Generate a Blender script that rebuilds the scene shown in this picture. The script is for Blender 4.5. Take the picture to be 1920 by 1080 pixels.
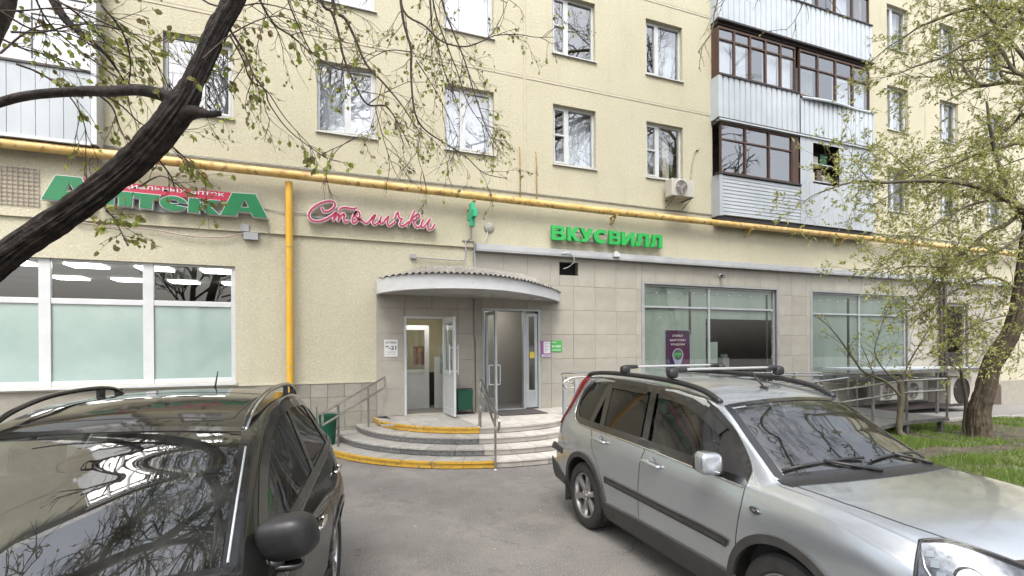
import bpy, math, random
import numpy as np
from mathutils import Vector, Matrix
random.seed(7); rng = np.random.default_rng(7)
for o in list(bpy.data.objects): bpy.data.objects.remove(o)
SC = bpy.context.scene; COL = SC.collection
R = math.radians

# ---------------------------------------------------------------- camera, sky, sun, exposure
EYE = 1.97; DIST = 11.1; YAW = R(21.1); ROLL = R(.35); FPX = 940.; CX, HY = 960., 652.
cd = bpy.data.cameras.new('camera'); cam = bpy.data.objects.new('camera', cd); COL.objects.link(cam)
cd.sensor_width = 36; cd.lens = 36 * FPX / 1920; cd.shift_y = (HY - 540) / 1920; cd.clip_start = .05; cd.clip_end = 900
cam.location = (0, -DIST, EYE)
cam.matrix_world = Matrix.Translation((0, -DIST, EYE)) @ Matrix.Rotation(-YAW, 4, 'Z') @ Matrix.Rotation(R(90), 4, 'X') @ Matrix.Rotation(-ROLL, 4, 'Z')
SC.camera = cam
W = bpy.data.worlds.new('World'); SC.world = W; W.use_nodes = True
nt = W.node_tree; nt.nodes.clear()
sky = nt.nodes.new('ShaderNodeTexSky'); sky.sky_type = 'NISHITA'; sky.sun_disc = False
sky.sun_elevation = R(58); sky.sun_rotation = R(205); sky.dust_density = 6; sky.air_density = 1.2; sky.ozone_density = 1
hsv = nt.nodes.new('ShaderNodeHueSaturation'); hsv.inputs['Saturation'].default_value = .42
bgn = nt.nodes.new('ShaderNodeBackground'); bgn.inputs['Strength'].default_value = .15
wo = nt.nodes.new('ShaderNodeOutputWorld')
nt.links.new(sky.outputs[0], hsv.inputs['Color']); nt.links.new(hsv.outputs[0], bgn.inputs[0]); nt.links.new(bgn.outputs[0], wo.inputs[0])
sd = bpy.data.lights.new('sun', 'SUN'); sd.energy = .55; sd.angle = R(22); sd.color = (1, .99, .96)
sun = bpy.data.objects.new('sun', sd); COL.objects.link(sun)
sdir = Vector((math.sin(R(205)) * math.cos(R(58)), math.cos(R(205)) * math.cos(R(58)), math.sin(R(58))))
sun.rotation_euler = sdir.to_track_quat('Z', 'Y').to_euler()
SC.view_settings.view_transform = 'Standard'; SC.view_settings.look = 'None'; SC.view_settings.gamma = 1
SC.view_settings.exposure = 1.46
SC.cycles.max_bounces = 8; SC.cycles.transparent_max_bounces = 12; SC.cycles.caustics_reflective = False; SC.cycles.caustics_refractive = False

# ---------------------------------------------------------------- helpers
def at(px, py, depth):
    """world point at that many metres along the viewing axis"""
    a = (px - CX) / FPX; b = -(py - HY) / FPX
    x = a * math.cos(ROLL) + b * math.sin(ROLL); y = -a * math.sin(ROLL) + b * math.cos(ROLL)
    return Vector((depth * (x * math.cos(YAW) + math.sin(YAW)), -DIST + depth * (-x * math.sin(YAW) + math.cos(YAW)), EYE + depth * y))
def gz(x, y=0):
    return -.027 * max(0., x - 11.) if x < 26 else -.405
def tag(o, label=None, cat=None, group=None, kind=None):
    if label: o['label'] = label
    if cat: o['category'] = cat
    if group: o['group'] = group
    if kind: o['kind'] = kind
    return o
def empty(name, loc=(0, 0, 0), rz=0, label=None, cat=None, group=None):
    o = bpy.data.objects.new(name, None); COL.objects.link(o); o.location = loc; o.rotation_euler = (0, 0, rz); o.empty_display_size = .1
    return tag(o, label, cat, group)
def link(name, me, parent=None, loc=None):
    o = bpy.data.objects.new(name, me); COL.objects.link(o); o.parent = parent
    if loc is not None: o.location = loc
    return o
def copy_tree(o, parent=None):
    c = o.copy(); COL.objects.link(c); c.parent = parent
    for ch in [q for q in KIDS.get(o.name, [])]: copy_tree(ch, c)
    return c
KIDS = {}
def kids_of(*roots):
    KIDS.clear()
    for q in bpy.data.objects:
        if q.parent: KIDS.setdefault(q.parent.name, []).append(q)

class MB:
    def __init__(s): s.v = []; s.f = []; s.m = []; s.cur = 0
    def add(s, vs, fs):
        b = len(s.v); s.v += [tuple(v) for v in vs]; s.f += [tuple(b + i for i in f) for f in fs]; s.m += [s.cur] * len(fs)
        return s
    def box(s, x0, x1, y0, y1, z0, z1):
        return s.add([(x0, y0, z0), (x1, y0, z0), (x1, y1, z0), (x0, y1, z0), (x0, y0, z1), (x1, y0, z1), (x1, y1, z1), (x0, y1, z1)],
                     [(0, 3, 2, 1), (4, 5, 6, 7), (0, 1, 5, 4), (1, 2, 6, 5), (2, 3, 7, 6), (3, 0, 4, 7)])
    def pane(s, x0, x1, y, z0, z1, warp=1.):
        """single sheet of glass, a touch out of true"""
        a = .012 * warp * random.uniform(-1, 1) * (x1 - x0) * .5; c = .010 * warp * random.uniform(-1, 1) * (z1 - z0) * .5
        return s.add([(x0, y - a - c, z0), (x1, y + a - c, z0), (x1, y + a + c, z1), (x0, y - a + c, z1)], [(0, 1, 2, 3)])
    def obox(s, c, ax, ay, az, hx, hy, hz):
        c = Vector(c); ax = Vector(ax).normalized() * hx; ay = Vector(ay).normalized() * hy; az = Vector(az).normalized() * hz
        return s.add([c - ax - ay - az, c + ax - ay - az, c + ax + ay - az, c - ax + ay - az, c - ax - ay + az, c + ax - ay + az, c + ax + ay + az, c - ax + ay + az],
                     [(0, 3, 2, 1), (4, 5, 6, 7), (0, 1, 5, 4), (1, 2, 6, 5), (2, 3, 7, 6), (3, 0, 4, 7)])
    def tube(s, pts, rad, n=10, cap=True, closed=False):
        pts = [Vector(p) for p in pts]; N = len(pts)
        if not hasattr(rad, '__len__'): rad = [rad] * N
        d0 = (pts[1] - pts[0]).normalized(); up = Vector((0, 0, 1)) if abs(d0.z) < .9 else Vector((1, 0, 0))
        a = d0.cross(up).normalized(); rings = []
        for i, p in enumerate(pts):
            if closed: d = pts[(i + 1) % N] - pts[i - 1]
            else: d = pts[min(i + 1, N - 1)] - pts[max(i - 1, 0)]
            if d.length < 1e-9: d = d0
            d.normalize(); a = (a - d * a.dot(d)); a = a.normalized() if a.length > 1e-6 else d.orthogonal().normalized(); b = d.cross(a)
            rings.append([p + (a * math.cos(2 * math.pi * k / n) + b * math.sin(2 * math.pi * k / n)) * rad[i] for k in range(n)])
        vs = [v for r in rings for v in r]; fs = []
        for i in range(N if closed else N - 1):
            j = (i + 1) % N
            for k in range(n): fs.append((i * n + k, i * n + (k + 1) % n, j * n + (k + 1) % n, j * n + k))
        if cap and not closed: fs += [tuple(range(n))[::-1], tuple((N - 1) * n + k for k in range(n))]
        return s.add(vs, fs)
    def cyl(s, c, axis, r, h, n=24, r2=None):
        c = Vector(c); ax = Vector(axis).normalized(); return s.tube([c - ax * h / 2, c + ax * h / 2], [r, r if r2 is None else r2], n)
    def grid(s, P):
        """P: list of rows of points"""
        nr = len(P); nc = len(P[0]); return s.add([p for r in P for p in r], [(i * nc + j, i * nc + j + 1, (i + 1) * nc + j + 1, (i + 1) * nc + j) for i in range(nr - 1) for j in range(nc - 1)])
    def slab(s, poly, y0, y1):
        """polygon in (x,z) extruded between y0 (front) and y1"""
        n = len(poly)
        return s.add([(x, y0, z) for x, z in poly] + [(x, y1, z) for x, z in poly], [tuple(range(n)), tuple(range(2 * n - 1, n - 1, -1))] + [(i, n + i, n + (i + 1) % n, (i + 1) % n) for i in range(n)])
    def prism(s, poly, z0, z1):
        n = len(poly)
        return s.add([(x, y, z0) for x, y in poly] + [(x, y, z1) for x, y in poly], [tuple(range(n - 1, -1, -1)), tuple(range(n, 2 * n))] + [(i, (i + 1) % n, n + (i + 1) % n, n + i) for i in range(n)])
    def lathe(s, prof, c=(0, 0, 0), n=32, axis='Y'):
        vs = []; m = len(prof)
        for k in range(n):
            a = 2 * math.pi * k / n; ca, sa = math.cos(a), math.sin(a)
            for r, h in prof:
                if axis == 'Y': vs.append((c[0] + r * ca, c[1] + h, c[2] + r * sa))
                else: vs.append((c[0] + r * ca, c[1] + r * sa, c[2] + h))
        return s.add(vs, [(k * m + i, ((k + 1) % n) * m + i, ((k + 1) % n) * m + i + 1, k * m + i + 1) for k in range(n) for i in range(m - 1)])
    def mesh(s, name, mats, smooth=False, sharp=None):
        me = bpy.data.meshes.new(name); me.from_pydata(s.v, [], s.f)
        for m in (mats if isinstance(mats, (list, tuple)) else [mats]): me.materials.append(m)
        if len(me.materials) > 1: me.polygons.foreach_set('material_index', s.m)
        if smooth:
            me.polygons.foreach_set('use_smooth', [True] * len(me.polygons))
            if sharp: me.set_sharp_from_angle(angle=R(sharp))
        me.update(); return me
    def build(s, name, mats, parent=None, smooth=False, sharp=None, bevel=None, loc=None, fixn=True, **kw):
        me = s.mesh(name, mats, smooth, sharp)
        o = link(name, me, parent, loc)
        if bevel:
            b = o.modifiers.new('bevel', 'BEVEL'); b.width = bevel; b.segments = 2; b.limit_method = 'ANGLE'
        return tag(o, **kw)

def arrmesh(name, V, F, mat, smooth=True):
    """V (n,3), F (m,k) numpy"""
    me = bpy.data.meshes.new(name); V = np.asarray(V, np.float32); F = np.asarray(F, np.int32); k = F.shape[1]
    me.vertices.add(len(V)); me.vertices.foreach_set('co', V.ravel()); me.loops.add(F.size); me.loops.foreach_set('vertex_index', F.ravel())
    me.polygons.add(len(F)); me.polygons.foreach_set('loop_start', np.arange(0, F.size, k, dtype=np.int32)); me.polygons.foreach_set('loop_total', np.full(len(F), k, np.int32))
    me.materials.append(mat); me.update(calc_edges=True); me.polygons.foreach_set('use_smooth', [smooth] * len(F)); me.validate(); return me

# ---------------------------------------------------------------- materials
KA = .82   # albedo trim shared by all surfaces
def mat(name, c, c2=None, scale=4., rough=.6, metal=0., bump=0., bscale=None, coat=0., spec=.5, detail=6, ramp=(.35, .65), rnd=0., stretch=None, rough2=None, dots=None):
    m = bpy.data.materials.new(name); m.use_nodes = True; nt = m.node_tree; N = nt.nodes; L = nt.links
    b = N['Principled BSDF']; b.inputs['Roughness'].default_value = rough; b.inputs['Metallic'].default_value = metal
    b.inputs['Coat Weight'].default_value = coat; b.inputs['Coat Roughness'].default_value = .04; b.inputs['Specular IOR Level'].default_value = spec
    c = tuple(q * KA for q in c); c2 = tuple(q * KA for q in c2) if c2 else None
    b.inputs['Base Color'].default_value = (*c, 1)
    geo = N.new('ShaderNodeTexCoord'); src = geo.outputs['Object']
    if stretch:
        mp = N.new('ShaderNodeMapping'); mp.inputs['Scale'].default_value = stretch; L.new(src, mp.inputs[0]); src = mp.outputs[0]
    col = None
    if c2:
        n = N.new('ShaderNodeTexNoise'); n.inputs['Scale'].default_value = scale; n.inputs['Detail'].default_value = detail; n.inputs['Roughness'].default_value = .62
        L.new(src, n.inputs['Vector']); r = N.new('ShaderNodeValToRGB'); r.color_ramp.elements[0].position, r.color_ramp.elements[1].position = ramp
        r.color_ramp.elements[0].color = (*c, 1); r.color_ramp.elements[1].color = (*c2, 1); L.new(n.outputs[0], r.inputs[0]); col = r.outputs[0]
        if rough2 is not None:
            mr = N.new('ShaderNodeMapRange'); mr.inputs[3].default_value = rough; mr.inputs[4].default_value = rough2; L.new(n.outputs[0], mr.inputs[0]); L.new(mr.outputs[0], b.inputs['Roughness'])
    if dots:
        sc_, th, dc = dots
        v = N.new('ShaderNodeTexNoise'); v.inputs['Scale'].default_value = sc_; v.inputs['Detail'].default_value = 3; L.new(src, v.inputs['Vector'])
        rr = N.new('ShaderNodeValToRGB'); rr.color_ramp.elements[0].position = th; rr.color_ramp.elements[1].position = th + .06; L.new(v.outputs[0], rr.inputs[0])
        mx = N.new('ShaderNodeMix'); mx.data_type = 'RGBA'; L.new(rr.outputs[0], mx.inputs[0])
        if col is None: mx.inputs[6].default_value = (*c, 1)
        else: L.new(col, mx.inputs[6])
        mx.inputs[7].default_value = (*dc, 1); col = mx.outputs[2]
    if rnd:
        oi = N.new('ShaderNodeObjectInfo'); mr = N.new('ShaderNodeMapRange'); mr.inputs[3].default_value = 1 - rnd; mr.inputs[4].default_value = 1 + rnd; L.new(oi.outputs['Random'], mr.inputs[0])
        h = N.new('ShaderNodeHueSaturation'); L.new(mr.outputs[0], h.inputs['Value'])
        if col is None: h.inputs['Color'].default_value = (*c, 1)
        else: L.new(col, h.inputs['Color'])
        col = h.outputs[0]
    if col is not None: L.new(col, b.inputs['Base Color'])
    if bump:
        n = N.new('ShaderNodeTexNoise'); n.inputs['Scale'].default_value = bscale or scale * 6; n.inputs['Detail'].default_value = 5; L.new(src, n.inputs['Vector'])
        bp = N.new('ShaderNodeBump'); bp.inputs['Strength'].default_value = bump; bp.inputs['Distance'].default_value = .01; L.new(n.outputs[0], bp.inputs['Height']); L.new(bp.outputs[0], b.inputs['Normal'])
    return m
def glow(name, c, s):
    m = bpy.data.materials.new(name); m.use_nodes = True; b = m.node_tree.nodes['Principled BSDF']; b.inputs['Base Color'].default_value = (*c, 1)
    b.inputs['Emission Color'].default_value = (*c, 1); b.inputs['Emission Strength'].default_value = s; return m
def glass(name, tint=(.85, .92, .92), refl=1.9, rough=.0, wobble=.0, dust=0.):
    """thin pane: see-through with a Fresnel mirror layer"""
    m = bpy.data.materials.new(name); m.use_nodes = True; nt = m.node_tree; N = nt.nodes; L = nt.links
    for q in list(N):
        if q.type != 'OUTPUT_MATERIAL': N.remove(q)
    o = N['Material Output']; t = N.new('ShaderNodeBsdfTransparent'); t.inputs[0].default_value = (*tint, 1)
    g = N.new('ShaderNodeBsdfGlossy'); g.inputs['Roughness'].default_value = rough; f = N.new('ShaderNodeFresnel'); ge = N.new('ShaderNodeNewGeometry'); io = N.new('ShaderNodeMapRange'); io.inputs[3].default_value = refl; io.inputs[4].default_value = 1 / refl; L.new(ge.outputs['Backfacing'], io.inputs[0]); L.new(io.outputs[0], f.inputs[0])   # same mirror strength from both faces
    if wobble:
        n = N.new('ShaderNodeTexNoise'); n.inputs['Scale'].default_value = 1.3; tc = N.new('ShaderNodeTexCoord'); L.new(tc.outputs['Object'], n.inputs['Vector']); bp = N.new('ShaderNodeBump'); bp.inputs['Strength'].default_value = wobble; bp.inputs['Distance'].default_value = .02
        L.new(n.outputs[0], bp.inputs['Height']); L.new(bp.outputs[0], g.inputs['Normal'])
    x = N.new('ShaderNodeMixShader'); L.new(f.outputs[0], x.inputs[0]); L.new(t.outputs[0], x.inputs[1]); L.new(g.outputs[0], x.inputs[2]); out = x.outputs[0]
    if dust:
        d = N.new('ShaderNodeBsdfDiffuse'); d.inputs[0].default_value = (.45, .44, .41, 1); n = N.new('ShaderNodeTexNoise'); n.inputs['Scale'].default_value = 6; n.inputs['Detail'].default_value = 9; tc = N.new('ShaderNodeTexCoord'); L.new(tc.outputs['Object'], n.inputs['Vector']); mr = N.new('ShaderNodeMapRange'); mr.inputs[1].default_value = .35; mr.inputs[2].default_value = .8; mr.inputs[3].default_value = dust * .3; mr.inputs[4].default_value = dust * 2; L.new(n.outputs[0], mr.inputs[0])
        y = N.new('ShaderNodeMixShader'); L.new(mr.outputs[0], y.inputs[0]); L.new(out, y.inputs[1]); L.new(d.outputs[0], y.inputs[2]); out = y.outputs[0]
    L.new(out, o.inputs[0]); return m

M = {}
M['stucco'] = mat('cream_stucco', (.47, .435, .315), (.58, .54, .405), .7, .9, bump=1.0, bscale=70, detail=8, dots=(48, .60, (.38, .345, .24)))
def stucco(name, c, c2, grime):
    m = mat(name, c, c2, .7, .92, bump=.0, detail=8); nt = m.node_tree; N = nt.nodes; L = nt.links; b = N['Principled BSDF']; tc = N.new('ShaderNodeTexCoord'); src = tc.outputs['Object']
    base = b.inputs['Base Color'].links[0].from_socket
    def layer(base, sc, stretch, lo, hi, col, fac, det=6):
        mp = N.new('ShaderNodeMapping'); mp.inputs['Scale'].default_value = stretch; L.new(src, mp.inputs[0]); n = N.new('ShaderNodeTexNoise'); n.inputs['Scale'].default_value = sc; n.inputs['Detail'].default_value = det; n.inputs['Roughness'].default_value = .7; L.new(mp.outputs[0], n.inputs['Vector'])
        r = N.new('ShaderNodeMapRange'); r.inputs[1].default_value = lo; r.inputs[2].default_value = hi; r.inputs[4].default_value = fac; L.new(n.outputs[0], r.inputs[0]); x = N.new('ShaderNodeMix'); x.data_type = 'RGBA'; L.new(r.outputs[0], x.inputs[0]); L.new(base, x.inputs[6]); x.inputs[7].default_value = (*col, 1); return x.outputs[2]
    base = layer(base, 14, (1, 1, 1), .50, .66, tuple(q * .72 for q in c), .42)          # coarse pebble-dash grain
    base = layer(base, 34, (1, 1, 1), .54, .70, tuple(q * .62 for q in c), .45, 3)
    base = layer(base, 26, (1, 1, 1), .55, .70, (.72, .68, .52), .5, 3)
    base = layer(base, 2.2, (1, 1, .16), .52, .75, grime, .34)                       # run-down streaks
    base = layer(base, .35, (1, 1, 1), .50, .70, grime, .26)
    L.new(base, b.inputs['Base Color'])
    n = N.new('ShaderNodeTexNoise'); n.inputs['Scale'].default_value = 24; n.inputs['Detail'].default_value = 6; n.inputs['Roughness'].default_value = .7; L.new(src, n.inputs['Vector']); bp = N.new('ShaderNodeBump'); bp.inputs['Strength'].default_value = .6; bp.inputs['Distance'].default_value = .025; L.new(n.outputs[0], bp.inputs['Height']); L.new(bp.outputs[0], b.inputs['Normal']); return m
M['stucco'] = stucco('cream_stucco_wall', (.51, .48, .35), (.575, .545, .41), (.32, .30, .23))
M['stucco_low'] = stucco('cream_stucco_base', (.50, .47, .35), (.565, .535, .405), (.34, .32, .25))
M['stucco_low_plain'] = mat('cream_stucco_lower', (.47, .435, .315), (.57, .53, .40), .6, .9, bump=.9, bscale=80, detail=8, dots=(50, .63, (.42, .38, .27)))
M['joint'] = mat('joint_sealant', (.50, .46, .35), (.58, .54, .42), 3, .8, bump=.2)
M['tile'] = mat('beige_wall_tile', (.36, .34, .29), (.42, .40, .345), 2.5, .38, bump=.05, bscale=30, rnd=.05)
M['tile_entry'] = mat('entry_wall_tile', (.37, .345, .30), (.43, .40, .345), 3, .42, bump=.05, bscale=30, rnd=.035)
M['tile_plinth'] = mat('plinth_tile', (.28, .265, .225), (.34, .32, .27), 5, .5, bump=.08, bscale=30, rnd=.09)
M['grout'] = mat('dark_grout', (.17, .155, .13), rough=.95)
M['grout_light'] = mat('light_grout', (.42, .39, .33), rough=.95)
M['white'] = mat('white_plastic', (.62, .64, .65), (.55, .57, .58), 3, .35)
M['whitemetal'] = mat('white_painted_metal', (.47, .51, .54), (.40, .44, .47), 2.2, .38, stretch=(1, 1, .3))
M['corr'] = mat('corrugated_sheet', (.46, .51, .55), (.54, .59, .63), 1.2, .4, bump=.05, bscale=8)
M['browntrim'] = mat('brown_wood', (.055, .028, .018), (.10, .05, .032), 7, .55, bump=.2, bscale=40, stretch=(1, 1, .2))
M['darktrim'] = mat('dark_sheet_metal', (.035, .028, .026), rough=.5)
M['greytrim'] = mat('grey_sheet_metal', (.30, .31, .32), (.38, .39, .40), 2, .45, bump=.05, bscale=12)
M['alu'] = mat('grey_aluminium', (.50, .53, .55), (.42, .45, .47), 3, .38, metal=.3)
M['gas'] = mat('yellow_gas_pipe', (.56, .35, .08), (.72, .54, .24), 3.4, .5, bump=.2, bscale=30, dots=(7, .56, (.33, .19, .07)))
M['steel'] = mat('stainless_steel', (.74, .73, .70), (.55, .54, .51), 8, .26, metal=1)
M['galv'] = mat('galvanised_steel', (.30, .30, .29), (.19, .185, .18), 5, .45, metal=.7)
M['green'] = mat('green_sign', (.006, .16, .055), (.008, .19, .065), 3, .35)
M['green2'] = mat('bright_green_sign', (.02, .40, .075), (.025, .44, .085), 3, .4)
M['red'] = mat('crimson_sign', (.42, .02, .055), rough=.4)
M['pink'] = mat('pink_red_letter', (.42, .03, .085), rough=.35)
M['glass'] = glass('window_glass', (.86, .89, .90), 3.9)
M['glass_dark'] = glass('shop_glass', (.84, .88, .86), 2.1)
M['frost'] = mat('frosted_film', (.30, .41, .38), (.36, .46, .43), 1.4, .10, spec=.8, coat=1.)
M['blind'] = mat('grey_blind', (.30, .35, .315), (.37, .42, .385), 1.5, .6, stretch=(1, 1, .2))
M['curtain'] = mat('white_curtain', (.90, .94, 1.0), (.78, .82, .90), 2, .9)
M['curtain_grey'] = mat('grey_curtain', (.20, .21, .22), (.28, .29, .30), 3, .9)
M['room'] = mat('dim_room', (.15, .145, .135), (.20, .19, .18), 1, .9)
M['roomcream'] = mat('cream_room', (.62, .58, .42), (.66, .62, .46), 1, .8)
M['roomgrey'] = mat('grey_room', (.34, .32, .29), (.38, .36, .33), 1, .8)
M['black'] = mat('black_plastic', (.016, .016, .017), (.024, .024, .025), 30, .45, bump=.1, bscale=200)
M['rubber'] = mat('rubber', (.02, .02, .02), (.035, .033, .03), 12, .75, bump=.1)
M['asbestos'] = mat('weathered_corrugated_roof', (.20, .19, .17), (.36, .345, .32), 5, .9, bump=.4, bscale=60)
M['fascia'] = mat('pale_grey_fascia', (.66, .68, .69), (.76, .77, .78), 1.6, .4, dots=(12, .68, (.33, .33, .34)))
M['soffit'] = mat('soffit_panel', (.42, .42, .41), (.50, .50, .49), 2, .5)
M['granite'] = mat('dark_granite', (.075, .078, .08), (.20, .20, .20), 26, .35, bump=.1, rnd=.12, dots=(60, .6, (.25, .25, .25)))
M['granite_top'] = mat('worn_granite_tread', (.30, .295, .275), (.44, .425, .39), 6, .6, bump=.15, rnd=.08, dots=(40, .6, (.14, .14, .14)))
M['lightstone'] = mat('pale_step_tile', (.50, .47, .43), (.64, .61, .56), 6, .7, bump=.2, rnd=.08)
M['lightriser'] = mat('pale_riser_tile', (.33, .31, .275), (.43, .40, .36), 6, .6, bump=.1, rnd=.16)
M['yellow'] = mat('worn_yellow_paint', (.60, .34, .03), (.66, .40, .05), 6, .6, bump=.2, dots=(16, .58, (.25, .19, .10)))
M['bin'] = mat('green_bin', (.0, .07, .035), (.0, .09, .05), 4, .4)
M['mat'] = mat('door_mat', (.07, .065, .065), (.10, .09, .09), 20, .95, bump=.6, bscale=200)
M['brownpanel'] = mat('brown_plinth_panel', (.09, .06, .05), (.12, .085, .07), 3, .5)
M['bark'] = mat('wet_bark', (.014, .011, .009), (.070, .054, .044), 14, .6, bump=1.0, bscale=45, detail=9, ramp=(.38, .70), spec=.25)
M['bark2'] = mat('brown_bark', (.06, .045, .03), (.15, .115, .08), 7, .8, bump=.9, bscale=22, detail=9)
M['twig'] = mat('twig_bark', (.05, .037, .028), (.11, .075, .055), 3, .7)
M['twig2'] = mat('twig_bark_pale', (.085, .075, .045), (.16, .14, .095), 3, .8)
def leafmat(name, cols):
    m = bpy.data.materials.new(name); m.use_nodes = True; nt = m.node_tree; N = nt.nodes; L = nt.links; b = N['Principled BSDF']
    g = N.new('ShaderNodeNewGeometry'); r = N.new('ShaderNodeValToRGB'); L.new(g.outputs['Random Per Island'], r.inputs[0]); el = r.color_ramp.elements
    while len(el) < len(cols): el.new(.5)
    for i, c in enumerate(cols): el[i].position = i / (len(cols) - 1); el[i].color = (*c, 1)
    L.new(r.outputs[0], b.inputs['Base Color']); b.inputs['Roughness'].default_value = .55
    t = N.new('ShaderNodeBsdfTranslucent'); L.new(r.outputs[0], t.inputs[0]); x = N.new('ShaderNodeMixShader'); x.inputs[0].default_value = .35
    L.new(b.outputs[0], x.inputs[1]); L.new(t.outputs[0], x.inputs[2]); L.new(x.outputs[0], N['Material Output'].inputs[0]); return m
M['leafL'] = leafmat('young_leaf', [(.22, .25, .06), (.32, .40, .07), (.30, .28, .12), (.24, .18, .10), (.44, .52, .09)])
M['leafR'] = leafmat('spring_leaf', [(.24, .27, .07), (.34, .39, .09), (.42, .42, .17), (.31, .28, .13), (.40, .45, .11)])
M['grass'] = leafmat('grass_blade', [(.07, .13, .02), (.11, .19, .03), (.16, .25, .04), (.20, .22, .07)])
M['asphalt'] = mat('asphalt', (.145, .138, .130), (.215, .205, .193), .8, .92, bump=.5, bscale=120, detail=12, dots=(110, .58, (.36, .345, .325)), ramp=(.40, .66))
def asphalt_detail(m):
    nt = m.node_tree; N = nt.nodes; L = nt.links; b = N['Principled BSDF']; base = b.inputs['Base Color'].links[0].from_socket; tc = N.new('ShaderNodeTexCoord')
    w = N.new('ShaderNodeTexNoise'); w.inputs['Scale'].default_value = 1.1; w.inputs['Detail'].default_value = 6; L.new(tc.outputs['Object'], w.inputs['Vector']); ad = N.new('ShaderNodeVectorMath'); ad.operation = 'MULTIPLY_ADD'; ad.inputs[1].default_value = (1.1, 1.1, 0); L.new(w.outputs['Color'], ad.inputs[0]); L.new(tc.outputs['Object'], ad.inputs[2])
    v = N.new('ShaderNodeTexVoronoi'); v.feature = 'DISTANCE_TO_EDGE'; v.inputs['Scale'].default_value = .42; L.new(ad.outputs[0], v.inputs['Vector']); r = N.new('ShaderNodeMapRange'); r.inputs[1].default_value = .0; r.inputs[2].default_value = .005; r.inputs[3].default_value = .4; r.inputs[4].default_value = 0; L.new(v.outputs['Distance'], r.inputs[0])
    g = N.new('ShaderNodeTexNoise'); g.inputs['Scale'].default_value = .8; L.new(tc.outputs['Object'], g.inputs['Vector']); gm = N.new('ShaderNodeMapRange'); gm.inputs[1].default_value = .46; gm.inputs[2].default_value = .56; L.new(g.outputs[0], gm.inputs[0]); mm = N.new('ShaderNodeMath'); mm.operation = 'MULTIPLY'; L.new(r.outputs[0], mm.inputs[0]); L.new(gm.outputs[0], mm.inputs[1])
    x = N.new('ShaderNodeMix'); x.data_type = 'RGBA'; L.new(mm.outputs[0], x.inputs[0]); L.new(base, x.inputs[6]); x.inputs[7].default_value = (.04, .038, .035, 1)
    s1 = N.new('ShaderNodeTexNoise'); s1.inputs['Scale'].default_value = .9; s1.inputs['Detail'].default_value = 9; s1.inputs['Roughness'].default_value = .75; L.new(tc.outputs['Object'], s1.inputs['Vector']); sm = N.new('ShaderNodeMapRange'); sm.inputs[1].default_value = .52; sm.inputs[2].default_value = .74; sm.inputs[4].default_value = .55; L.new(s1.outputs[0], sm.inputs[0]); y = N.new('ShaderNodeMix'); y.data_type = 'RGBA'; L.new(sm.outputs[0], y.inputs[0]); L.new(x.outputs[2], y.inputs[6]); y.inputs[7].default_value = (.30, .285, .26, 1)
    s2 = N.new('ShaderNodeTexNoise'); s2.inputs['Scale'].default_value = 2.6; s2.inputs['Detail'].default_value = 4; L.new(ad.outputs[0], s2.inputs['Vector']); so = N.new('ShaderNodeMapRange'); so.inputs[1].default_value = .60; so.inputs[2].default_value = .70; so.inputs[4].default_value = .35; L.new(s2.outputs[0], so.inputs[0]); z = N.new('ShaderNodeMix'); z.data_type = 'RGBA'; L.new(so.outputs[0], z.inputs[0]); L.new(y.outputs[2], z.inputs[6]); z.inputs[7].default_value = (.07, .066, .062, 1); L.new(z.outputs[2], b.inputs['Base Color'])
asphalt_detail(M['asphalt'])
M['soil'] = mat('soil', (.045, .036, .027), (.11, .09, .065), 2.5, 1., bump=1., bscale=30, detail=9)
M['paving'] = mat('concrete_paving', (.17, .165, .16), (.25, .24, .23), 1.6, .85, bump=.3, bscale=60)
M['kerb'] = mat('kerb_stone', (.30, .29, .27), (.38, .37, .35), 3, .85, bump=.3, bscale=50)

# ================================================================ GROUND
def sheet(name, xs, ys, dz, m, kind='structure'):
    b = MB(); b.grid([[(x, y, gz(x, y) + dz) for x in xs] for y in ys]); return b.build(name, m, smooth=True, kind=kind)
sheet('asphalt', [-150, -60, -20, -8, 0, 4, 8, 11, 14, 17, 20, 23, 26, 60, 150], [-150, -60, -25, -12, -6, -3, 0, 3], 0, M['asphalt'])
# lawn with bare soil, behind a kerb, right of the ramp
LX0, LX1, LY0, LY1 = 8.2, 34., -13., -2.75
xs = np.linspace(LX0, LX1, 60); ys = np.linspace(LY0, LY1, 40)
from mathutils import noise
b = MB(); b.grid([[(x, y, gz(x) + .05 + .04 * noise.noise((x * .9, y * .9, 0)) + .03 * noise.noise((x * 3, y * 3, 2))) for x in xs] for y in ys]); b.build('soil', M['soil'], smooth=True, kind='structure')
b = MB()
for x0, x1, y0, y1 in [(12.6, LX1 + .1, LY1, LY1 + .1), (LX0 - .1, LX0, LY0, -4.2)]:
    n = int(max(x1 - x0, y1 - y0) / 1.0)
    for i in range(n):
        if x1 - x0 > y1 - y0:
            a = x0 + (x1 - x0) * i / n; c = x0 + (x1 - x0) * (i + 1) / n - .01; b.box(a, c, y0, y1, gz(a) - .2, gz(a) + .11)
        else:
            a = y0 + (y1 - y0) * i / n; c = y0 + (y1 - y0) * (i + 1) / n - .01; b.box(x0, x1, a, c, gz(x0) - .2, gz(x0) + .12)
b.build('kerb', M['kerb'], kind='structure')
sheet('pavement', [12.6, 14, 17, 20, 23, 26, 40], [LY1 + .1, -1.4, .3], .06, M['paving'])
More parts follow.
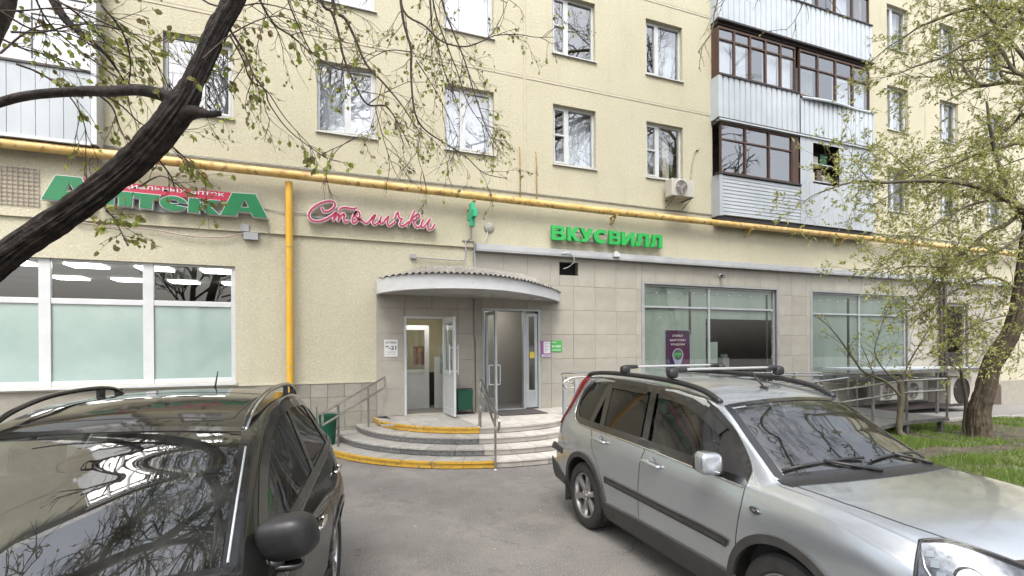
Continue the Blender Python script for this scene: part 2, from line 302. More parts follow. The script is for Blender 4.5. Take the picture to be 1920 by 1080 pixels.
# grass blades
def grass():
    n = 90000; P = []
    cx = rng.uniform(LX0 + .05, 19., n * 2); cy = rng.uniform(-9.5, LY1 - .03, n * 2)
    keep = []
    for x, y in zip(cx, cy):
        d = noise.noise((x * .55, y * .8, 5)) + .45 * noise.noise((x * 2.2, y * 2.2, 9))
        bare = ((x - 15.8) / 2.9) ** 2 + ((y + 5.2) / 1.5) ** 2 < 1.0 + .5 * noise.noise((x, y, 1)) or (abs(y + 5.55 + .1 * (x - 11)) < .28 and x > 9.5)
        keep.append(d > -.24 and not bare or random.random() < .05)
    k = np.array(keep); cx = cx[k][:n]; cy = cy[k][:n]; n = len(cx)
    cz = np.array([gz(x) + .04 + .04 * noise.noise((x * .9, y * .9, 0)) for x, y in zip(cx, cy)])
    h = rng.uniform(.04, .10, n) * (1 + .5 * np.sin(cx * 3) * np.sin(cy * 2.3)); a = rng.uniform(0, 6.283, n); w = rng.uniform(.004, .010, n); l = rng.uniform(-.05, .05, (n, 2))
    V = np.zeros((n, 3, 3)); V[:, 0] = np.stack([cx - w * np.cos(a), cy - w * np.sin(a), cz], 1); V[:, 1] = np.stack([cx + w * np.cos(a), cy + w * np.sin(a), cz], 1); V[:, 2] = np.stack([cx + l[:, 0], cy + l[:, 1], cz + h], 1)
    me = arrmesh('grass', V.reshape(-1, 3), np.arange(n * 3).reshape(-1, 3), M['grass'], False); tag(link('grass', me), 'short spring grass growing on the bare soil beside the ramp', 'grass', kind='stuff')
grass()

def litter():
    n = 420; x = rng.uniform(-1.5, 9.0, n); y = np.where(rng.random(n) < .5, -3.5 - rng.exponential(.5, n), rng.uniform(-9.5, -3.3, n)); e = rng.random(n) < .25; x[e] = rng.uniform(6.5, 8.1, e.sum()); y[e] = rng.uniform(-10, -3, e.sum()); k = (x - 3.4) ** 2 + y ** 2 > 3.5 ** 2; x, y = x[k], y[k]; n = len(x)
    a = rng.uniform(0, 6.28, n); s_ = rng.uniform(.006, .022, n); V = np.zeros((n, 4, 3))
    for j, (u, v) in enumerate(((-1, -.4), (1, -.5), (.8, .5), (-.7, .6))): V[:, j, 0] = x + s_ * (u * np.cos(a) - v * np.sin(a)); V[:, j, 1] = y + s_ * (u * np.sin(a) + v * np.cos(a)); V[:, j, 2] = .004 + .006 * rng.random(n)
    tag(link('leaf_litter', arrmesh('leaf_litter', V.reshape(-1, 3), np.arange(n * 4).reshape(-1, 4), leafmat('litter_bits', [(.10, .07, .04), (.30, .28, .22), (.16, .13, .07), (.42, .40, .36)]), False)), 'dry bud scales, grit and paper flecks scattered on the asphalt', 'litter', kind='stuff')
litter()

# ================================================================ BUILDING
BLD = empty('apartment_building', (4, 0, 0), label='long cream apartment block with shops on its ground floor', cat='building')
TOPZ = 16.9; BX0, BX1 = -14., 46.
def holes_wall(name, x0, x1, z0, z1, Y, holes, m, depth=.18, mr=None, parent=None, back=None):
    xs = sorted({x0, x1, *[h[0] for h in holes], *[h[1] for h in holes]}); zs = sorted({z0, z1, *[h[2] for h in holes], *[h[3] for h in holes]})
    xs = [x for x in xs if x0 <= x <= x1]; zs = [z for z in zs if z0 <= z <= z1]
    b = MB()
    for i in range(len(xs) - 1):
        for j in range(len(zs) - 1):
            cx, cz = (xs[i] + xs[i + 1]) / 2, (zs[j] + zs[j + 1]) / 2
            if any(h[0] < cx < h[1] and h[2] < cz < h[3] for h in holes): continue
            b.add([(xs[i], Y, zs[j]), (xs[i + 1], Y, zs[j]), (xs[i + 1], Y, zs[j + 1]), (xs[i], Y, zs[j + 1])], [(0, 1, 2, 3)])
    for h in holes:
        a, c, d, e = h[:4]; Yb = Y + depth
        b.add([(a, Y, d), (a, Yb, d), (a, Yb, e), (a, Y, e)], [(0, 1, 2, 3)]); b.add([(c, Y, d), (c, Y, e), (c, Yb, e), (c, Yb, d)], [(0, 1, 2, 3)])
        b.add([(a, Y, e), (a, Yb, e), (c, Yb, e), (c, Y, e)], [(0, 1, 2, 3)]); b.add([(a, Y, d), (c, Y, d), (c, Yb, d), (a, Yb, d)], [(0, 1, 2, 3)])
    return b, b.build(name, m, parent)
def rel(o):  # keep world coordinates under the building's Empty
    o.matrix_parent_inverse = Matrix.Translation((-4, 0, 0)); return o
COLS = [(-2.69, -1.53), (0.0, 1.18), (2.69, 3.87), (5.40, 6.60), (8.14, 9.33), (17.78, 18.86), (20.59, 21.65), (23.39, 24.46), (26.3, 27.4), (29.1, 30.2)]
STO = 2.73; FL = [6.50 + STO * i for i in range(4)]
holes = [(a, c, z, z + 1.46) for a, c in COLS for z in FL]
bal_holes = [(10.35, 16.45, 5.75 + STO * i, 8.22 + STO * i) for i in range(4)] + [(-7.1, -3.75, 5.75 + STO * i, 8.22 + STO * i) for i in range(4)]
_, o = holes_wall('upper_wall', BX0, BX1, 4.3, TOPZ, 0, holes + bal_holes, M['stucco'], parent=BLD); rel(o)
PH = (-7.4, -1.52, 1.33, 3.6); D1 = (1.80, 2.74, .5, 2.63); VENT = (5.55, 6.07, 3.76, 4.08)
b, o = holes_wall('lower_wall', BX0, 3.37, -.5, 4.3, .035, [PH, (1.6, 2.94, .5, 2.8)], M['stucco_low'], depth=.14, parent=BLD); rel(o)
D2 = (3.60, 4.96, .5, 2.84); W1 = (8.04, 12.75, .85, 3.64); W2 = (14.23, 18.76, .85, 3.64); W3 = (20.95, 22.15, 1.12, 3.45)
b, o = holes_wall('shop_wall', 3.37, 24.2, -.6, 4.2, .02, [D2, W1, W2, W3, VENT], M['grout'], depth=.14, parent=BLD); rel(o)
b = MB(); b.box(24.2, BX1, .02, .3, .6, 4.2); rel(b.build('lower_wall', M['stucco_low'], BLD))
b = MB(); b.box(24.2, BX1, 0, .3, -.7, .6); rel(b.build('plinth', M['tile_plinth'], BLD))
b = MB(); b.box(23.3, 24.19, -.02, .02, -.5, .45); rel(b.build('plinth_panel', M['brownpanel'], BLD))
# shell behind the windows: a dim room volume, roof and ends
b = MB(); Yb = 1.6
b.add([(BX0, Yb, 4.25), (BX1, Yb, 4.25), (BX1, Yb, TOPZ), (BX0, Yb, TOPZ)], [(0, 1, 2, 3)])
for z in [4.3] + [8.43 + STO * i for i in range(3)]: b.add([(BX0, .02, z), (BX1, .02, z), (BX1, Yb, z), (BX0, Yb, z)], [(0, 1, 2, 3)])
for x in [-3.5, -.8, 2, 4.6, 7.4, 10.25, 16.5, 19.7, 22.5, 25.4, 28.3]: b.add([(x, .02, 4.3), (x, Yb, 4.3), (x, Yb, TOPZ), (x, .02, TOPZ)], [(0, 1, 2, 3)])
rel(b.build('interior', M['room'], BLD))
b = MB(); b.box(BX0, BX1, -.25, 12, TOPZ, TOPZ + .35); b.box(BX0, BX0 + .2, .04, 12, -1, TOPZ - .003); b.box(BX1 - .2, BX1, .04, 12, -1, TOPZ - .003); b.box(BX0, BX1, 11.8, 12, -1, TOPZ - .003)
rel(b.build('roof', M['greytrim'], BLD))
# panel joints, standing slightly proud
for z in (8.465, 11.195, 13.925):
    for a, c in ((BX0, 10.28), (16.62, 40.)):
        for dz in (0,):
            b = MB(); b.box(a, c, -.006, .004, z - .022, z + .022); b.box(a, c, -.010, .004, z - .036, z - .024); b.box(a, c, -.010, .004, z + .024, z + .036); rel(b.build('panel_joint', M['joint'], BLD))
for x, z0, z1 in ((4.65, 5.7, TOPZ), (19.75, 5.7, TOPZ)):
    b = MB(); b.box(x - .02, x + .02, -.007, .004, z0, z1); b.box(x - .036, x - .024, -.012, .004, z0, z1); b.box(x + .024, x + .036, -.012, .004, z0, z1); rel(b.build('panel_joint', M['joint'], BLD))
# ledge between plinth storey and flats, and the grey cornice over the shop
b = MB(); b.box(BX0, 3.36, -.014, .034, 4.285, 4.325); rel(b.build('ledge', M['stucco'], BLD))
b = MB(); b.slab([(0, 0)], 0, 0) if False else None
b.add([(x, y, z) for x in (3.37, 30.) for y, z in ((.02, 4.19), (-.16, 4.19), (-.16, 4.24), (-.13, 4.36), (.02, 4.40))], [(0, 1, 6, 5), (1, 2, 7, 6), (2, 3, 8, 7), (3, 4, 9, 8), (0, 4, 3, 2, 1), (5, 6, 7, 8, 9)]); rel(b.build('cornice', M['greytrim'], BLD))
b = MB(); b.box(3.345, 3.385, -.05, .02, 2.2, 4.42); rel(b.build('trim_strip', M['greytrim'], BLD))

# flat windows -----------------------------------------------------------------
def frame_mesh(w, h, mull, style):
    b = MB(); t = .055
    b.box(0, t, 0, .07, 0, h); b.box(w - t, w, 0, .07, 0, h); b.box(t, w - t, 0, .07, 0, t); b.box(t, w - t, 0, .07, h - t, h)
    b.box(mull - .045, mull + .045, -.004, .074, t, h - t)
    x0, x1 = (t, mull - .045) if style != 'R' else (mull + .045, w - t)
    s = .04; b.box(x0, x0 + s, -.012, .06, t, h - t); b.box(x1 - s, x1, -.012, .06, t, h - t); b.box(x0 + s, x1 - s, -.012, .06, t, t + s); b.box(x0 + s, x1 - s, -.012, .06, h - t - s, h - t)
    return b.mesh('window', M['white'])
FRM = {}
def curtain(b, x0, x1, z0, z1, y, amp=.02, seed=0):
    n = max(6, int((x1 - x0) / .03)); xs_ = np.linspace(x0, x1, n)
    ph = seed * 1.7
    b.grid([[(x, y + amp * math.sin(x * 55 + ph) + amp * .6 * math.sin(x * 23 + ph * 2) * (1 + .3 * k), z) for x in xs_] for k, z in ((0, z1), (1, z0))])
def flat_window(x0, x1, z0, h=1.46, fr=.40, style='L', cur=None, seed=0, transom=None):
    w = x1 - x0; key = (round(w, 2), fr, style)
    if key not in FRM: FRM[key] = frame_mesh(w, h, w * fr, style)
    o = link('window', FRM[key], BLD, (x0 - 4, .11, z0)); 
    m_ = w * fr
    for pa, pc in ((.05, m_ - .04), (m_ + .04, w - .05)): MB().pane(pa, pc, .033, .05, h - .05).build('pane', M['glass'], o)
    b = MB(); b.add([(-.03, -.16, -.035), (w + .03, -.16, -.035), (w + .03, .0, .004), (-.03, .0, .004), (-.03, -.16, -.055), (w + .03, -.16, -.055), (w + .03, .0, -.02), (-.03, .0, -.02)], [(0, 1, 2, 3), (4, 7, 6, 5), (0, 4, 5, 1), (1, 5, 6, 2), (2, 6, 7, 3), (3, 7, 4, 0)]); b.build('sill', M['white'], o)
    if transom:
        b = MB(); b.box(.06, m_ - .05, -.018, .05, transom - .02, transom + .02); b.build('glazing_bar', M['white'], o)
    if cur:
        b = MB()
        for a, c, m in cur: pass
        for a, c, m in cur:
            bb = MB(); curtain(bb, a * w, c * w, -.05, h + .03, .20, seed=seed); bb.build('curtain', M[m], o, smooth=True)
    return o
M['curtain_beige'] = mat('beige_curtain', (.55, .48, .38), (.66, .58, .47), 3, .9)
CUR = {(0, 0): [(.05, .30, 'curtain_grey'), (.62, 1., 'curtain_grey')], (1, 0): [(0, 1., 'curtain')], (2, 0): [(0, 1., 'curtain')], (3, 0): [(.45, 1., 'curtain')], (4, 0): [(0., .4, 'curtain_grey'), (.62, .8, 'curtain_beige')], (3, 2): [(0, .5, 'curtain_beige')], (4, 2): [(.3, 1, 'curtain')], (0, 1): [(0, 1, 'curtain')], (0, 2): [(.5, 1, 'curtain_beige')],
       (3, 1): [(0, .42, 'curtain_grey')], (4, 1): [(.4, 1., 'curtain')], (2, 1): [(0, 1, 'curtain')], (1, 1): [(0, 1, 'curtain')], (5, 0): [(0, .3, 'curtain_grey')], (5, 1): [(.3, 1, 'curtain')], (6, 1): [(0, 1, 'curtain')], (6, 2): [(0, 1, 'curtain')], (7, 1): [(.2, 1, 'curtain')], (7, 0): [(0, .5, 'curtain_grey')], (5, 2): [(.35, 1, 'curtain')]}
for ci, (a, c) in enumerate(COLS):
    for fi in range(3 if ci < 8 else 2):
        flat_window(a, c, FL[fi], fr=.36 if ci not in (0, 1) else .5, style='L' if ci > 2 else 'R', cur=CUR.get((ci, fi)), seed=ci * 3 + fi, transom=.75 if (ci, fi) in ((3, 0), (3, 1), (4, 0)) else None)
# the storeys above the picture, met only as reflections
b = MB()
for ci, (a, c) in enumerate(COLS):
    for fi in range(3, 4):
        b.cur = 0; z = FL[fi]; b.box(a, a + .06, .1, .17, z, z + 1.46); b.box(c - .06, c, .1, .17, z, z + 1.46); b.box(a, c, .1, .17, z, z + .06); b.box(a, c, .1, .17, z + 1.4, z + 1.46); b.box((a + c) / 2 - .04, (a + c) / 2 + .04, .1, .17, z, z + 1.46)
        b.cur = 1; b.pane(a, c, .13, z, z + 1.46)
rel(b.build('upper_window', [M['white'], M['glass']], BLD, kind='stuff'))

# balconies -----------------------------------------------------------------
def corr_sheet(b, x0, x1, y, z0, z1, pitch=.20, d=.035, side=None):
    """vertical ribs; front at y"""
    pts = []; x = x0
    while x < x1 - 1e-6:
        for dx, dy in ((0, 0), (.66, 0), (.74, d), (.90, d), (.98, 0)):
            xx = x + dx * pitch
            if xx <= x1: pts.append((xx, y + dy))
        x += pitch
    pts.append((x1, y))
    zt0, zt1 = (z1 if hasattr(z1, '__len__') else (z1, z1))
    b.grid([[(p[0], p[1], z0) for p in pts], [(p[0], p[1], zt0 + (zt1 - zt0) * (p[0] - x0) / (x1 - x0)) for p in pts]])
def balcony(x0, x1, z0, ptop, ztop, kind, label_kind=None):
    """z0 bottom of the parapet, ptop its top, ztop top of the glazing"""
    root = link('balcony', None, BLD); root.empty_display_size = .1; rel(root); Y = -.30
    b = MB(); b.box(x0 + .02, x1 - .02, Y + .05, .3, z0 - .12, z0 + .02); b.build('slab', M['darktrim'], root)
    return root, Y
def glazing(root, x0, x1, z0, z1, Y, n, tz, m, curs, seed=0, t=.06):
    b = MB(); xs_ = [x0 + (x1 - x0) * i / n for i in range(n + 1)]
    for x in xs_: b.box(max(x0, x - t / 2), min(x1, x + t / 2), Y, Y + .07, z0, z1)
    for i in range(n):
        a, c = xs_[i] + t / 2, xs_[i + 1] - t / 2
        if i == 0: a = x0 + t / 2
        b.box(a, c, Y + .002, Y + .068, z0, z0 + .06); b.box(a, c, Y + .002, Y + .068, z1 - .06, z1); b.box(a, c, Y + .002, Y + .068, tz - .02, tz + .02)
    b.build('window_frame', m, root)
    for i in range(n):
        MB().pane(xs_[i] + .02, xs_[i + 1] - .02, Y + .037, z0 + .03, z1 - .03, .5).build('pane', M['glass'], root)
        if curs and curs[i % len(curs)]:
            b = MB(); curtain(b, xs_[i] + .03, xs_[i + 1] - .03, z0, tz + .02, Y + .16, .012, seed + i); b.build('curtain', M[curs[i % len(curs)]], root, smooth=True)
BX = (10.3, 16.6); MID = 13.37
# third and fourth floor, and two more above the picture
for k in (1, 2, 3):
    zb = 5.55 + STO * k; pt = zb + 1.17
    root, Y = balcony(*BX, zb, pt, zb + 2.6, 'c')
    b = MB(); corr_sheet(b, BX[0], MID if k == 1 else BX[1], Y, zb, pt)
    b.grid([[(BX[0], Y, zb), (BX[0], .0, zb)], [(BX[0], Y, pt), (BX[0], .0, pt)]]); b.grid([[(BX[1], Y, zb), (BX[1], .0, zb)], [(BX[1], Y, pt), (BX[1], .0, pt)]])
    if k == 1:  # the right half's sheet has slipped and bulges
        corr_sheet(b, MID + .005, BX[1], Y - .03, zb, (pt - .12, pt - .02))
    b.build('corrugated_siding', M['corr'], root)
    for xx in (BX[0] + .03, BX[1] - .07): b = MB(); b.box(xx, xx + .04, Y + .101, .0, pt, zb + 2.55); b.build('side_board', M['browntrim'], root)
    b = MB(); b.box(BX[0] - .04, BX[1] + .02, Y - .05, Y + .06, zb - .055, zb - .004); b.build('drip_edge', M['darktrim'], root)
    b = MB(); b.box(BX[0] + .1, MID if k == 1 else BX[1], Y - .03, Y + .1, pt + .002, pt + .04); b.build('parapet_rail', M['darktrim'], root)
    if k == 1:
        b = MB(); n = 14
        b.grid([[(MID + .02 + (BX[1] - MID) * i / n, Y - .04 - .09 * math.sin(math.pi * min(1, i / n * 1.3 + .05)) + dy, pt - .10 + .05 * i / n + dz) for i in range(n + 1)] for dy, dz in ((.0, -.05), (-.03, -.02), (-.02, .02), (.16, .045))]); b.build('bent_flashing', M['corr'], root, smooth=True)
    glazing(root, BX[0] + .03, MID - .12, pt + .04, zb + 2.55, Y + .03, 5, zb + 2.2, M['browntrim'], ['curtain', 'curtain', None, 'curtain', 'curtain'] if k == 1 else [None, 'curtain'], k)
    glazing(root, MID + .05, BX[1] - .1, pt - .02, zb + 2.55, Y + .03, 4, zb + 2.05, M['browntrim'], ['curtain_grey', None, 'curtain', 'curtain'] if k == 1 else ['curtain', None], k + 3)
# second floor: horizontal white siding left, sheeted cabin with an open hatch right
root, Y = balcony(*BX, 5.60, 6.72, 8.2, 'h')
b = MB(); nsl = 11
for i in range(nsl):
    za = 5.60 + 1.1 * i / nsl; zc = 5.60 + 1.1 * (i + 1) / nsl
    b.add([(x, y, z) for x in (BX[0] + .12, MID) for y, z in ((Y - .012, za + .012), (Y + .012, za), (Y + .012, zc - .004), (Y - .002, zc))], [(0, 4, 7, 3), (0, 1, 5, 4), (3, 7, 6, 2)])
b.build('siding', M['whitemetal'], root)
b = MB(); b.box(BX[0], BX[0] + .12, Y - .02, Y + .04, 5.58, 6.72); b.box(BX[0], BX[0] + .02, Y + .041, .0, 5.58, 6.72); b.build('corner_trim', M['whitemetal'], root)
b = MB(); b.box(BX[0] - .06, MID + .02, Y - .05, Y + .1, 6.722, 6.755); b.build('parapet_rail', M['darktrim'], root)
b = MB(); b.box(BX[0] - .02, BX[1], Y - .06, Y + .07, 8.20, 8.24); b.build('drip_edge', M['corr'], root)
glazing(root, BX[0] + .10, MID - .28, 6.76, 8.19, Y + .03, 3, 7.72, M['browntrim'], None)
b = MB(); b.box(MID - .277, MID - .02, Y + .02, Y + .06, 6.76, 8.19); b.build('post_board', M['browntrim'], root)
b = MB(); corr_sheet(b, MID, BX[1], Y - .015, 5.60, 6.86, .2, .012); corr_sheet(b, MID, 13.9, Y - .015, 6.86, 8.19, .27, .008); corr_sheet(b, 15.02, BX[1], Y - .015, 6.86, 8.19, .5, .012); corr_sheet(b, 13.9, 15.02, Y - .015, 8.08, 8.19, .28, .01)
b.grid([[(BX[1], Y, 5.6), (BX[1], .0, 5.6)], [(BX[1], Y, 8.19), (BX[1], 0, 8.19)]]); b.build('sheet_cladding', M['whitemetal'], root)
b = MB()
for z in (7.02, 7.55): b.box(13.9, 15.02, -.1, .0, z, z + .03)
b.build('shelf', M['white'], root)
for i_, (xa, w_, za, h_, mm) in enumerate(((13.95, .3, 7.05, .25, 'roomcream'), (14.35, .22, 7.05, .34, 'brownpanel'), (14.6, .35, 7.05, .2, 'greytrim'), (14.0, .4, 7.58, .22, 'roomgrey'), (14.5, .3, 7.58, .3, 'bin'))): b = MB(); b.box(xa, xa + w_, -.09, -.01, za, za + h_); b.build('storage_box', M[mm], bevel=.01, label=('cream box', 'brown box', 'low grey box', 'grey box on the upper shelf', 'green box on the upper shelf')[i_] + ' stored in the open hatch of the white balcony', cat='box')
# balcony at the left edge
root = link('balcony', None, BLD); rel(root); Y = -.30
b = MB(); b.box(-7.2, -3.64, Y + .05, .3, 5.50, 5.60); b.build('slab', M['darktrim'], root)
for k in range(4):
    zb = 5.60 + STO * k
    for i in range(18):
        xx = -7.1 + i * .19
        if xx < -3.8: b = MB(); b.box(xx, xx + .184, Y - .004 * (i % 2), Y + .02, zb, zb + 1.2); b.build('siding_board', M['whitemetal'], root)
    b = MB(); b.box(-3.68, -3.60, Y - .01, Y + .05, zb - .03, zb + 2.55); b.box(-3.63, -3.60, Y + .051, 0, zb - .03, zb + 2.55); b.box(-7.2, -3.685, Y - .02, Y + .05, zb - .06, zb - .004); b.build('corner_trim', M['white'], root)
    b = MB(); b.box(-7.2, -3.69, Y - .03, Y + .06, zb + 1.202, zb + 1.24); b.build('parapet_rail', M['darktrim'], root)
    glazing(root, -7.1, -3.69, zb + 1.24, zb + 2.5, Y, 4, zb + 2.1, M['white'], [None, 'curtain'], k, .09)
    b = MB(); b.box(-7.2, -3.64, Y - .02, .0, zb + 2.56, zb + 2.66); b.build('drip_edge', M['darktrim'], root)

# ---------------------------------------------------------------- pharmacy window
pw = link('window', None, BLD); rel(pw); Yp = .10
b = MB(); x0, x1, z0, z1 = PH
mu = [(-7.4, -7.3), (-6.06, -5.80), (-4.58, -4.41), (-3.05, -2.88), (-1.60, -1.52)]
for a, c in mu: b.box(a, c, Yp - .01, Yp + .07, z0, z1)
for i in range(4):
    a, c = mu[i][1], mu[i + 1][0]; b.box(a, c, Yp, Yp + .06, z0, z0 + .09); b.box(a, c, Yp, Yp + .06, z1 - .04, z1); b.box(a, c, Yp, Yp + .06, 2.80, 2.90)
b.build('window_frame', M['white'], pw, bevel=.006)
for i in range(4):
    a, c = mu[i][1], mu[i + 1][0]
    b = MB(); b.box(a - .01, c + .01, Yp + .03, Yp + .04, z0 + .05, 2.82); b.build('frosted_pane', M['frost'], pw)
    MB().pane(a - .01, c + .01, Yp + .033, 2.88, z1 - .02).build('pane', M['glass_dark'], pw)
b = MB(); b.box(x0 - .03, x1 + .03, -.06, .1, z0 - .05, z0 - .004); b.build('sill', M['white'], pw)
# pharmacy room with its lit ceiling panels
b = MB(); rx0, rx1, ry0, ry1, rz0, rz1 = -9, -.4, .19, 8., .5, 3.62
b.add([(rx0, ry0, rz0), (rx1, ry0, rz0), (rx1, ry1, rz0), (rx0, ry1, rz0), (rx0, ry0, rz1), (rx1, ry0, rz1), (rx1, ry1, rz1), (rx0, ry1, rz1)], [(0, 1, 2, 3), (4, 5, 6, 7), (1, 2, 6, 5), (2, 3, 7, 6), (3, 0, 4, 7)])
rel(b.build('pharmacy_room', M['room'], BLD))
lamp = glow('ceiling_panel_light', (1, .98, .93), 5.)
for iy, yy in enumerate((.62, 2.75)):
    for ix in range(5):
        xx = -5.53 + ix * 1.1 + (.05 if iy else 0)
        if xx < -.9: b = MB(); b.box(xx, xx + .56, yy, yy + .48, 3.58, 3.615); rel(b.build('ceiling_light', lamp, BLD))
# ---------------------------------------------------------------- wall tiles (each one its own piece)
TM = {}
def clip_rects(r, holes):
    out = [r]
    for h in holes:
        nx = []
        for a, c, d, e in out:
            if h[0] >= c or h[1] <= a or h[2] >= e or h[3] <= d: nx.append((a, c, d, e)); continue
            if h[0] > a: nx.append((a, h[0], d, e))
            if h[1] < c: nx.append((h[1], c, d, e))
            a2, c2 = max(a, h[0]), min(c, h[1])
            if h[2] > d: nx.append((a2, c2, d, h[2]))
            if h[3] < e: nx.append((a2, c2, h[3], e))
        out = nx
    return [q for q in out if q[1] - q[0] > .06 and q[3] - q[2] > .05]
def lay_tiles(xs_, zs_, holes, Y, m, g=.004, parent=BLD, th=.02):
    n = 0
    for i in range(len(xs_) - 1):
        for j in range(len(zs_) - 1):
            for a, c, d, e in clip_rects((xs_[i], xs_[i + 1], zs_[j], zs_[j + 1]), holes):
                w, h = c - a - g, e - d - g; key = (round(w, 3), round(h, 3), m.name)
                if key not in TM:
                    b = MB(); q = .004; w2, h2 = w / 2, h / 2
                    b.add([(-w2, th, -h2), (w2, th, -h2), (w2, th, h2), (-w2, th, h2), (-w2, q, -h2), (w2, q, -h2), (w2, q, h2), (-w2, q, h2), (-w2 + q, 0, -h2 + q), (w2 - q, 0, -h2 + q), (w2 - q, 0, h2 - q), (-w2 + q, 0, h2 - q)],
                          [(8, 9, 10, 11)] + [(4 + k, 4 + (k + 1) % 4, 8 + (k + 1) % 4, 8 + k) for k in range(4)] + [(k, (k + 1) % 4, 4 + (k + 1) % 4, 4 + k) for k in range(4)])
                    TM[key] = b.mesh('tile', m)
                o = link('tile', TM[key], parent, ((a + c) / 2 - 4, Y + rng.uniform(-.0015, .0015), (d + e) / 2)); o.rotation_euler = (rng.uniform(-.002, .002), 0, rng.uniform(-.002, .002)); n += 1
    return n
xsr = [3.385] + [5.31 - .62 * k for k in (2, 1, 0)] + [5.31 + .62 * k for k in range(1, 31)]
xsr = [x for x in xsr if x < 24.2] + [24.2]
pad = .06
n1 = lay_tiles(xsr, [-.31, .29, .89, 1.49, 2.09, 2.89 - .2, 3.29, 3.85, 4.19] if False else [-.11, .49, 1.09, 1.69, 2.29, 2.89, 3.49, 4.19], [(D2[0] - pad, D2[1] + pad, D2[2] - 1, D2[3] + pad), (W1[0] - .09, W1[1] + .09, W1[2], W1[3] + .05), (W2[0] - .05, W2[1] + .05, W2[2], W2[3] + .05), (W3[0] - .05, W3[1] + .05, W3[2], W3[3] + .04), VENT], 0, M['tile'])
lay_tiles([1.17, 1.77, 2.37, 2.97, 3.345], [.5, 1.1, 1.7, 2.3, 2.86, 3.2], [(D1[0] - .05, D1[1] + .05, D1[2], D1[3] + .05)], .012, M['tile_entry'], g=.003)
b = MB(); b.box(1.165, 3.345, .032, .034, .3, 3.2)
bb = MB(); 
for a, c, d, e in clip_rects((1.165, 3.345, .3, 3.2), [(D1[0], D1[1], .3, D1[3])]): bb.box(a, c, .028, .034, d, e)
rel(bb.build('tile_backing', M['grout_light'], BLD))
lay_tiles([-1.16 + .333 * k for k in range(7)] + [1.163], [0, .32, .64, .96, 1.245], [], .008, M['tile_plinth'], g=.008)
b = MB(); b.box(-14, 1.165, .022, .034, 0, 1.25); rel(b.build('plinth', M['tile_plinth'], BLD))
b = MB(); b.box(-14, 1.165, -.004, .034, 1.248, 1.285); rel(b.build('plinth_cap', M['joint'], BLD))
# vent hole liner
b = MB(); a, c, d, e = VENT; b.add([(a, .16, d), (c, .16, d), (c, .16, e), (a, .16, e)], [(0, 1, 2, 3)]); rel(b.build('vent_hole', mat('vent_black', (.008, .008, .008), rough=1), BLD))

# ---------------------------------------------------------------- shop windows
def shop_window(x0, x1, z0, z1, mulls, tz, low):
    w = link('window', None, BLD); rel(w); t = .06; Yw = .07
    b = MB(); b.box(x0 - .09, x0 - .003, -.012, .06, z0, z1 + .045); b.box(x1 + .003, x1 + .09, -.012, .06, z0, z1 + .045); b.box(x0 - .002, x1 + .002, -.014, .062, z1 + .002, z1 + .05); b.build('window_surround', M['greytrim'], w)
    b = MB(); b.box(x0, x0 + t, Yw, Yw + .06, z0, z1); b.box(x1 - t, x1, Yw, Yw + .06, z0, z1)
    ms = [x0 + t] + sum([[m - t / 2, m + t / 2] for m in mulls], []) + [x1 - t]
    for m in mulls: b.box(m - t / 2, m + t / 2, Yw, Yw + .06, z0, z1)
    for i in range(0, len(ms), 2):
        for z, tt in ((z0, .07), (low, .05), (tz, .05), (z1 - .05, .05)): b.box(ms[i], ms[i + 1], Yw + .003, Yw + .057, z, z + tt)
    b.build('window_frame', M['alu'], w, bevel=.004)
    for i in range(0, len(ms), 2):
        for a, c in ((z0 + .05, low + .02), (low + .03, tz + .02), (tz + .03, z1 - .03)):
            MB().pane(ms[i] - .01, ms[i + 1] + .01, Yw + .03, a, c).build('pane', M['glass_dark'], w)
    return w
w1 = shop_window(*W1, [10.27], 3.02, 1.03); w2 = shop_window(*W2, [16.45], 2.95, 1.03)
b = MB(); b.box(W1[0], 10.2, .13, .14, .85, 3.7); b.box(10.2, W1[1], .13, .14, 2.75, 3.7); b.box(10.32, 10.62, .13, .14, .9, 2.1); b.build('blind', M['blind'], w1)
b = MB(); b.box(W2[0], W2[1], .13, .14, .85, 3.7); b.build('blind', M['blind'], w2)
for xx in (9.6, 12.45): b = MB(); b.box(xx, xx + .07, .115, .128, 2.3 if xx < 10 else 1.1, 3.5); b.build('blind_edge', M['darktrim'], w1)
b = MB(); b.box(15.95, 16.05, .115, .128, 1.1, 3.5); b.build('blind_edge', M['darktrim'], w2)
w3 = link('window', None, BLD); rel(w3); a, c, d, e = W3
b = MB()
for q in ((a, a + .07, d, e), (c - .07, c, d, e)): b.box(q[0], q[1], .08, .14, q[2], q[3])
b.box(a + .07, c - .07, .083, .137, d, d + .07); b.box(a + .07, c - .07, .083, .137, e - .07, e); b.build('window_frame', M['white'], w3)
MB().pane(a + .05, c - .05, .108, d + .05, e - .05).build('pane', M['glass_dark'], w3)
b = MB(); b.box(a - .06, c + .06, -.14, .08, d - .06, d - .01); b.build('sill', M['white'], w3)
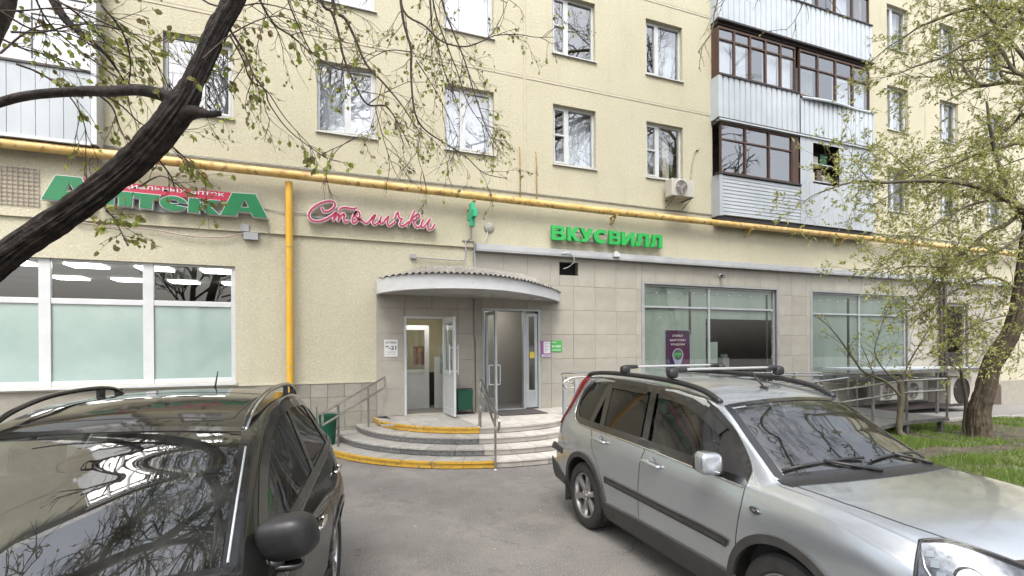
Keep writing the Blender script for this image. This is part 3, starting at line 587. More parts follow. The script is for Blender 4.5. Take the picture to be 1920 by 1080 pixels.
# shop interior behind the glass
b = MB(); b.box(5.6, 20.2, .3, .31, 6.9, 6.91) if False else None
def room(x0, x1, y0, y1, z0, z1, m, name, open_front=True):
    b = MB(); v = [(x0, y0, z0), (x1, y0, z0), (x1, y1, z0), (x0, y1, z0), (x0, y0, z1), (x1, y0, z1), (x1, y1, z1), (x0, y1, z1)]
    b.add(v, [(0, 1, 2, 3), (4, 7, 6, 5), (1, 5, 6, 2), (3, 2, 6, 7), (0, 3, 7, 4)]); return rel(b.build(name, m, BLD))
room(7.3, 24., .24, 6., -.1, 4.1, M['room'], 'shop_room')
for q_ in ((9.0, 9.6, 2.4, 3.0, 4.05, 4.08), (11.2, 11.8, 2.4, 3., 4.05, 4.08), (16, 16.6, 2.4, 3., 4.05, 4.08)): rel(MB().box(*q_).build('ceiling_light', glow('shop_fill_panel', (1, .97, .9), 4.), BLD))  # glowing panels out of sight, added to lighten the shop interior
for k in range(9):
    for z_ in (1.15, 1.5): rel(MB().box(10.45 + k * .24, 10.6 + k * .24, 3.6, 3.8, z_ + .1, z_ + .1 + .12 + .12 * ((k * 5) % 3) / 2).build('goods', M[('red', 'green', 'roomcream', 'white', 'yellow')[(k * 3 + int(z_ * 7)) % 5]], BLD))
rel(MB().box(10.4, 12.7, 3.5, 3.9, 1.2, 1.24).box(10.4, 12.7, 3.5, 3.9, 1.55, 1.59).build('shelf', M['white'], BLD, kind='stuff'))
for zz_, w_ in ((1.55, .13), (1.62, .09)): pass
b = MB(); b.box(11.95, 12.2, 1.3, 1.5, 1.25, 1.62); b.box(12.0, 12.15, 1.32, 1.48, 1.62, 1.72); rel(b.build('bag_of_goods', M['white'], BLD, bevel=.02))
b = MB(); b.box(10.4, 12.6, 1.2, 1.7, 0, 1.25); rel(b.build('counter', M['darktrim'], BLD))
b = MB(); b.box(10.3, 12.7, 2.4, 2.5, 2.25, 2.7); rel(b.build('menu_board', M['roomgrey'], BLD))

# ---------------------------------------------------------------- doorways
room(1.35, 3.3, .24, 2.6, .48, 3.0, M['roomcream'], 'pharmacy_lobby'); room(3.45, 6.6, .2, 3.4, .48, 3.2, M['roomgrey'], 'shop_lobby')
def wall_clip(x0, x1, z0, z1, y0, y1, hole, m, name):
    b = MB()
    for a, c, d, e in clip_rects((x0, x1, z0, z1), [hole]): b.box(a, c, y0, y1, d, e)
    return rel(b.build(name, m, BLD))
wall_clip(1.35, 3.3, .48, 3.0, .176, .239, (D1[0], D1[1], .3, D1[3]), M['roomgrey'], 'lobby_wall')
for q_ in ((1.9, 2.6, .5, 1.0, 2.95, 2.98), (3.9, 4.5, .5, 1.0, 3.14, 3.17)): rel(MB().box(*q_).build('ceiling_light', glow('lobby_panel_and_fill', (1, .96, .88), 7.), BLD))  # pharmacy lobby lamp, then an unseen panel added to brighten the shop lobby
b = MB(); b.box(1.35, 3.3, .24, 2.6, .481, .50); b.box(3.45, 6.6, .2, 3.4, .481, .50); rel(b.build('lobby_floor', M['paving'], BLD))
# frame of the left door, leaf swung outwards
dr = link('door', None, BLD); rel(dr)
b = MB(); a, c, d, e = D1; b.box(a - .05, a, -.005, .12, d, e + .05); b.box(c, c + .05, -.005, .12, d, e + .05); b.box(a, c, -.005, .12, e, e + .05); b.build('door_frame', M['white'], dr)
def leaf(parent, hinge, ang, w, h, glass_z, m=M['white'], rail=.11, pan=M['glass_dark'], t=.045, solid=None):
    """door leaf hinged at hinge (x,y,z), opened by ang degrees from +X towards the viewer"""
    A = Matrix.Translation(hinge) @ Matrix.Rotation(R(ang), 4, 'Z')
    b = MB(); b.box(0, rail, -t, 0, 0, h); b.box(w - rail, w, -t, 0, 0, h); b.box(rail, w - rail, -t, 0, h - rail, h); b.box(rail, w - rail, -t, 0, 0, .14); b.box(rail, w - rail, -t, 0, glass_z - .08, glass_z)
    o = b.build('door_leaf', m, parent); o.matrix_parent_inverse = Matrix(); o.matrix_local = A
    lo = MB(); lo.box(rail - .005, w - rail + .005, -t * .7, -t * .3, .13, glass_z - .07)
    if glass_z > .2: q = lo.build('door_panel', m, parent); q.matrix_local = A
    g = MB(); g.pane(rail - .005, w - rail + .005, -t * .5, glass_z - .01, h - rail + .01); q = g.build('pane', pan, parent); q.matrix_local = A
    return A
def handle(parent, A, x, z0, z1, t, out=.07, r=.013, m=M['white'], both=True, sq=False):
    b = MB()
    for sgn, y in ((-1, -t),) + (((1, 0),) if both else ()):
        yy = y + sgn * out; b.tube([A @ Vector((x, yy, z0 - (.07 if not sq else 0))), A @ Vector((x, yy, z1 + (.07 if not sq else 0)))], r, 8)
        for z in (z0, z1): b.tube([A @ Vector((x, y, z)), A @ Vector((x, yy, z))], r, 8)
    b.build('door_handle', m, parent)
A = leaf(dr, Vector((2.65, -.01, .53)), -88, .88, 2.1, .95); handle(dr, A, .80, .95, 1.45, .045)
# inner door, notice boards and cabinet in the lobby
dr2 = link('door', None, BLD); rel(dr2); leaf(dr2, Vector((1.62, 1.15, .5)), 4, .92, 2.03, .95, pan=M['glass_dark'])
b = MB(); b.box(1.36, 3.28, 1.75, 1.8, .5, 1.35); rel(b.build('dark_dado', M['darktrim'], BLD))
b = MB(); b.box(2.66, 3.28, 1.1, 1.16, .5, 1.75); rel(b.build('side_panel', M['white'], BLD))
b = MB(); b.box(1.7, 2.42, 1.74, 1.7485, .9, 1.28); rel(b.build('dark_board', M['green'], BLD)) if False else None
# right door: narrow fixed leaf open on the left, glazed side light on the right
dr3 = link('door', None, BLD); rel(dr3); a, c, d, e = D2
b = MB(); b.box(a - .06, a, -.012, .12, d, e + .06); b.box(c, c + .06, -.012, .12, d, e + .06); b.box(a, c, -.012, .12, e, e + .06); b.box(4.58, 4.64, .0, .11, d, e); b.build('door_frame', M['alu'], dr3, bevel=.004)
A = leaf(dr3, Vector((3.66, .0, .53)), -87, .62, 2.26, .30, M['alu'], .075); handle(dr3, A, .52, .62, 1.05, .045, .11, .011, M['white'], True, True)
A = leaf(dr3, Vector((4.65, .06, .53)), 0, .30, 2.26, .42, M['alu'], .07)
b = MB(); b.box(4.74, 4.87, .008, .012, 1.72, 1.87); b.build('yellow_sticker', mat('yellow_sticker', (.7, .55, .06), rough=.6), dr3)
b = MB(); b.box(3.6, 4.6, .0, .14, .5, .515); b.build('threshold', M['alu'], dr3)
b = MB(); b.box(3.5, 6.5, 1.5, 1.55, .5, 3.1); rel(b.build('lobby_partition', M['roomgrey'], BLD))

# ================================================================ CANOPY
can = empty('entrance_canopy', (3.4, 0, 3.1), label='half-round grey canopy with a wavy slate roof over the two entrance doors', cat='canopy')
def relc(o, loc): o.matrix_parent_inverse = Matrix.Translation([-q for q in loc]); return o
ctrl = [(1.17, .0), (1.18, -.42), (1.52, -1.15), (2.05, -1.66), (2.68, -1.93), (3.25, -1.93), (3.75, -1.73), (4.35, -1.33), (4.95, -.80), (5.40, -.30), (5.53, .0)]
def catmull(P, n=8, closed=False):
    P = [np.array(p, float) for p in P]; out = []
    for i in range(len(P) - 1):
        p0 = P[max(0, i - 1)]; p1, p2 = P[i], P[i + 1]; p3 = P[min(len(P) - 1, i + 2)]
        for k in range(n):
            t = k / n; out.append(.5 * ((2 * p1) + (-p0 + p2) * t + (2 * p0 - 5 * p1 + 4 * p2 - p3) * t * t + (-p0 + 3 * p1 - 3 * p2 + p3) * t ** 3))
    out.append(P[-1]); return out
ed = catmull(ctrl, 7); zb_ = lambda x: 3.12 - .012 * (x - 1.2)
b = MB(); fh = .30
b.grid([[(p[0], p[1], zb_(p[0]) + (fh - .02 * (p[0] - 1.2) if k else 0)) for p in ed] for k in (0, 1)])
inn = [(3.4 + (p[0] - 3.4) * .975, p[1] * .975) for p in ed]
b.grid([[(p[0], p[1], zb_(p[0])) for p in ed], [(p[0], p[1], zb_(p[0]) + .0) for p in inn]]); b.grid([[(p[0], p[1], zb_(p[0]) + .25) for p in inn], [(p[0], p[1], zb_(p[0])) for p in inn]])
relc(b.build('fascia', M['fascia'], can, smooth=True, sharp=40), (3.4, 0, 3.1))
b = MB(); n = len(inn)
for x0_, x1_ in ((0, 22), (22, 44), (44, n - 1)):
    seg = inn[x0_:x1_ + 1]; b.add([(p[0], p[1], zb_(p[0]) + .025) for p in seg] + [(seg[-1][0] - .004, -.0, zb_(seg[-1][0]) + .025), (seg[0][0] + .004, -.0, zb_(seg[0][0]) + .025)], [tuple(range(len(seg) + 2))])
relc(b.build('soffit', M['soffit'], can), (3.4, 0, 3.1))
# wavy roof: rises from the rim to the wall
def roofz(x, y):
    # inside distance to the rim, along y
    yr = np.interp(x, [p[0] for p in ed], [p[1] for p in ed]); top = 3.84 - .06 * abs(x - 3.0)
    t = min(1, max(0, (y - yr) / max(.05, -yr))) if yr < -.05 else 0
    hx = min(1, (x - 1.17) / 1.0, (5.53 - x) / .95); base = zb_(x) + fh - .02 * (x - 1.2) + .012
    return base + (top - base) * (t ** .8) * max(0, hx)
b = MB(); rows = []
NX = 240
for j in range(9):
    row = []
    for i in range(NX + 1):
        x = 1.19 + (5.51 - 1.19) * i / NX; yr = float(np.interp(x, [p[0] for p in ed], [p[1] for p in ed])) * 1.02 - .05 * (1 + .5 * noise.noise((x * 5, 0, 0)))
        y = yr * (1 - j / 8); row.append((x, y, roofz(x, y) + .021 * math.sin(x * 2 * math.pi / .105) * (1 if x > 3.3 else 1)))
    rows.append(row)
b.grid(rows); o = relc(b.build('corrugated_roof', M['asbestos'], can, smooth=True), (3.4, 0, 3.1)); m_ = o.modifiers.new('solid', 'SOLIDIFY'); m_.thickness = .008
for x, y in ((2.05, -.7), (3.35, -.8), (4.62, -.65)):
    b = MB(); b.lathe([(0, -.045), (.09, -.04), (.12, -.015), (.125, .0)], (x, y, zb_(x) + .024), 24, 'Z'); relc(b.build('ceiling_lamp', M['soffit'], can, smooth=True), (3.4, 0, 3.1))

# ================================================================ STEPS
st = empty('entrance_steps', (3.4, -1, 0), label='half-round entrance steps, dark granite with yellow edges left and pale tiles right', cat='steps')
rels = lambda o: relc(o, (3.4, -1, 0))
RAD = [3.44, 3.05, 2.66, 2.29]; H4 = .125; CXs = 3.4
A0, A1 = math.pi * 1.0, math.pi * 2.0
SPLIT = R(257.5)     # angle where granite gives way to pale tiles
def polar(r, a, z): return (CXs + r * math.cos(a), r * math.sin(a), z)
for k, rr in enumerate(RAD):
    z0, z1 = k * H4, (k + 1) * H4; sp = math.atan2(-rr * .985, -.70 - .04 * k) % (2 * math.pi) if k < 3 else math.atan2(-2.2, -.62) % (2 * math.pi)
    sp = math.pi * 2 - math.acos(max(-1, (-.72 if k == 0 else -.80 + .03 * k) / rr)) if k < 3 else math.pi * 2 - math.acos(-.62 / rr)
    nL = 9 - k; nR = 13 - k
    for side_, (aa, ab, nn) in enumerate(((A0, sp, nL), (sp, A1, nR))):
        for i in range(nn):
            a0 = aa + (ab - aa) * i / nn; a1 = aa + (ab - aa) * (i + 1) / nn - .0025
            sub = 5; yel = (side_ == 0 and k in (0, 3))
            b = MB(); ri, ro = rr - .06, rr - .002 * ((i * 7) % 3)
            ang = [a0 + (a1 - a0) * q / sub for q in range(sub + 1)]; zl = z0 + .012; zh = z1 - (.028 if not yel else .034)
            b.grid([[polar(ri, q, zl) for q in ang], [polar(ro, q, zl) for q in ang], [polar(ro, q, zh) for q in ang], [polar(ri, q, zh) for q in ang]]); m_ = sub + 1; b.f += [(0, m_, 2 * m_, 3 * m_), (sub, 3 * m_ + sub, 2 * m_ + sub, m_ + sub)]; b.m += [0, 0]
            rels(b.build('riser_tile', M['yellow'] if yel else (M['granite'] if side_ == 0 else M['lightriser']), st, smooth=False))
            # tread piece with a small nose
            rin = RAD[k + 1] - .05 if k < 3 else .0
            b = MB(); rn = rr + .018; z = z1; t = .027 if not yel else .033
            inner = [polar(max(rin, .02), q, z) for q in ang]; outer = [polar(rn, q, z) for q in ang]; lower = [polar(rn, q, z - t) for q in ang]; lin = [polar(rr - .05, q, z - t) for q in ang]
            if k == 3:
                rm = rr - .26; inner = [polar(rm, q, z) for q in ang]
            b.grid([inner, outer]); b.grid([outer, lower]); b.grid([lower, lin])
            if side_ == 0 and k in (0, 3): b.m = [0] * (len(b.m))
            rels(b.build('tread_tile', M['granite_top'] if side_ == 0 else M['lightstone'], st))
            if yel:
                b = MB(); b.grid([[polar(rn - .022, q, z + .003) for q in ang], [polar(rn + .003, q, z + .003) for q in ang], [polar(rn + .003, q, z - t - .002) for q in ang]]); rels(b.build('yellow_edge', M['yellow'], st))
b = MB(); ang = [A0 + (A1 - A0) * q / 60 for q in range(61)]
for k in range(4): b.grid([[polar(RAD[k] - .03, q, k * H4 - .01 if k else -.15) for q in ang], [polar(RAD[k] - .03, q, (k + 1) * H4 - .028) for q in ang], [polar(max(.02, RAD[k] - .5), q, (k + 1) * H4 - .028) for q in ang]])
rels(b.build('concrete_core', M['grout'], st))
# landing paving
def in_disc(x, y, r): return (x - CXs) ** 2 + y * y < r * r
def landing_poly(x0, x1, y0, y1, r):
    pts = []
    for q in range(9): x = x0 + (x1 - x0) * q / 8; yl = -math.sqrt(max(0, r * r - (x - CXs) ** 2)); pts.append((x, max(y0, yl)))
    return pts + [(x1, y1), (x0, y1)]
rl = 2.29 - .262
xs_l = [1.12, 1.72, 2.32, 2.78, 3.3, 3.85, 4.4, 4.95, 5.5, 5.68]; ys_l = [-2.1, -1.6, -1.1, -.6, .0]
for i in range(len(xs_l) - 1):
    for j in range(4):
        x0, x1, y0, y1 = xs_l[i], xs_l[i + 1] - .006, ys_l[j], ys_l[j + 1] - .006
        pp = landing_poly(x0, x1, y0, y1, rl + .01)
        pp = [p for p in pp if p[1] <= y1]
        if len(pp) < 3 or max(p[1] for p in pp) - min(p[1] for p in pp) < .02: continue
        if all(abs(p[1] - y1) < 1e-6 for p in pp): continue
        b = MB(); zt = .5 - .0005 * ((i + j) % 3); b.prism(pp if True else pp, .46, zt); rels(b.build('landing_tile', M['granite_top'] if x1 < 2.8 else M['lightstone'], st))
# door mats
tag(MB().box(3.66, 4.75, -.98, -.14, .502, .522).build('door_mat', M['mat'], label='dark grey doormat in front of the open grey shop door', cat='doormat'))
tag(MB().box(2.02, 2.62, -.03, .12, .502, .514).build('door_mat', M['mat'], label='thin dark doormat on the threshold of the white pharmacy door', cat='doormat')) if False else None

# ================================================================ HANDRAILS
def rail_tube(b, pts, r=.021): b.tube(catmull(pts, 5), r, 10)
hl = empty('handrail', (.2, -1, 0), label='sloping steel handrail on the left side of the steps by the plinth', cat='handrail')
relh = lambda o: relc(o, (.2, -1, 0))
# runs from low at the bottom of the steps up to the wall by the entry
a0 = Vector((.06, -1.35, .80)); a1 = Vector((1.32, -.12, 1.36)); 
b = MB(); dn = Vector((0, 0, -.22))
b.tube([a0, a1], .021, 10); b.tube([a0 + dn, a1 + dn], .021, 10); b.tube([a0, a0 + dn], .021, 10); b.tube([a1, a1 + dn], .021, 10); relh(b.build('rail', M['steel'], hl, smooth=True, sharp=50))
for t, zb in ((.22, 0.0), (.70, .36)):
    p = a0.lerp(a1, t); b = MB(); b.tube([(p.x, p.y, zb), (p.x, p.y, p.z - .02)], .019, 10); relh(b.build('post', M['galv'], hl, smooth=True, sharp=50))
hm = empty('handrail', (2.7, -2.8, 0), label='double steel handrail with rounded ends in the middle of the steps', cat='handrail')
relm = lambda o: relc(o, (2.7, -2.8, 0))
u0 = Vector((2.86, -2.05, 1.37)); u1 = Vector((2.66, -3.55, .86)); off = Vector((0, 0, -.20))
b = MB(); loop = [u0, u0.lerp(u1, .5), u1, u1 + Vector((0, -.07, -.10)), u1 + off + Vector((0, .03, -.01)), (u0 + off).lerp(u1 + off, .5), u0 + off, u0 + Vector((0, .08, -.10))]
cl = catmull([loop[0]] + loop[1:] + [loop[0]], 5); b.tube(cl, .023, 10); relm(b.build('rail', M['steel'], hm, smooth=True))
for x, y, z0, z1 in ((2.80, -2.12, .5, 1.34), (2.665, -3.42, 0, .90)):
    b = MB(); b.tube([(x, y, z0), (x, y, z1)], .02, 10); b.lathe([(.05, 0), (.045, .012), (.021, .014)], (x, y, z0), 16, 'Z'); relm(b.build('post', M['steel'], hm, smooth=True, sharp=50))
b = MB(); b.tube([(2.80, -2.20, .5), (2.80, -2.20, .86)], .02, 10); b.tube([(2.8, -2.2, .85), (2.8, -2.2, .9)], [.028, .024], 10); relm(b.build('stub_post', M['steel'], hm, smooth=True, sharp=50))

# ================================================================ RAMP
rp = empty('access_ramp', (9, -2.5, 0), label='switchback metal access ramp with steel railings right of the entrance', cat='ramp')
relr = lambda o: relc(o, (9, -2.5, 0))
def deck(b, x0, z0, x1, z1, y0, y1, t=.09): b.add([(x0, y0, z0), (x1, y0, z1), (x1, y1, z1), (x0, y1, z0), (x0, y0, z0 - t), (x1, y0, z1 - t), (x1, y1, z1 - t), (x0, y1, z0 - t)], [(0, 1, 2, 3), (4, 7, 6, 5), (0, 4, 5, 1), (1, 5, 6, 2), (2, 6, 7, 3), (3, 7, 4, 0)])
for nm, q in (('upper_deck', (5.66, .5, 12.0, .33, -2.1, -.85)), ('platform', (12.005, .33, 13.45, .32, -4.0, -.85)), ('lower_deck', (12.0, .325, 7.4, .03, -4.0, -2.72))):
    b = MB(); deck(b, *q); relr(b.build(nm, M['galv'], rp, bevel=.004))
for x, y in ((13.3, -3.9), (13.3, -.95), (12.1, -3.9), (10.5, -3.9), (9, -3.9), (8, -2), (10, -2), (6.2, -2)):
    b = MB(); zt = .3 if x > 9.5 else .18; b.box(x - .04, x + .04, y - .04, y + .04, gz(x) - .1, zt - .07); relr(b.build('leg', M['galv'], rp))
def railing(pts, h=(.88, .62), ext=None, rounded=True, skip=()):
    n = len(pts)
    for hh in h:
        b = MB(); b.tube([Vector(p) + Vector((0, 0, hh)) for p in pts], .021, 10); relr(b.build('rail', M['steel'], rp, smooth=True, sharp=50))
    for i in range(n - 1):
        p0, p1 = Vector(pts[i]), Vector(pts[i + 1]); m_ = max(1, int((p1 - p0).length / .95))
        for k in range(m_ + (1 if i == n - 2 else 0)):
            p = p0.lerp(p1, k / m_); b = MB(); b.box(p.x - .018, p.x + .018, p.y - .018, p.y + .018, p.z - .02, p.z + h[0]); relr(b.build('post', M['galv'], rp))
railing([(5.0, -2.12, .5), (5.66, -2.12, .5), (12.0, -2.12, .33)]) if False else None
railing([(5.75, -2.08, .5), (11.9, -2.08, .34)]); railing([(6.2, -.88, .48), (13.42, -.88, .32), (13.42, -3.97, .32), (12.0, -3.97, .32), (7.6, -3.97, .05)]); railing([(7.6, -2.74, .05), (11.9, -2.74, .32)])
# the rounded rail ends at the landing
b = MB()
for dx, z1, z2 in ((0, 1.33, 1.07),):
    rail_tube(b, [(5.9, -2.05, z1 + .02), (5.0, -1.98, z1 + .03), (4.72, -1.96, z1 - .03), (4.64, -1.95, (z1 + z2) / 2), (4.74, -1.96, z2), (5.3, -2.02, z2 - .16), (5.9, -2.06, z2 - .2)], .024)
    rail_tube(b, [(5.9, -1.25, z1 + .08), (5.1, -1.28, z1 + .08), (4.86, -1.45, z1 + .06), (4.82, -1.8, z1 - .02), (4.9, -1.9, z1 - .1), (5.9, -1.98, z1 - .25)], .022)
    b.tube([(4.86, -1.6, 1.12), (5.9, -1.7, 1.08)], .02, 8)
relr(b.build('rounded_rail_end', M['steel'], rp, smooth=True))
for x, y in ((4.92, -1.98), (5.0, -1.3)): b = MB(); b.box(x - .035, x + .035, y - .035, y + .035, .32 if x < 4.95 else .5, 1.3); relr(b.build('post', M['alu'], rp))
b = MB(); b.box(4.66, 4.90, -2.05, -1.9, .50, .60); relr(b.build('bracket_plate', M['galv'], rp))

# ================================================================ GAS PIPE
gp = empty('gas_pipe', (0, -.2, 5.5), label='long yellow gas pipe running across the facade under the flats', cat='pipe')
relg = lambda o: relc(o, (0, -.2, 5.5))
b = MB(); b.tube([(-14, -.22, 5.45), (-.53, -.22, 5.44), (6.8, -.22, 5.38), (16.3, -.22, 5.40), (40, -.22, 5.40)], .082, 16); relg(b.build('pipe_run', M['gas'], gp, smooth=True, sharp=60))
for x in (-6.3, -2.0, 3.3, 7.02, 11.5, 15.3, 18.6, 22): b = MB(); b.tube([(x, .0, 5.14), (x, -.12, 5.15), (x, -.26, 5.31)], .028, 6); b.box(x - .03, x + .03, -.32, .0, 5.28, 5.30); relg(b.build('bracket', M['gas'], gp))
for x in (-5.0, 1.2, 9.4): b = MB(); b.tube([(x, -.22, 5.45), (x + .02, -.22, 5.45)], .088, 16); relg(b.build('weld_seam', M['gas'], gp, smooth=True, sharp=40)) if False else None
dp = empty('downpipe', (-.53, -.1, 0), label='yellow vertical pipe dropping from the gas pipe to the plinth beside the pharmacy window', cat='pipe')
b = MB(); b.tube([(-.535, -.12, .1), (-.535, -.12, 5.32)], .068, 16); relc(b.build('pipe', mat('yellow_pipe', (.70, .38, .02), (.74, .44, .05), 1.5, .42, bump=.05), dp, smooth=True, sharp=60), (-.53, -.1, 0))
for z in (1.6, 3.55, 4.0): b = MB(); b.tube([(-.535, -.12, z), (-.535, -.12, z + .02)], .073, 16); relc(b.build('collar', M['gas'], dp, smooth=True, sharp=40), (-.53, -.1, 0))
for x, z0, z1, t in ((4.50, 5.55, 6.72, 'left one of the two thin yellow pipes rising from the gas pipe'), (4.93, 5.52, 6.65, 'right one of the two thin yellow pipes rising from the gas pipe')):
    b = MB(); b.tube([(x, -.05, z0), (x, -.05, z1 - .05), (x - .02, -.06, z1), (x - .05, -.10, z1 + .02)], .013, 8); b.build('thin_pipe', M['gas'], smooth=True, label=t, cat='pipe', group='thin risers over the gas pipe')
# dark drainpipes by the small window
for x, t in ((20.42, 'left one of the two dark drainpipes near the tree'), (20.66, 'right one of the two dark drainpipes near the tree')):
    b = MB(); b.tube([(x, -.09, -.3), (x, -.09, 4.05), (x, .02, 4.15)], .055, 12)
    b.build('drainpipe', M['darktrim'], smooth=True, sharp=60, label=t, cat='drainpipe', group='dark drainpipes at the small window')
# ================================================================ SIGNS
def offset_poly(P, d):
    n = len(P); A = sum(P[i][0] * P[(i + 1) % n][1] - P[(i + 1) % n][0] * P[i][1] for i in range(n)); s = 1 if A > 0 else -1; out = []
    for i in range(n):
        p0, p1, p2 = Vector(P[i - 1]), Vector(P[i]), Vector(P[(i + 1) % n]); e1 = (p1 - p0).normalized(); e2 = (p2 - p1).normalized()
        n1 = Vector((e1.y, -e1.x)) * s; n2 = Vector((e2.y, -e2.x)) * s; m = (n1 + n2); m = m / max(.35, m.dot(n1)) if m.length > 1e-6 else n1
        out.append(tuple(p1 + m * d))
    return out
from mathutils.geometry import tessellate_polygon
def slab_holes(b, outer, hole, y0, y1):
    hs = [] if not hole else (hole if isinstance(hole[0], list) else [hole]); loops = [outer] + hs; offs = [sum(len(l) for l in loops[:i]) for i in range(len(loops))]; pts = [p for l in loops for p in l]; n = len(pts)
    tr = tessellate_polygon([[Vector((x, z, 0)) for x, z in l] for l in loops])
    b.add([(x, y0, z) for x, z in pts] + [(x, y1, z) for x, z in pts], [tuple(t) for t in tr] + [tuple(n + i for i in t[::-1]) for t in tr] +
          [(o_ + i, o_ + (i + 1) % len(l), n + o_ + (i + 1) % len(l), n + o_ + i) for o_, l in zip(offs, loops) for i in range(len(l))])
def wallpt(px, py, Y=0.):
    v = at(px, py, 1.) - Vector((0, -DIST, EYE)); t = (Y + DIST) / v.y; return (v.x * t, EYE + v.z * t)
# --- pharmacy sign
sg = empty('pharmacy_sign', (-2.7, 0, 4.8), label='green and crimson sign with the big letters АПТЕКА behind the leaning trunk', cat='sign')
rsg = lambda o: relc(o, (-2.7, 0, 4.8)); YS = -.16
c6 = lambda P: [wallpt(60 + x / 4.174, 310 + y / 4.174, YS) for x, y in P]
def ell(cx, cy, rx, ry, a0=0, a1=360, n=24, sl=.09): return [(cx + rx * math.cos(R(a0 + (a1 - a0) * i / n)), cy + ry * math.sin(R(a0 + (a1 - a0) * i / n)) + sl * rx * math.cos(R(a0 + (a1 - a0) * i / n))) for i in range(n + 1)]
LET = [([(187, 78), (385, 97), (478, 300), (365, 288), (345, 248), (245, 240), (215, 274), (75, 262)], [(297, 135), (332, 206), (262, 203)]),
       ([(535, 193), (788, 213), (782, 322), (678, 313), (680, 245), (640, 242), (636, 308), (532, 298)], None),
       ([(795, 215), (1000, 235), (990, 268), (945, 264), (938, 342), (845, 330), (848, 258), (798, 252)], None),
       ([(1132, 292), (1148, 275)] + ell(1107, 282, 45, 24, -10, -330, 18)[2:15] + [(1105, 308), (1213, 316)] + ell(1107, 298, 106, 56, 30, 350, 26) + [(1206, 296)], None),
       ([(1228, 256), (1314, 262), (1311, 300), (1385, 272), (1465, 276), (1396, 325), (1462, 384), (1380, 378), (1310, 325), (1307, 372), (1222, 362)], None),
       ([(1568, 215), (1750, 228), (1842, 412), (1735, 402), (1712, 368), (1612, 360), (1598, 394), (1478, 385)], [(1663, 262), (1698, 331), (1630, 328)])]
LET[3] = (ell(1107, 298, 106, 56, 22, 348, 28) + [(1150, 290)] + ell(1107, 284, 42, 17, -8, -345, 18)[1:-1] + [(1120, 312)], None)
for P, Hh in LET:
    P = c6(P); Hh = c6(Hh) if Hh else None; r_ = empty('letter'); r_.parent = sg
    bb = MB(); slab_holes(bb, P, Hh, YS - .010, YS + .0); o = bb.build('letter_face', M['green'], r_); o.matrix_parent_inverse = Matrix.Translation((2.7, 0, -4.8))
    bb = MB(); slab_holes(bb, offset_poly(P, .013), offset_poly(Hh, -.010) if Hh else None, YS + .001, YS + .11); o = bb.build('letter_rim', M['white'], r_); o.matrix_parent_inverse = Matrix.Translation((2.7, 0, -4.8))
bb = MB(); Pb = c6([(392, 100), (1563, 212), (1528, 276), (1470, 272), (396, 178)]); slab_holes(bb, Pb, None, YS + .02, YS + .06); rsg(bb.build('crimson_band', M['red'], sg))
bb = MB(); Pb2 = c6([(560, 320), (1540, 395), (1540, 345), (560, 250)]); bb.slab(Pb2, YS + .125, YS + .14); rsg(bb.build('mounting_rail', M['greytrim'], sg))
def glyph(ch, bold=.02):
    cu = bpy.data.curves.new('g', 'FONT'); cu.body = ch; cu.size = 1; cu.offset = bold; cu.extrude = 0; o = bpy.data.objects.new('g', cu); COL.objects.link(o)
    bpy.context.view_layer.update(); me = bpy.data.meshes.new_from_object(o.evaluated_get(bpy.context.evaluated_depsgraph_get())); bpy.data.objects.remove(o); bpy.data.curves.remove(cu)
    V = [tuple(v.co) for v in me.vertices]; F = [tuple(p.vertices) for p in me.polygons]; E_ = {}
    for f in F:
        for i in range(len(f)): k = (f[i], f[(i + 1) % len(f)]); E_[k] = 1
    border = [k for k in E_ if (k[1], k[0]) not in E_]; bpy.data.meshes.remove(me); return V, F, border
def glyph_solid(b, ch, box_, y0, y1, bold=.02, shear=0.):
    """box_: (x0,x1,z0,z1) the glyph is fitted to"""
    V, F, Bd = glyph(ch, bold)
    if not V: return
    xs_ = [v[0] for v in V]; ys_ = [v[1] for v in V]; sx = (box_[1] - box_[0]) / (max(xs_) - min(xs_)); sz = (box_[3] - box_[2]) / (max(ys_) - min(ys_))
    Q = [(box_[0] + (v[0] - min(xs_)) * sx, box_[2] + (v[1] - min(ys_)) * sz) for v in V]; Q = [(x + shear * (z - box_[2]), z) for x, z in Q]; n = len(Q)
    b.add([(x, y0, z) for x, z in Q] + [(x, y1, z) for x, z in Q], F + ([tuple(n + i for i in f[::-1]) for f in F] + [(a, n + a, n + c, c) for a, c in Bd] if y1 > y0 else []))
def text_flat(b, s, x0, x1, z, h, y, bold=.01, desc=False):
    cu = bpy.data.curves.new('g', 'FONT'); cu.body = s; cu.size = 1; cu.offset = bold; o = bpy.data.objects.new('g', cu); COL.objects.link(o); bpy.context.view_layer.update()
    me = bpy.data.meshes.new_from_object(o.evaluated_get(bpy.context.evaluated_depsgraph_get())); bpy.data.objects.remove(o); bpy.data.curves.remove(cu)
    xs_ = [v.co.x for v in me.vertices]; ys_ = [v.co.y for v in me.vertices]
    if not xs_: return
    sx = (x1 - x0) / (max(xs_) - min(xs_)); sz = h / (max(ys_) - min(ys_))
    b.add([(x0 + (v.co.x - min(xs_)) * sx, y, z + (v.co.y - min(ys_)) * sz) for v in me.vertices], [tuple(p.vertices) for p in me.polygons]); bpy.data.meshes.remove(me)
bb = MB(); a_, c_ = c6([(640, 190)])[0], c6([(1505, 252)])[0]
text_flat(bb, 'социальных аптек', a_[0] - .12, c_[0], c_[1] + .005, .085, YS + .017, .008); rsg(bb.build('band_lettering', M['white'], sg, kind='stuff'))

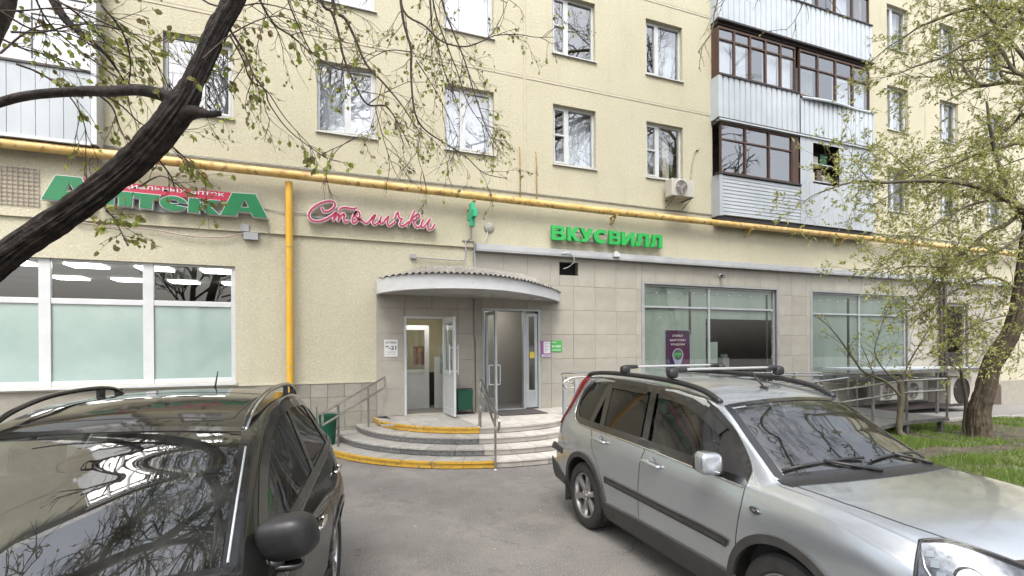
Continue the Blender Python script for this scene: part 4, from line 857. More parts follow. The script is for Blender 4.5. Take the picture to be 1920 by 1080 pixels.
# --- green shop sign
GL = {'В': ([(0, 0), (0, 1), (.65, 1), (.82, .96), (.92, .85), (.92, .68), (.86, .58), (.76, .52), (.90, .46), (1, .34), (1, .18), (.92, .06), (.74, 0)], [[(.27, .61), (.60, .61), (.66, .70), (.60, .80), (.27, .80)], [(.27, .20), (.64, .20), (.72, .30), (.64, .42), (.27, .42)]]),
      'К': ([(0, 0), (0, 1), (.30, 1), (.30, .62), (.62, 1), (.98, 1), (.56, .53), (1, 0), (.64, 0), (.30, .42), (.30, 0)], []),
      'У': ([(0, 1), (.33, 1), (.53, .55), (.70, 1), (1, 1), (.64, .20), (.54, .06), (.38, 0), (.12, 0), (.12, .22), (.30, .22), (.37, .29)], []),
      'С': ([(.52 + .50 * math.cos(R(a)), .5 + .52 * math.sin(R(a))) for a in range(38, 323, 12)] + [(.54 + .24 * math.cos(R(a)), .5 + .27 * math.sin(R(a))) for a in range(318, 36, -12)], []),
      'И': ([(0, 0), (0, 1), (.28, 1), (.28, .42), (.72, 1), (1, 1), (1, 0), (.72, 0), (.72, .58), (.28, 0)], []),
      'Л': ([(0, 0), (0, .22), (.10, .24), (.16, .40), (.18, 1), (.96, 1), (.96, 0), (.68, 0), (.68, .77), (.43, .77), (.41, .35), (.33, .10), (.20, 0)], [])}
s2 = empty('shop_sign', (7, 0, 4.8), label='bright green raised letters ВКУСВИЛЛ over the grey cornice', cat='sign')
for ch, xa, xb in (('В', 1185, 1262), ('К', 1273, 1341), ('У', 1343, 1418), ('С', 1420, 1502), ('В', 1508, 1570), ('И', 1578, 1650), ('Л', 1656, 1736), ('Л', 1740, 1809)):
    X0 = wallpt(640 + xa / 3, 430, -.2)[0]; X1 = wallpt(640 + xb / 3, 430, -.2)[0]; bb = MB(); P_, H_ = GL[ch]; fz = lambda q: [(X0 + (X1 - X0) * x, 4.57 + .345 * z) for x, z in q]; slab_holes(bb, fz(P_), [fz(h) for h in H_] or None, -.20, -.12); o = bb.build('letter', M['green2'], s2); relc(o, (7, 0, 4.8))
bb = MB(); bb.box(5.28, 8.5, -.115, -.085, 4.62, 4.65); bb.box(5.28, 8.5, -.115, -.085, 4.80, 4.83)
for x in (5.5, 6.5, 7.5, 8.3): bb.box(x, x + .02, -.084, .0, 4.60, 4.84)
relc(bb.build('mounting_rail', M['greytrim'], s2), (7, 0, 4.8))

# --- crimson handwritten sign
s3 = empty('script_sign', (1.1, 0, 4.75), label='crimson handwritten Столички lettering with white outline right of the yellow pipe', cat='sign')
c5 = lambda P: [wallpt(560 + x / 6.857, 360 + y / 6.857, -.14) for x, y in P]
def ribbon(b, pts, w, y0, y1):
    P = [np.array(p) for p in catmull(pts, 5)]; n = len(P); Lp, Rp = [], []
    for i in range(n):
        d = P[min(n - 1, i + 1)] - P[max(0, i - 1)]; d = d / (np.linalg.norm(d) + 1e-9); q = np.array([-d[1], d[0]]) * w; Lp.append(P[i] + q); Rp.append(P[i] - q)
    st_, en = P[0] - (P[1] - P[0]) / (np.linalg.norm(P[1] - P[0]) + 1e-9) * w * .7, P[-1] + (P[-1] - P[-2]) / (np.linalg.norm(P[-1] - P[-2]) + 1e-9) * w * .7
    poly = [st_] + Lp + [en] + Rp[::-1]; m = len(poly)
    b.add([(p[0], y0, p[1]) for p in poly] + [(p[0], y1, p[1]) for p in poly], [(0, 1, m - 1), (n, n + 1, n + 2)] + [(1 + i, 2 + i, m - 2 - i, m - 1 - i) for i in range(n - 1)] + [(i, (i + 1) % m, m + (i + 1) % m, m + i) for i in range(m)])
STR = {'С': [[(300, 205), (325, 250), (380, 250), (440, 215), (470, 165), (440, 125), (370, 120), (270, 150), (180, 210), (130, 285), (150, 350), (215, 378), (300, 370), (380, 335), (440, 295), (480, 258)]],
       'т': [[(485, 262), (460, 320), (445, 368)], [(455, 345), (500, 285), (522, 290), (515, 335), (505, 375)], [(515, 345), (565, 285), (590, 290), (580, 350), (600, 385), (640, 375)], [(520, 240), (555, 207), (620, 203), (695, 217), (742, 205)]],
       'о': [[(740, 252), (705, 310), (690, 370), (710, 400), (755, 370), (785, 310), (775, 262), (742, 250), (722, 285), (760, 345), (800, 355)]],
       'л': [[(790, 358), (825, 375), (860, 405), (900, 385), (950, 320), (985, 295), (965, 350), (950, 400), (985, 418), (1040, 375)]],
       'и': [[(1062, 318), (1045, 380), (1075, 405), (1120, 350), (1160, 310)], [(1160, 310), (1140, 390), (1160, 432), (1205, 412), (1240, 380)]],
       'ч': [[(1235, 345), (1260, 280), (1278, 262)], [(1278, 262), (1290, 330), (1330, 345)], [(1330, 340), (1300, 405), (1320, 438), (1370, 420), (1410, 380)]],
       'к': [[(1492, 240), (1450, 330), (1402, 448)], [(1420, 400), (1480, 320), (1535, 285), (1550, 315), (1500, 360), (1470, 372)], [(1470, 372), (1500, 435), (1535, 455), (1570, 430)]],
       'и2': [[(1600, 355), (1572, 430), (1600, 455), (1650, 400), (1690, 345)], [(1690, 345), (1660, 430), (1675, 480), (1715, 470), (1752, 412)]]}
for kx, S_ in STR.items():
    r_ = empty('letter'); r_.parent = s3; inv = Matrix.Translation((-1.1, 0, -4.75))
    b1, b2 = MB(), MB()
    for i, sgm in enumerate(S_): ribbon(b1, c5(sgm), .0175, -.155 - .0006 * i, -.148); ribbon(b2, c5(sgm), .033, -.147 - .0006 * i, -.05)
    o = b1.build('letter_face', M['pink'], r_); o.matrix_parent_inverse = inv; o = b2.build('letter_rim', mat('pale_pink_rim', (.80, .70, .74), rough=.4) if kx == 'С' else bpy.data.materials['pale_pink_rim'], r_); o.matrix_parent_inverse = inv
bb = MB(); bb.box(-.1, 2.4, -.05, -.02, 4.66, 4.70); relc(bb.build('mounting_rail', M['greytrim'], s3), (1.1, 0, 4.75))

# --- projecting green cross
s4 = empty('cross_sign', (3.2, -.3, 4.95), label='small green pharmacy cross projecting from the wall on a rod', cat='sign')
P = [(-.08, -.26), (.08, -.26), (.08, -.085), (.25, -.085), (.25, .085), (.08, .085), (.08, .26), (-.08, .26), (-.08, .085), (-.25, .085), (-.25, -.085), (-.08, -.085)]
bb = MB(); n = 12; bb.add([(3.16, -.38 + u, 4.93 + v) for u, v in P] + [(3.25, -.38 + u, 4.93 + v) for u, v in P], [tuple(range(n)), tuple(range(2 * n - 1, n - 1, -1))] + [(i, n + i, n + (i + 1) % n, (i + 1) % n) for i in range(n)]); relc(bb.build('cross_box', mat('cross_green', (.02, .42, .20), (.03, .48, .24), 6, .35), s4, bevel=.008), (3.2, -.3, 4.95))
bb = MB(); bb.tube([(3.2, 0, 5.1), (3.2, -.3, 5.1)], .012, 8); bb.tube([(3.2, -.3, 4.72), (3.2, -.3, 4.42), (3.2, .0, 4.42)], .012, 8); bb.box(3.08, 3.34, -.02, .0, 4.41, 4.43); relc(bb.build('bracket', M['galv'], s4), (3.2, -.3, 4.95))

# ================================================================ SMALL THINGS ON THE WALL
def cable(name, pts, r, m, label, **kw):
    b = MB(); b.tube(catmull(pts, 5), r, 6); return b.build(name, m, smooth=True, label=label, cat='cable', **kw)
cable('cable', [(-4.2, -.02, 4.27), (-3.4, -.025, 4.20), (-2.9, -.03, 4.21), (-2.3, -.03, 4.13), (-1.75, -.03, 4.14), (-1.35, -.03, 4.25)], .012, mat('pinkish_cable', (.42, .33, .30), rough=.7), 'sagging pinkish cable under the АПТЕКА sign')
cable('cable', [(-.94, -.04, 4.60), (-.93, -.04, 4.3), (-.95, -.04, 4.18), (-1.08, -.04, 4.17)], .009, M['greytrim'], 'short grey cable looping from the last letter А down to the junction boxes')
cable('cable', [(-1.0, -.02, 4.78), (-.7, -.03, 4.74), (-.2, -.02, 4.74), (.0, -.02, 4.76)], .008, M['greytrim'], 'thin cable crossing behind the yellow pipe between the two pharmacy signs')
cable('cable', [(5.52, -.17, 4.25), (5.75, -.2, 4.28), (5.88, -.15, 4.1), (5.82, .0, 3.98), (5.68, .05, 3.92)], .014, M['white'], 'white cable curling from the cornice into the square hole')
for k, zz in enumerate((5.66, 5.70)):
    cable('cable', [(-9, -.02, zz)] + [(x, -.02, zz - .018 * k - .012 * ((x * 7) % 2)) for x in (-5, -1.5, 1, 3.5, 6, 8.2, 10.2, 15, 20, 26)], .007, M['galv'], ('upper' if k else 'lower') + ' one of the two thin wires stretched along the wall above the gas pipe')
jb = MB(); jb.box(-1.42, -1.26, -.05, .03, 4.28, 4.42); jb.build('junction_box', M['greytrim'], bevel=.006, label='upper of the two grey junction boxes right of the sagging cable', cat='junction box')
jb = MB(); jb.box(-1.36, -1.10, -.055, .03, 4.13, 4.27); jb.build('junction_box', M['greytrim'], bevel=.006, label='lower, wider grey junction box under the АПТЕКА sign', cat='junction box')
jb = MB(); jb.box(6.98, 7.16, -.22, -.165, 4.26, 4.36); jb.box(7.03, 7.10, -.20, -.165, 4.361, 4.40); jb.build('junction_box', M['white'], bevel=.004, label='small white box on the cornice below the ВКУСВИЛЛ letters', cat='junction box')
cable('cable', [(7.07, -.18, 4.40), (7.06, -.15, 4.52), (7.06, -.12, 4.62)], .006, M['greytrim'], 'short wire from the white cornice box up to the green letters')
cable('conduit', [(1.97, -.02, 3.98), (2.6, -.02, 3.97), (3.05, -.02, 3.97), (3.14, -.02, 4.05), (3.16, -.02, 4.42)], .014, M['greytrim'], 'thin grey conduit running over the canopy and up to the green cross')
jb = MB(); jb.box(1.90, 2.02, -.035, .03, 3.95, 4.05); jb.build('junction_box', M['greytrim'], bevel=.004, label='tiny grey box at the left end of the conduit above the canopy', cat='junction box')
# round mesh disc with its cable
dd = empty('round_grille', (3.72, 0, 4.78), label='round grey mesh disc on the wall left of the ВКУСВИЛЛ letters', cat='grille')
b = MB(); b.lathe([(.0, -.05), (.10, -.045), (.125, -.02), (.125, .0)], (3.72, -.0, 4.78), 28); relc(b.build('disc', mat('speckled_grey', (.30, .30, .27), (.50, .48, .42), 60, .8), dd, smooth=True), (3.72, 0, 4.78))
b = MB(); b.tube(catmull([(3.68, -.03, 4.68), (3.66, -.05, 4.55), (3.60, -.05, 4.45), (3.52, -.05, 4.42)], 5), .009, 6); relc(b.build('lead', M['white'], dd, smooth=True), (3.72, 0, 4.78))
# mesh grille at the left edge
gr = empty('wall_grille', (-5, 0, 4.8), label='rectangular wire mesh over a brick patch at the left edge', cat='grille'); rg = lambda o: relc(o, (-5, 0, 4.8))
b = MB(); b.box(-5.9, -4.52, -.003, .0, 4.47, 5.12); rg(b.build('backing', mat('bricky_plaster', (.42, .34, .25), (.50, .44, .33), 7, .9, bump=.3), gr))
b = MB()
for i in range(20): b.box(-5.9 + i * .0725, -5.9 + i * .0725 + .007, -.025, -.018, 4.47, 5.12)
for i in range(10): b.box(-5.9, -4.52, -.0175, -.0115, 4.47 + i * .0715, 4.477 + i * .0715)
rg(b.build('wire_mesh', M['galv'], gr))
# camera
vc = empty('security_camera', (10.58, 0, 3.95), label='small round security camera on the tiles over the first shop window', cat='camera'); rv = lambda o: relc(o, (10.58, 0, 3.95))
b = MB(); b.tube([(10.58, 0, 3.97), (10.58, -.05, 3.97)], .055, 16); b.tube([(10.58, -.05, 3.97), (10.58, -.09, 3.95)], .02, 8); rv(b.build('mount', M['white'], vc, smooth=True, sharp=40))
b = MB(); b.tube([(10.60, -.05, 3.96), (10.55, -.19, 3.91)], .042, 16); rv(b.build('body', M['black'], vc, smooth=True, sharp=40))
b = MB(); b.tube([(10.55, -.188, 3.911), (10.549, -.192, 3.909)], .03, 16); rv(b.build('lens', M['white'], vc))
# air conditioner under the flat window
M['cladding_dark'] = mat('dark_fan', (.03, .03, .03), rough=.6)
def aircon(name, x0, x1, y0, y1, z0, z1, label, fx=.62, big=False):
    t = empty(name, ((x0 + x1) / 2, y0, z0), label=label, cat='air conditioner'); q = lambda o: relc(o, ((x0 + x1) / 2, y0, z0))
    b = MB(); b.box(x0, x1, y0, y1, z0, z1); q(b.build('housing', M['aircon'], t, bevel=.015))
    cx = x0 + (x1 - x0) * (.40 if not big else .5); cz = (z0 + z1) / 2; r = min(z1 - z0, x1 - x0) * (.42 if not big else .47)
    b = MB(); b.cyl((cx, y0 - .004, cz), (0, 1, 0), r * 1.06, .006, 32); q(b.build('fan_recess', M['darktrim'], t))
    b = MB()
    for k in range(7): rr = r * (k + 1) / 7; b.tube([(cx + rr * math.cos(a), y0 - .022, cz + rr * math.sin(a)) for a in np.linspace(0, 2 * math.pi, 33)[:-1]], .0035, 4, closed=True)
    for k in range(6): a = math.pi * k / 6; b.tube([(cx - r * math.cos(a), y0 - .026, cz - r * math.sin(a)), (cx + r * math.cos(a), y0 - .026, cz + r * math.sin(a))], .004, 4)
    b.tube([(cx + r * 1.03 * math.cos(a), y0 - .012, cz + r * 1.03 * math.sin(a)) for a in np.linspace(0, 2 * math.pi, 33)[:-1]], .012, 6, closed=True)
    q(b.build('fan_guard', M['aircon'] if not big else M['darktrim'], t))
    b = MB()
    for k in range(3):
        a = R(20 + 120 * k); b.add([(cx, y0 - .01, cz), (cx + r * .9 * math.cos(a), y0 - .014, cz + r * .9 * math.sin(a)), (cx + r * .9 * math.cos(a + .7), y0 - .008, cz + r * .9 * math.sin(a + .7))], [(0, 1, 2)])
    q(b.build('fan_blades', M['greytrim'] if not big else M['cladding_dark'], t)); return t, q
M['aircon'] = mat('aged_white_metal', (.46, .44, .39), (.54, .52, .47), 3, .5, dots=(14, .66, (.30, .26, .2)))
t, q = aircon('air_conditioner', 8.62, 9.36, -.42, -.14, 5.93, 6.38, 'aged white air conditioner hung under the window above the gas pipe')
b = MB()
for x in (8.72, 9.26): b.box(x, x + .03, -.44, -.0, 5.895, 5.928); b.tube([(x + .015, .0, 5.70), (x + .015, -.38, 5.90)], .012, 6)
q(b.build('bracket', M['galv'], t))
cable('cable', [(9.42, -.1, 6.2), (9.55, -.03, 6.5), (9.62, -.02, 6.95), (9.72, -.02, 7.35), (9.85, -.02, 7.42)], .022, mat('peeled_insulation', (.30, .28, .23), (.45, .42, .34), 14, .9, bump=1), 'peeling insulated pipe snaking up the wall from the air conditioner')
# shelter with outdoor units right of the ramp
sh = empty('equipment_shelter', (17.5, -1, 0), label='low metal lean-to roof over the outdoor units by the right shop window', cat='shelter'); rs_ = lambda o: relc(o, (17.5, -1, 0))
b = MB(); deck(b, 14.6, 1.30, 20.1, 1.24, -1.55, -.05, .05); rs_(b.build('roof_sheet', M['corr'], sh))
b = MB(); b.box(14.6, 20.1, -1.57, -1.552, 1.14, 1.25); b.box(20.102, 20.12, -1.5, -.05, 1.14, 1.25); rs_(b.build('edge_strip', M['galv'], sh))
for x in (14.7, 17.6, 20.0): b = MB(); b.box(x - .03, x + .03, -1.52, -1.46, gz(x), 1.20); rs_(b.build('post', M['galv'], sh))
aircon('outdoor_unit', 18.75, 19.85, -1.25, -.6, gz(19) + .30, gz(19) + 1.15, 'large outdoor unit with a big dark fan under the right end of the lean-to roof', big=True)
aircon('outdoor_unit', 17.15, 18.0, -.9, -.5, gz(17) + .4, gz(17) + 1.0, 'white outdoor unit under the middle of the lean-to roof')
aircon('outdoor_unit', 15.95, 16.75, -.9, -.5, gz(16) + .42, gz(16) + .98, 'white outdoor unit under the left half of the lean-to roof')
b = MB(); b.box(14.8, 19.9, -1.35, -.4, gz(18) + .22, gz(18) + .29); rs_(b.build('base_frame', M['darktrim'], sh))
# notices
def notice(x0, x1, z0, z1, Y, m, label, name='notice', cat='notice'):
    t = empty(name, ((x0 + x1) / 2, Y, z0), label=label, cat=cat); q = lambda o: relc(o, ((x0 + x1) / 2, Y, z0))
    b = MB(); b.box(x0, x1, Y - .012, Y, z0, z1); q(b.build('sheet', m, t)); return t, q
PW = mat('paper_white', (.72, .73, .72), rough=.5); INK = mat('black_ink', (.03, .03, .035), rough=.5)
t, q = notice(1.325, 1.61, 1.79, 2.16, .008, PW, 'white opening-hours notice on the beige tiles left of the pharmacy door')
b = MB(); text_flat(b, 'АПТЕКА', 1.345, 1.59, 2.075, .045, -.0055, .03); text_flat(b, '9-21', 1.35, 1.58, 1.94, .09, -.0055, .03); text_flat(b, 'ежедневно', 1.37, 1.56, 1.88, .02, -.0055); text_flat(b, 'без перерыва', 1.37, 1.56, 1.835, .018, -.0055); q(b.build('print', INK, t, kind='stuff'))
t, q = notice(5.03, 5.285, 1.735, 2.13, -.004, mat('violet_print', (.30, .10, .30), rough=.4), 'violet framed notice right of the shop door, left of the green one')
b = MB(); b.box(5.10, 5.275, -.0185, -.0165, 1.83, 2.115); b.box(5.05, 5.27, -.0185, -.0165, 1.745, 1.80); q(b.build('paper', PW, t))
b = MB()
for k in range(6): b.box(5.115, 5.20 + .06 * ((k * 5) % 2), -.0205, -.019, 1.88 + k * .036, 1.888 + k * .036)
for k in range(3): b.box(5.09 + k * .055, 5.13 + k * .055, -.0205, -.019, 1.755, 1.79)
q(b.build('print', mat('grey_ink', (.25, .2, .35), rough=.5), t, kind='stuff'))
t, q = notice(5.305, 5.60, 1.865, 2.14, -.004, mat('green_print', (.08, .42, .10), rough=.4), 'bright green square notice right of the violet one')
b = MB(); text_flat(b, 'МЫ', 5.32, 5.44, 2.08, .035, -.0165, .02); text_flat(b, '9:00', 5.32, 5.56, 1.97, .055, -.0165, .02); b.box(5.32, 5.56, -.0175, -.0165, 1.90, 1.915); q(b.build('print', PW, t, kind='stuff'))
# violet poster inside the shop window
t = empty('poster_stand', (9.15, .14, 1.1), label='violet poster with a white map pin standing behind the first shop window', cat='poster'); q = lambda o: relc(o, (9.15, .14, 1.1))
b = MB(); b.box(8.80, 9.62, .112, .122, 1.0, 2.42); q(b.build('board', mat('violet_poster', (.03, .025, .10), (.13, .015, .06), .9, .4, ramp=(.4, .7)), t)); b = MB(); b.box(8.79, 8.80, .11, .124, 1.0, 2.43); b.box(9.62, 9.63, .11, .124, 1., 2.43); b.box(8.80, 9.62, .11, .124, 2.42, 2.43); q(b.build('board_edge', M['alu'], t))
b = MB(); pin = [(9.21 + .185 * math.cos(R(a)), .110, 1.74 + .185 * math.sin(R(a))) for a in range(-30, 211, 12)] + [(9.21, .110, 1.24)]; b.add(pin, [tuple(range(len(pin)))]); q(b.build('map_pin', mat('pale_violet', (.45, .45, .62), rough=.5), t))
b = MB(); b.cyl((9.21, .1085, 1.75), (0, 1, 0), .15, .001, 32); q(b.build('pin_disc', mat('disc_grey', (.12, .14, .13), rough=.5), t))
b = MB(); text_flat(b, 'ВВ', 9.09, 9.33, 1.68, .12, .1075, .04); q(b.build('logo', mat('logo_green', (.10, .62, .10), rough=.5), t, kind='stuff'))
b = MB(); 
for k, (s_, w) in enumerate((('ОТКРЫТ', .36), ('МАГАЗИН', .52), ('РЯДОМ', .46))): text_flat(b, s_, 9.21 - w / 2, 9.21 + w / 2, 2.24 - k * .12, .06, .1105, .02)
q(b.build('print', PW, t, kind='stuff'))
# string lights in the shop windows
for (xa, xb, lab, zz) in ((8.1, 12.7, 'string of tiny lights hung inside the first shop window', 3.46), (14.3, 18.7, 'string of tiny lights hung inside the second shop window', 3.42)):
    t = empty('string_lights', (xa, .13, zz), label=lab, cat='string lights'); b = MB(); q = lambda o: relc(o, (xa, .13, zz))
    n = 11; pts = [(xa + (xb - xa) * i / n, .118, zz - .03 * (i % 2)) for i in range(n + 1)] + [(xb - .02, .118, zz - .45 * k) for k in range(1, 6)]; b.tube(pts, .003, 4); q(b.build('wire', M['white'], t))
    bulb = MB().lathe([(0, -.010), (.009, -.004), (.009, .004), (0, .010)], (0, 0, 0), 8, 'Z').mesh('bulb', glow('bulb_glow', (.75, .95, .95), .7), True)
    for p in pts: o = link('bulb', bulb, t, p); q(o)
# bins
tb = empty('litter_bin', (3.03, -.2, .5), label='green metal litter bin on legs between the two entrance doors', cat='bin'); q = lambda o: relc(o, (3.03, -.2, .5))
b = MB(); b.add([(x, y, z) for z, k in ((.60, .0), (1.03, .02)) for x, y in ((2.87 - k, -.34 - k), (3.19 + k, -.34 - k), (3.19 + k, -.10), (2.87 - k, -.10))], [(0, 3, 2, 1), (0, 1, 5, 4), (1, 2, 6, 5), (2, 3, 7, 6), (3, 0, 4, 7)]); q(b.build('bucket', M['bin'], tb, bevel=.006))
b = MB()
for x in (2.835, 3.225): b.tube([(x, -.22, .50), (x, -.22, 1.06)], .012, 8)
b.tube([(2.835, -.22, 1.06), (3.225, -.22, 1.06)], .012, 8); b.box(2.8, 3.26, -.34, -.1, .502, .512); q(b.build('stand', M['darktrim'], tb))
tb = empty('litter_bin', (.13, -.75, 0), label='green litter bin below the left handrail, beside the dark car', cat='bin'); q = lambda o: relc(o, (.13, -.75, 0))
b = MB(); b.lathe([(.13, .12), (.17, .68), (.175, .70), (.16, .70), (.125, .14), (0, .14)], (.16, -.78, 0), 20, 'Z'); q(b.build('bucket', M['bin'], tb, smooth=True, sharp=40))
b = MB(); b.tube([(-.04, -.78, 0), (-.04, -.78, .86)], .012, 8); b.tube([(.36, -.78, 0), (.36, -.78, .86)], .012, 8); b.box(-.04, .36, -.785, -.775, .40, .43); q(b.build('stand', M['galv'], tb))
# lobby furnishings seen through the pharmacy door
b = MB(); b.box(2.25, 2.62, 1.70, 1.72, 1.55, 2.02); b.build('wall_poster', mat('red_poster', (.22, .03, .02), (.32, .20, .05), 9, .5), label='red and yellow poster on the lobby wall inside the pharmacy door', cat='poster')
b = MB(); b.box(2.80, 3.16, 1.06, 1.085, 1.35, 2.05); o = b.build('framed_notice', mat('teal_notice', (.16, .26, .25), (.35, .42, .40), 12, .5), label='teal framed notice on the white panel inside the pharmacy door', cat='notice')
# ================================================================ CARS
def pchip(xs, ys):
    xs = np.array(xs, float); ys = np.array(ys, float); h = np.diff(xs); d = np.diff(ys) / h; m = np.zeros(len(xs))
    for i in range(1, len(xs) - 1):
        if d[i - 1] * d[i] > 0: w1 = 2 * h[i] + h[i - 1]; w2 = h[i] + 2 * h[i - 1]; m[i] = (w1 + w2) / (w1 / d[i - 1] + w2 / d[i])
    m[0], m[-1] = d[0], d[-1]
    def f(x):
        x = np.clip(x, xs[0], xs[-1]); i = np.clip(np.searchsorted(xs, x) - 1, 0, len(h) - 1); t = (x - xs[i]) / h[i]
        return ys[i] * (1 + 2 * t) * (1 - t) ** 2 + m[i] * h[i] * t * (1 - t) ** 2 + ys[i + 1] * t * t * (3 - 2 * t) + m[i + 1] * h[i] * t * t * (t - 1)
    return f
CMAT = {}
def CATM(n, k):
    if (n, k) not in CMAT: CMAT[n, k] = np.array([catmull([tuple(1. if i == j else 0. for j in range(n)) for i in range(n)], k)]).reshape(-1, n)
    return CMAT[n, k]
class Body:
    """car body as a loft of cross sections along x (forward); section points run from roof centre to sill"""
    def __init__(s, T, bow, NS=5):
        s.f = {k: pchip(*zip(*v)) for k, v in T.items()}; s.bow = pchip(*zip(*bow)); s.NS = NS; s.cache = {}
    def section(s, x):
        k = round(float(x), 5)
        if k in s.cache: return s.cache[k]
        g = lambda n: float(s.f[n](x)); zt, wt, e, zb, wb, zm, wm, zl, wl, zs, ws = [g(n) for n in ('zt', 'wt', 'e', 'zb', 'wb', 'zm', 'wm', 'zl', 'wl', 'zs', 'ws')]
        ze = zt - e; dz = ze - zb
        P = [(0, zt), (wt * .35, zt - e * .115), (wt * .7, zt - e * .46), (wt * .92, zt - e * .82), (wt, ze - .006), (wt + (wb - wt) * .18, ze - dz * .14), (wt + (wb - wt) * .55, ze - dz * .52), (wb - .016, zb + min(.03, dz * .1)), (wb + .004, zb - .018),
             ((wb + wm) / 2 + .012, (zb + zm) / 2), (wm, zm), ((wm + wl) / 2 + .004, (zm + zl) / 2), (wl, zl), ((wl * .6 + ws * .4) , (zl + zs) / 2), (ws, zs)]
        r = CATM(len(P), s.NS) @ np.array(P, float); s.cache[k] = r; return r
    def pt(s, x, u, sg=1):
        """u: section index (float)"""
        r = s.section(x); i = int(min(len(r) - 2, max(0, u))); t = u - i; y, z = r[i] * (1 - t) + r[i + 1] * t; wb = float(s.f['wb'](x)); return Vector((x + float(s.bow(x)) * (y / wb) ** 2, sg * y, z))
    def side(s, x, z, sg, off=0.):
        xs = x
        for _ in range(6):
            r = s.section(xs); k0 = 3 * s.NS; zz = r[k0:, 1]
            j = int(np.argmax(zz <= z)) if (zz <= z).any() else len(zz) - 1
            j = max(1, j); a, b_ = r[k0 + j - 1], r[k0 + j]; t = 0 if abs(b_[1] - a[1]) < 1e-9 else (z - a[1]) / (b_[1] - a[1]); t = min(1, max(0, t)); y = a[0] + (b_[0] - a[0]) * t
            xs = x - float(s.bow(xs)) * (y / float(s.f['wb'](xs))) ** 2
        ny, nz = -(b_[1] - a[1]), (b_[0] - a[0]); l = math.hypot(ny, nz) + 1e-9
        if ny < 0: ny, nz = -ny, -nz
        return Vector((x, sg * (y + off * ny / l), z + off * nz / l))
    def top(s, x, y, off=0.):
        """x is the station; y the half-width position"""
        r = s.section(x); k1 = 5 * s.NS; yy = r[:k1 + 1, 0]; z = float(np.interp(abs(y), yy, r[:k1 + 1, 1])); wb = float(s.f['wb'](x)); return Vector((x + float(s.bow(x)) * (y / wb) ** 2, y, z))
    def topn(s, x, y, off):
        d = .01; p = s.top(x, y); a = s.top(x + d, y) - s.top(x - d, y); b_ = s.top(x, min(y + d, 5)) - s.top(x, y - d); n = a.cross(b_).normalized()
        if n.z < 0: n = -n
        return p + n * off
    def shell(s, x0, x1, dx, arches, cutside, cuttop):
        xs = np.arange(x0, x1 + 1e-6, dx); n = len(s.section(xs[0])); V = []; F = []
        for x in xs:
            r = s.section(x); wb = float(s.f['wb'](x)); bw = float(s.bow(x))
            for sg in (1, -1): V += [(x + bw * (y / wb) ** 2, sg * y, z) for y, z in r]
        b = MB(); b.v = V; m2 = 2 * n
        for i in range(len(xs) - 1):
            for k in range(n - 1):
                for q in (0, 1):
                    o = q * n; ids = (i * m2 + o + k, i * m2 + o + k + 1, (i + 1) * m2 + o + k + 1, (i + 1) * m2 + o + k); c = sum((Vector(V[j]) for j in ids), Vector()) / 4
                    if k >= 7 * s.NS and any((c.x - ax) ** 2 + (c.z - az) ** 2 < ar * ar for ax, az, ar in arches): continue
                    if 4 * s.NS <= k < 8 * s.NS + 2 and any(inside((c.x, c.z), P) for P in cutside): continue
                    if k < 4 * s.NS and any(inside((c.x, abs(c.y)), P) for P in cuttop): continue
                    b.f.append(ids if q else ids[::-1]); b.m.append(0)
        for i, rev in ((0, 0), (len(xs) - 1, 1)):   # end caps
            a = [i * m2 + k for k in range(n)] + [i * m2 + n + k for k in range(n - 1, -1, -1)]; b.f.append(tuple(a[::-1] if rev else a)); b.m.append(0)
        return b
def inside(p, P):
    x, y = p; r = False; n = len(P)
    for i in range(n):
        x1, y1 = P[i]; x2, y2 = P[(i + 1) % n]
        if (y1 > y) != (y2 > y) and x < (x2 - x1) * (y - y1) / (y2 - y1) + x1: r = not r
    return r
def resample(P, n):
    P = [np.array(p, float) for p in P]; L = [0]
    for i in range(len(P) - 1): L.append(L[-1] + np.linalg.norm(P[i + 1] - P[i]))
    out = []
    for k in range(n):
        t = L[-1] * k / (n - 1); i = min(len(P) - 2, int(np.searchsorted(L, t, 'right')) - 1); u = (t - L[i]) / max(1e-9, L[i + 1] - L[i]); out.append(P[i] * (1 - u) + P[i + 1] * u)
    return out
def ruled(b, f, A, B, n, m, off, th=0.):
    """patch between polylines A and B, f(p, offset) maps to the surface; optional rim of depth th"""
    A = resample(A, n); B = resample(B, n); rows = [[f(A[i] * (1 - j / m) + B[i] * (j / m), off) for i in range(n)] for j in range(m + 1)]; base = len(b.v); b.grid(rows)
    if th:
        low = [[f(A[i] * (1 - j / m) + B[i] * (j / m), off - th) for i in range(n)] for j in (0, m)]
        b.grid([rows[0], low[0]]); b.grid([rows[-1], low[1]]); b.grid([[r[0] for r in rows], [f(A[0] * (1 - j / m) + B[0] * (j / m), off - th) for j in range(m + 1)]]); b.grid([[r[-1] for r in rows], [f(A[-1] * (1 - j / m) + B[-1] * (j / m), off - th) for j in range(m + 1)]])
def weld(o, d=1e-4):
    m = o.modifiers.new('weld', 'WELD'); m.merge_threshold = d; return o
def loop_strip(b, f, P, w, off, closed=True, th=.006):
    """band of width w centred on loop P (2d), laid on the surface"""
    n = len(P); L0 = []; L1 = []
    for i in range(n):
        p0, p1 = np.array(P[i - 1] if closed or i else P[i]), np.array(P[(i + 1) % n] if closed or i < n - 1 else P[i]); d = p1 - p0; d = d / (np.linalg.norm(d) + 1e-9); q = np.array([-d[1], d[0]]) * w / 2; L0.append(np.array(P[i]) + q); L1.append(np.array(P[i]) - q)
    rows = [[f(p, off - th) for p in L0], [f(p, off) for p in L0], [f(p, off) for p in L1], [f(p, off - th) for p in L1]]
    if closed: rows = [r + [r[0]] for r in rows]
    b.grid(rows)
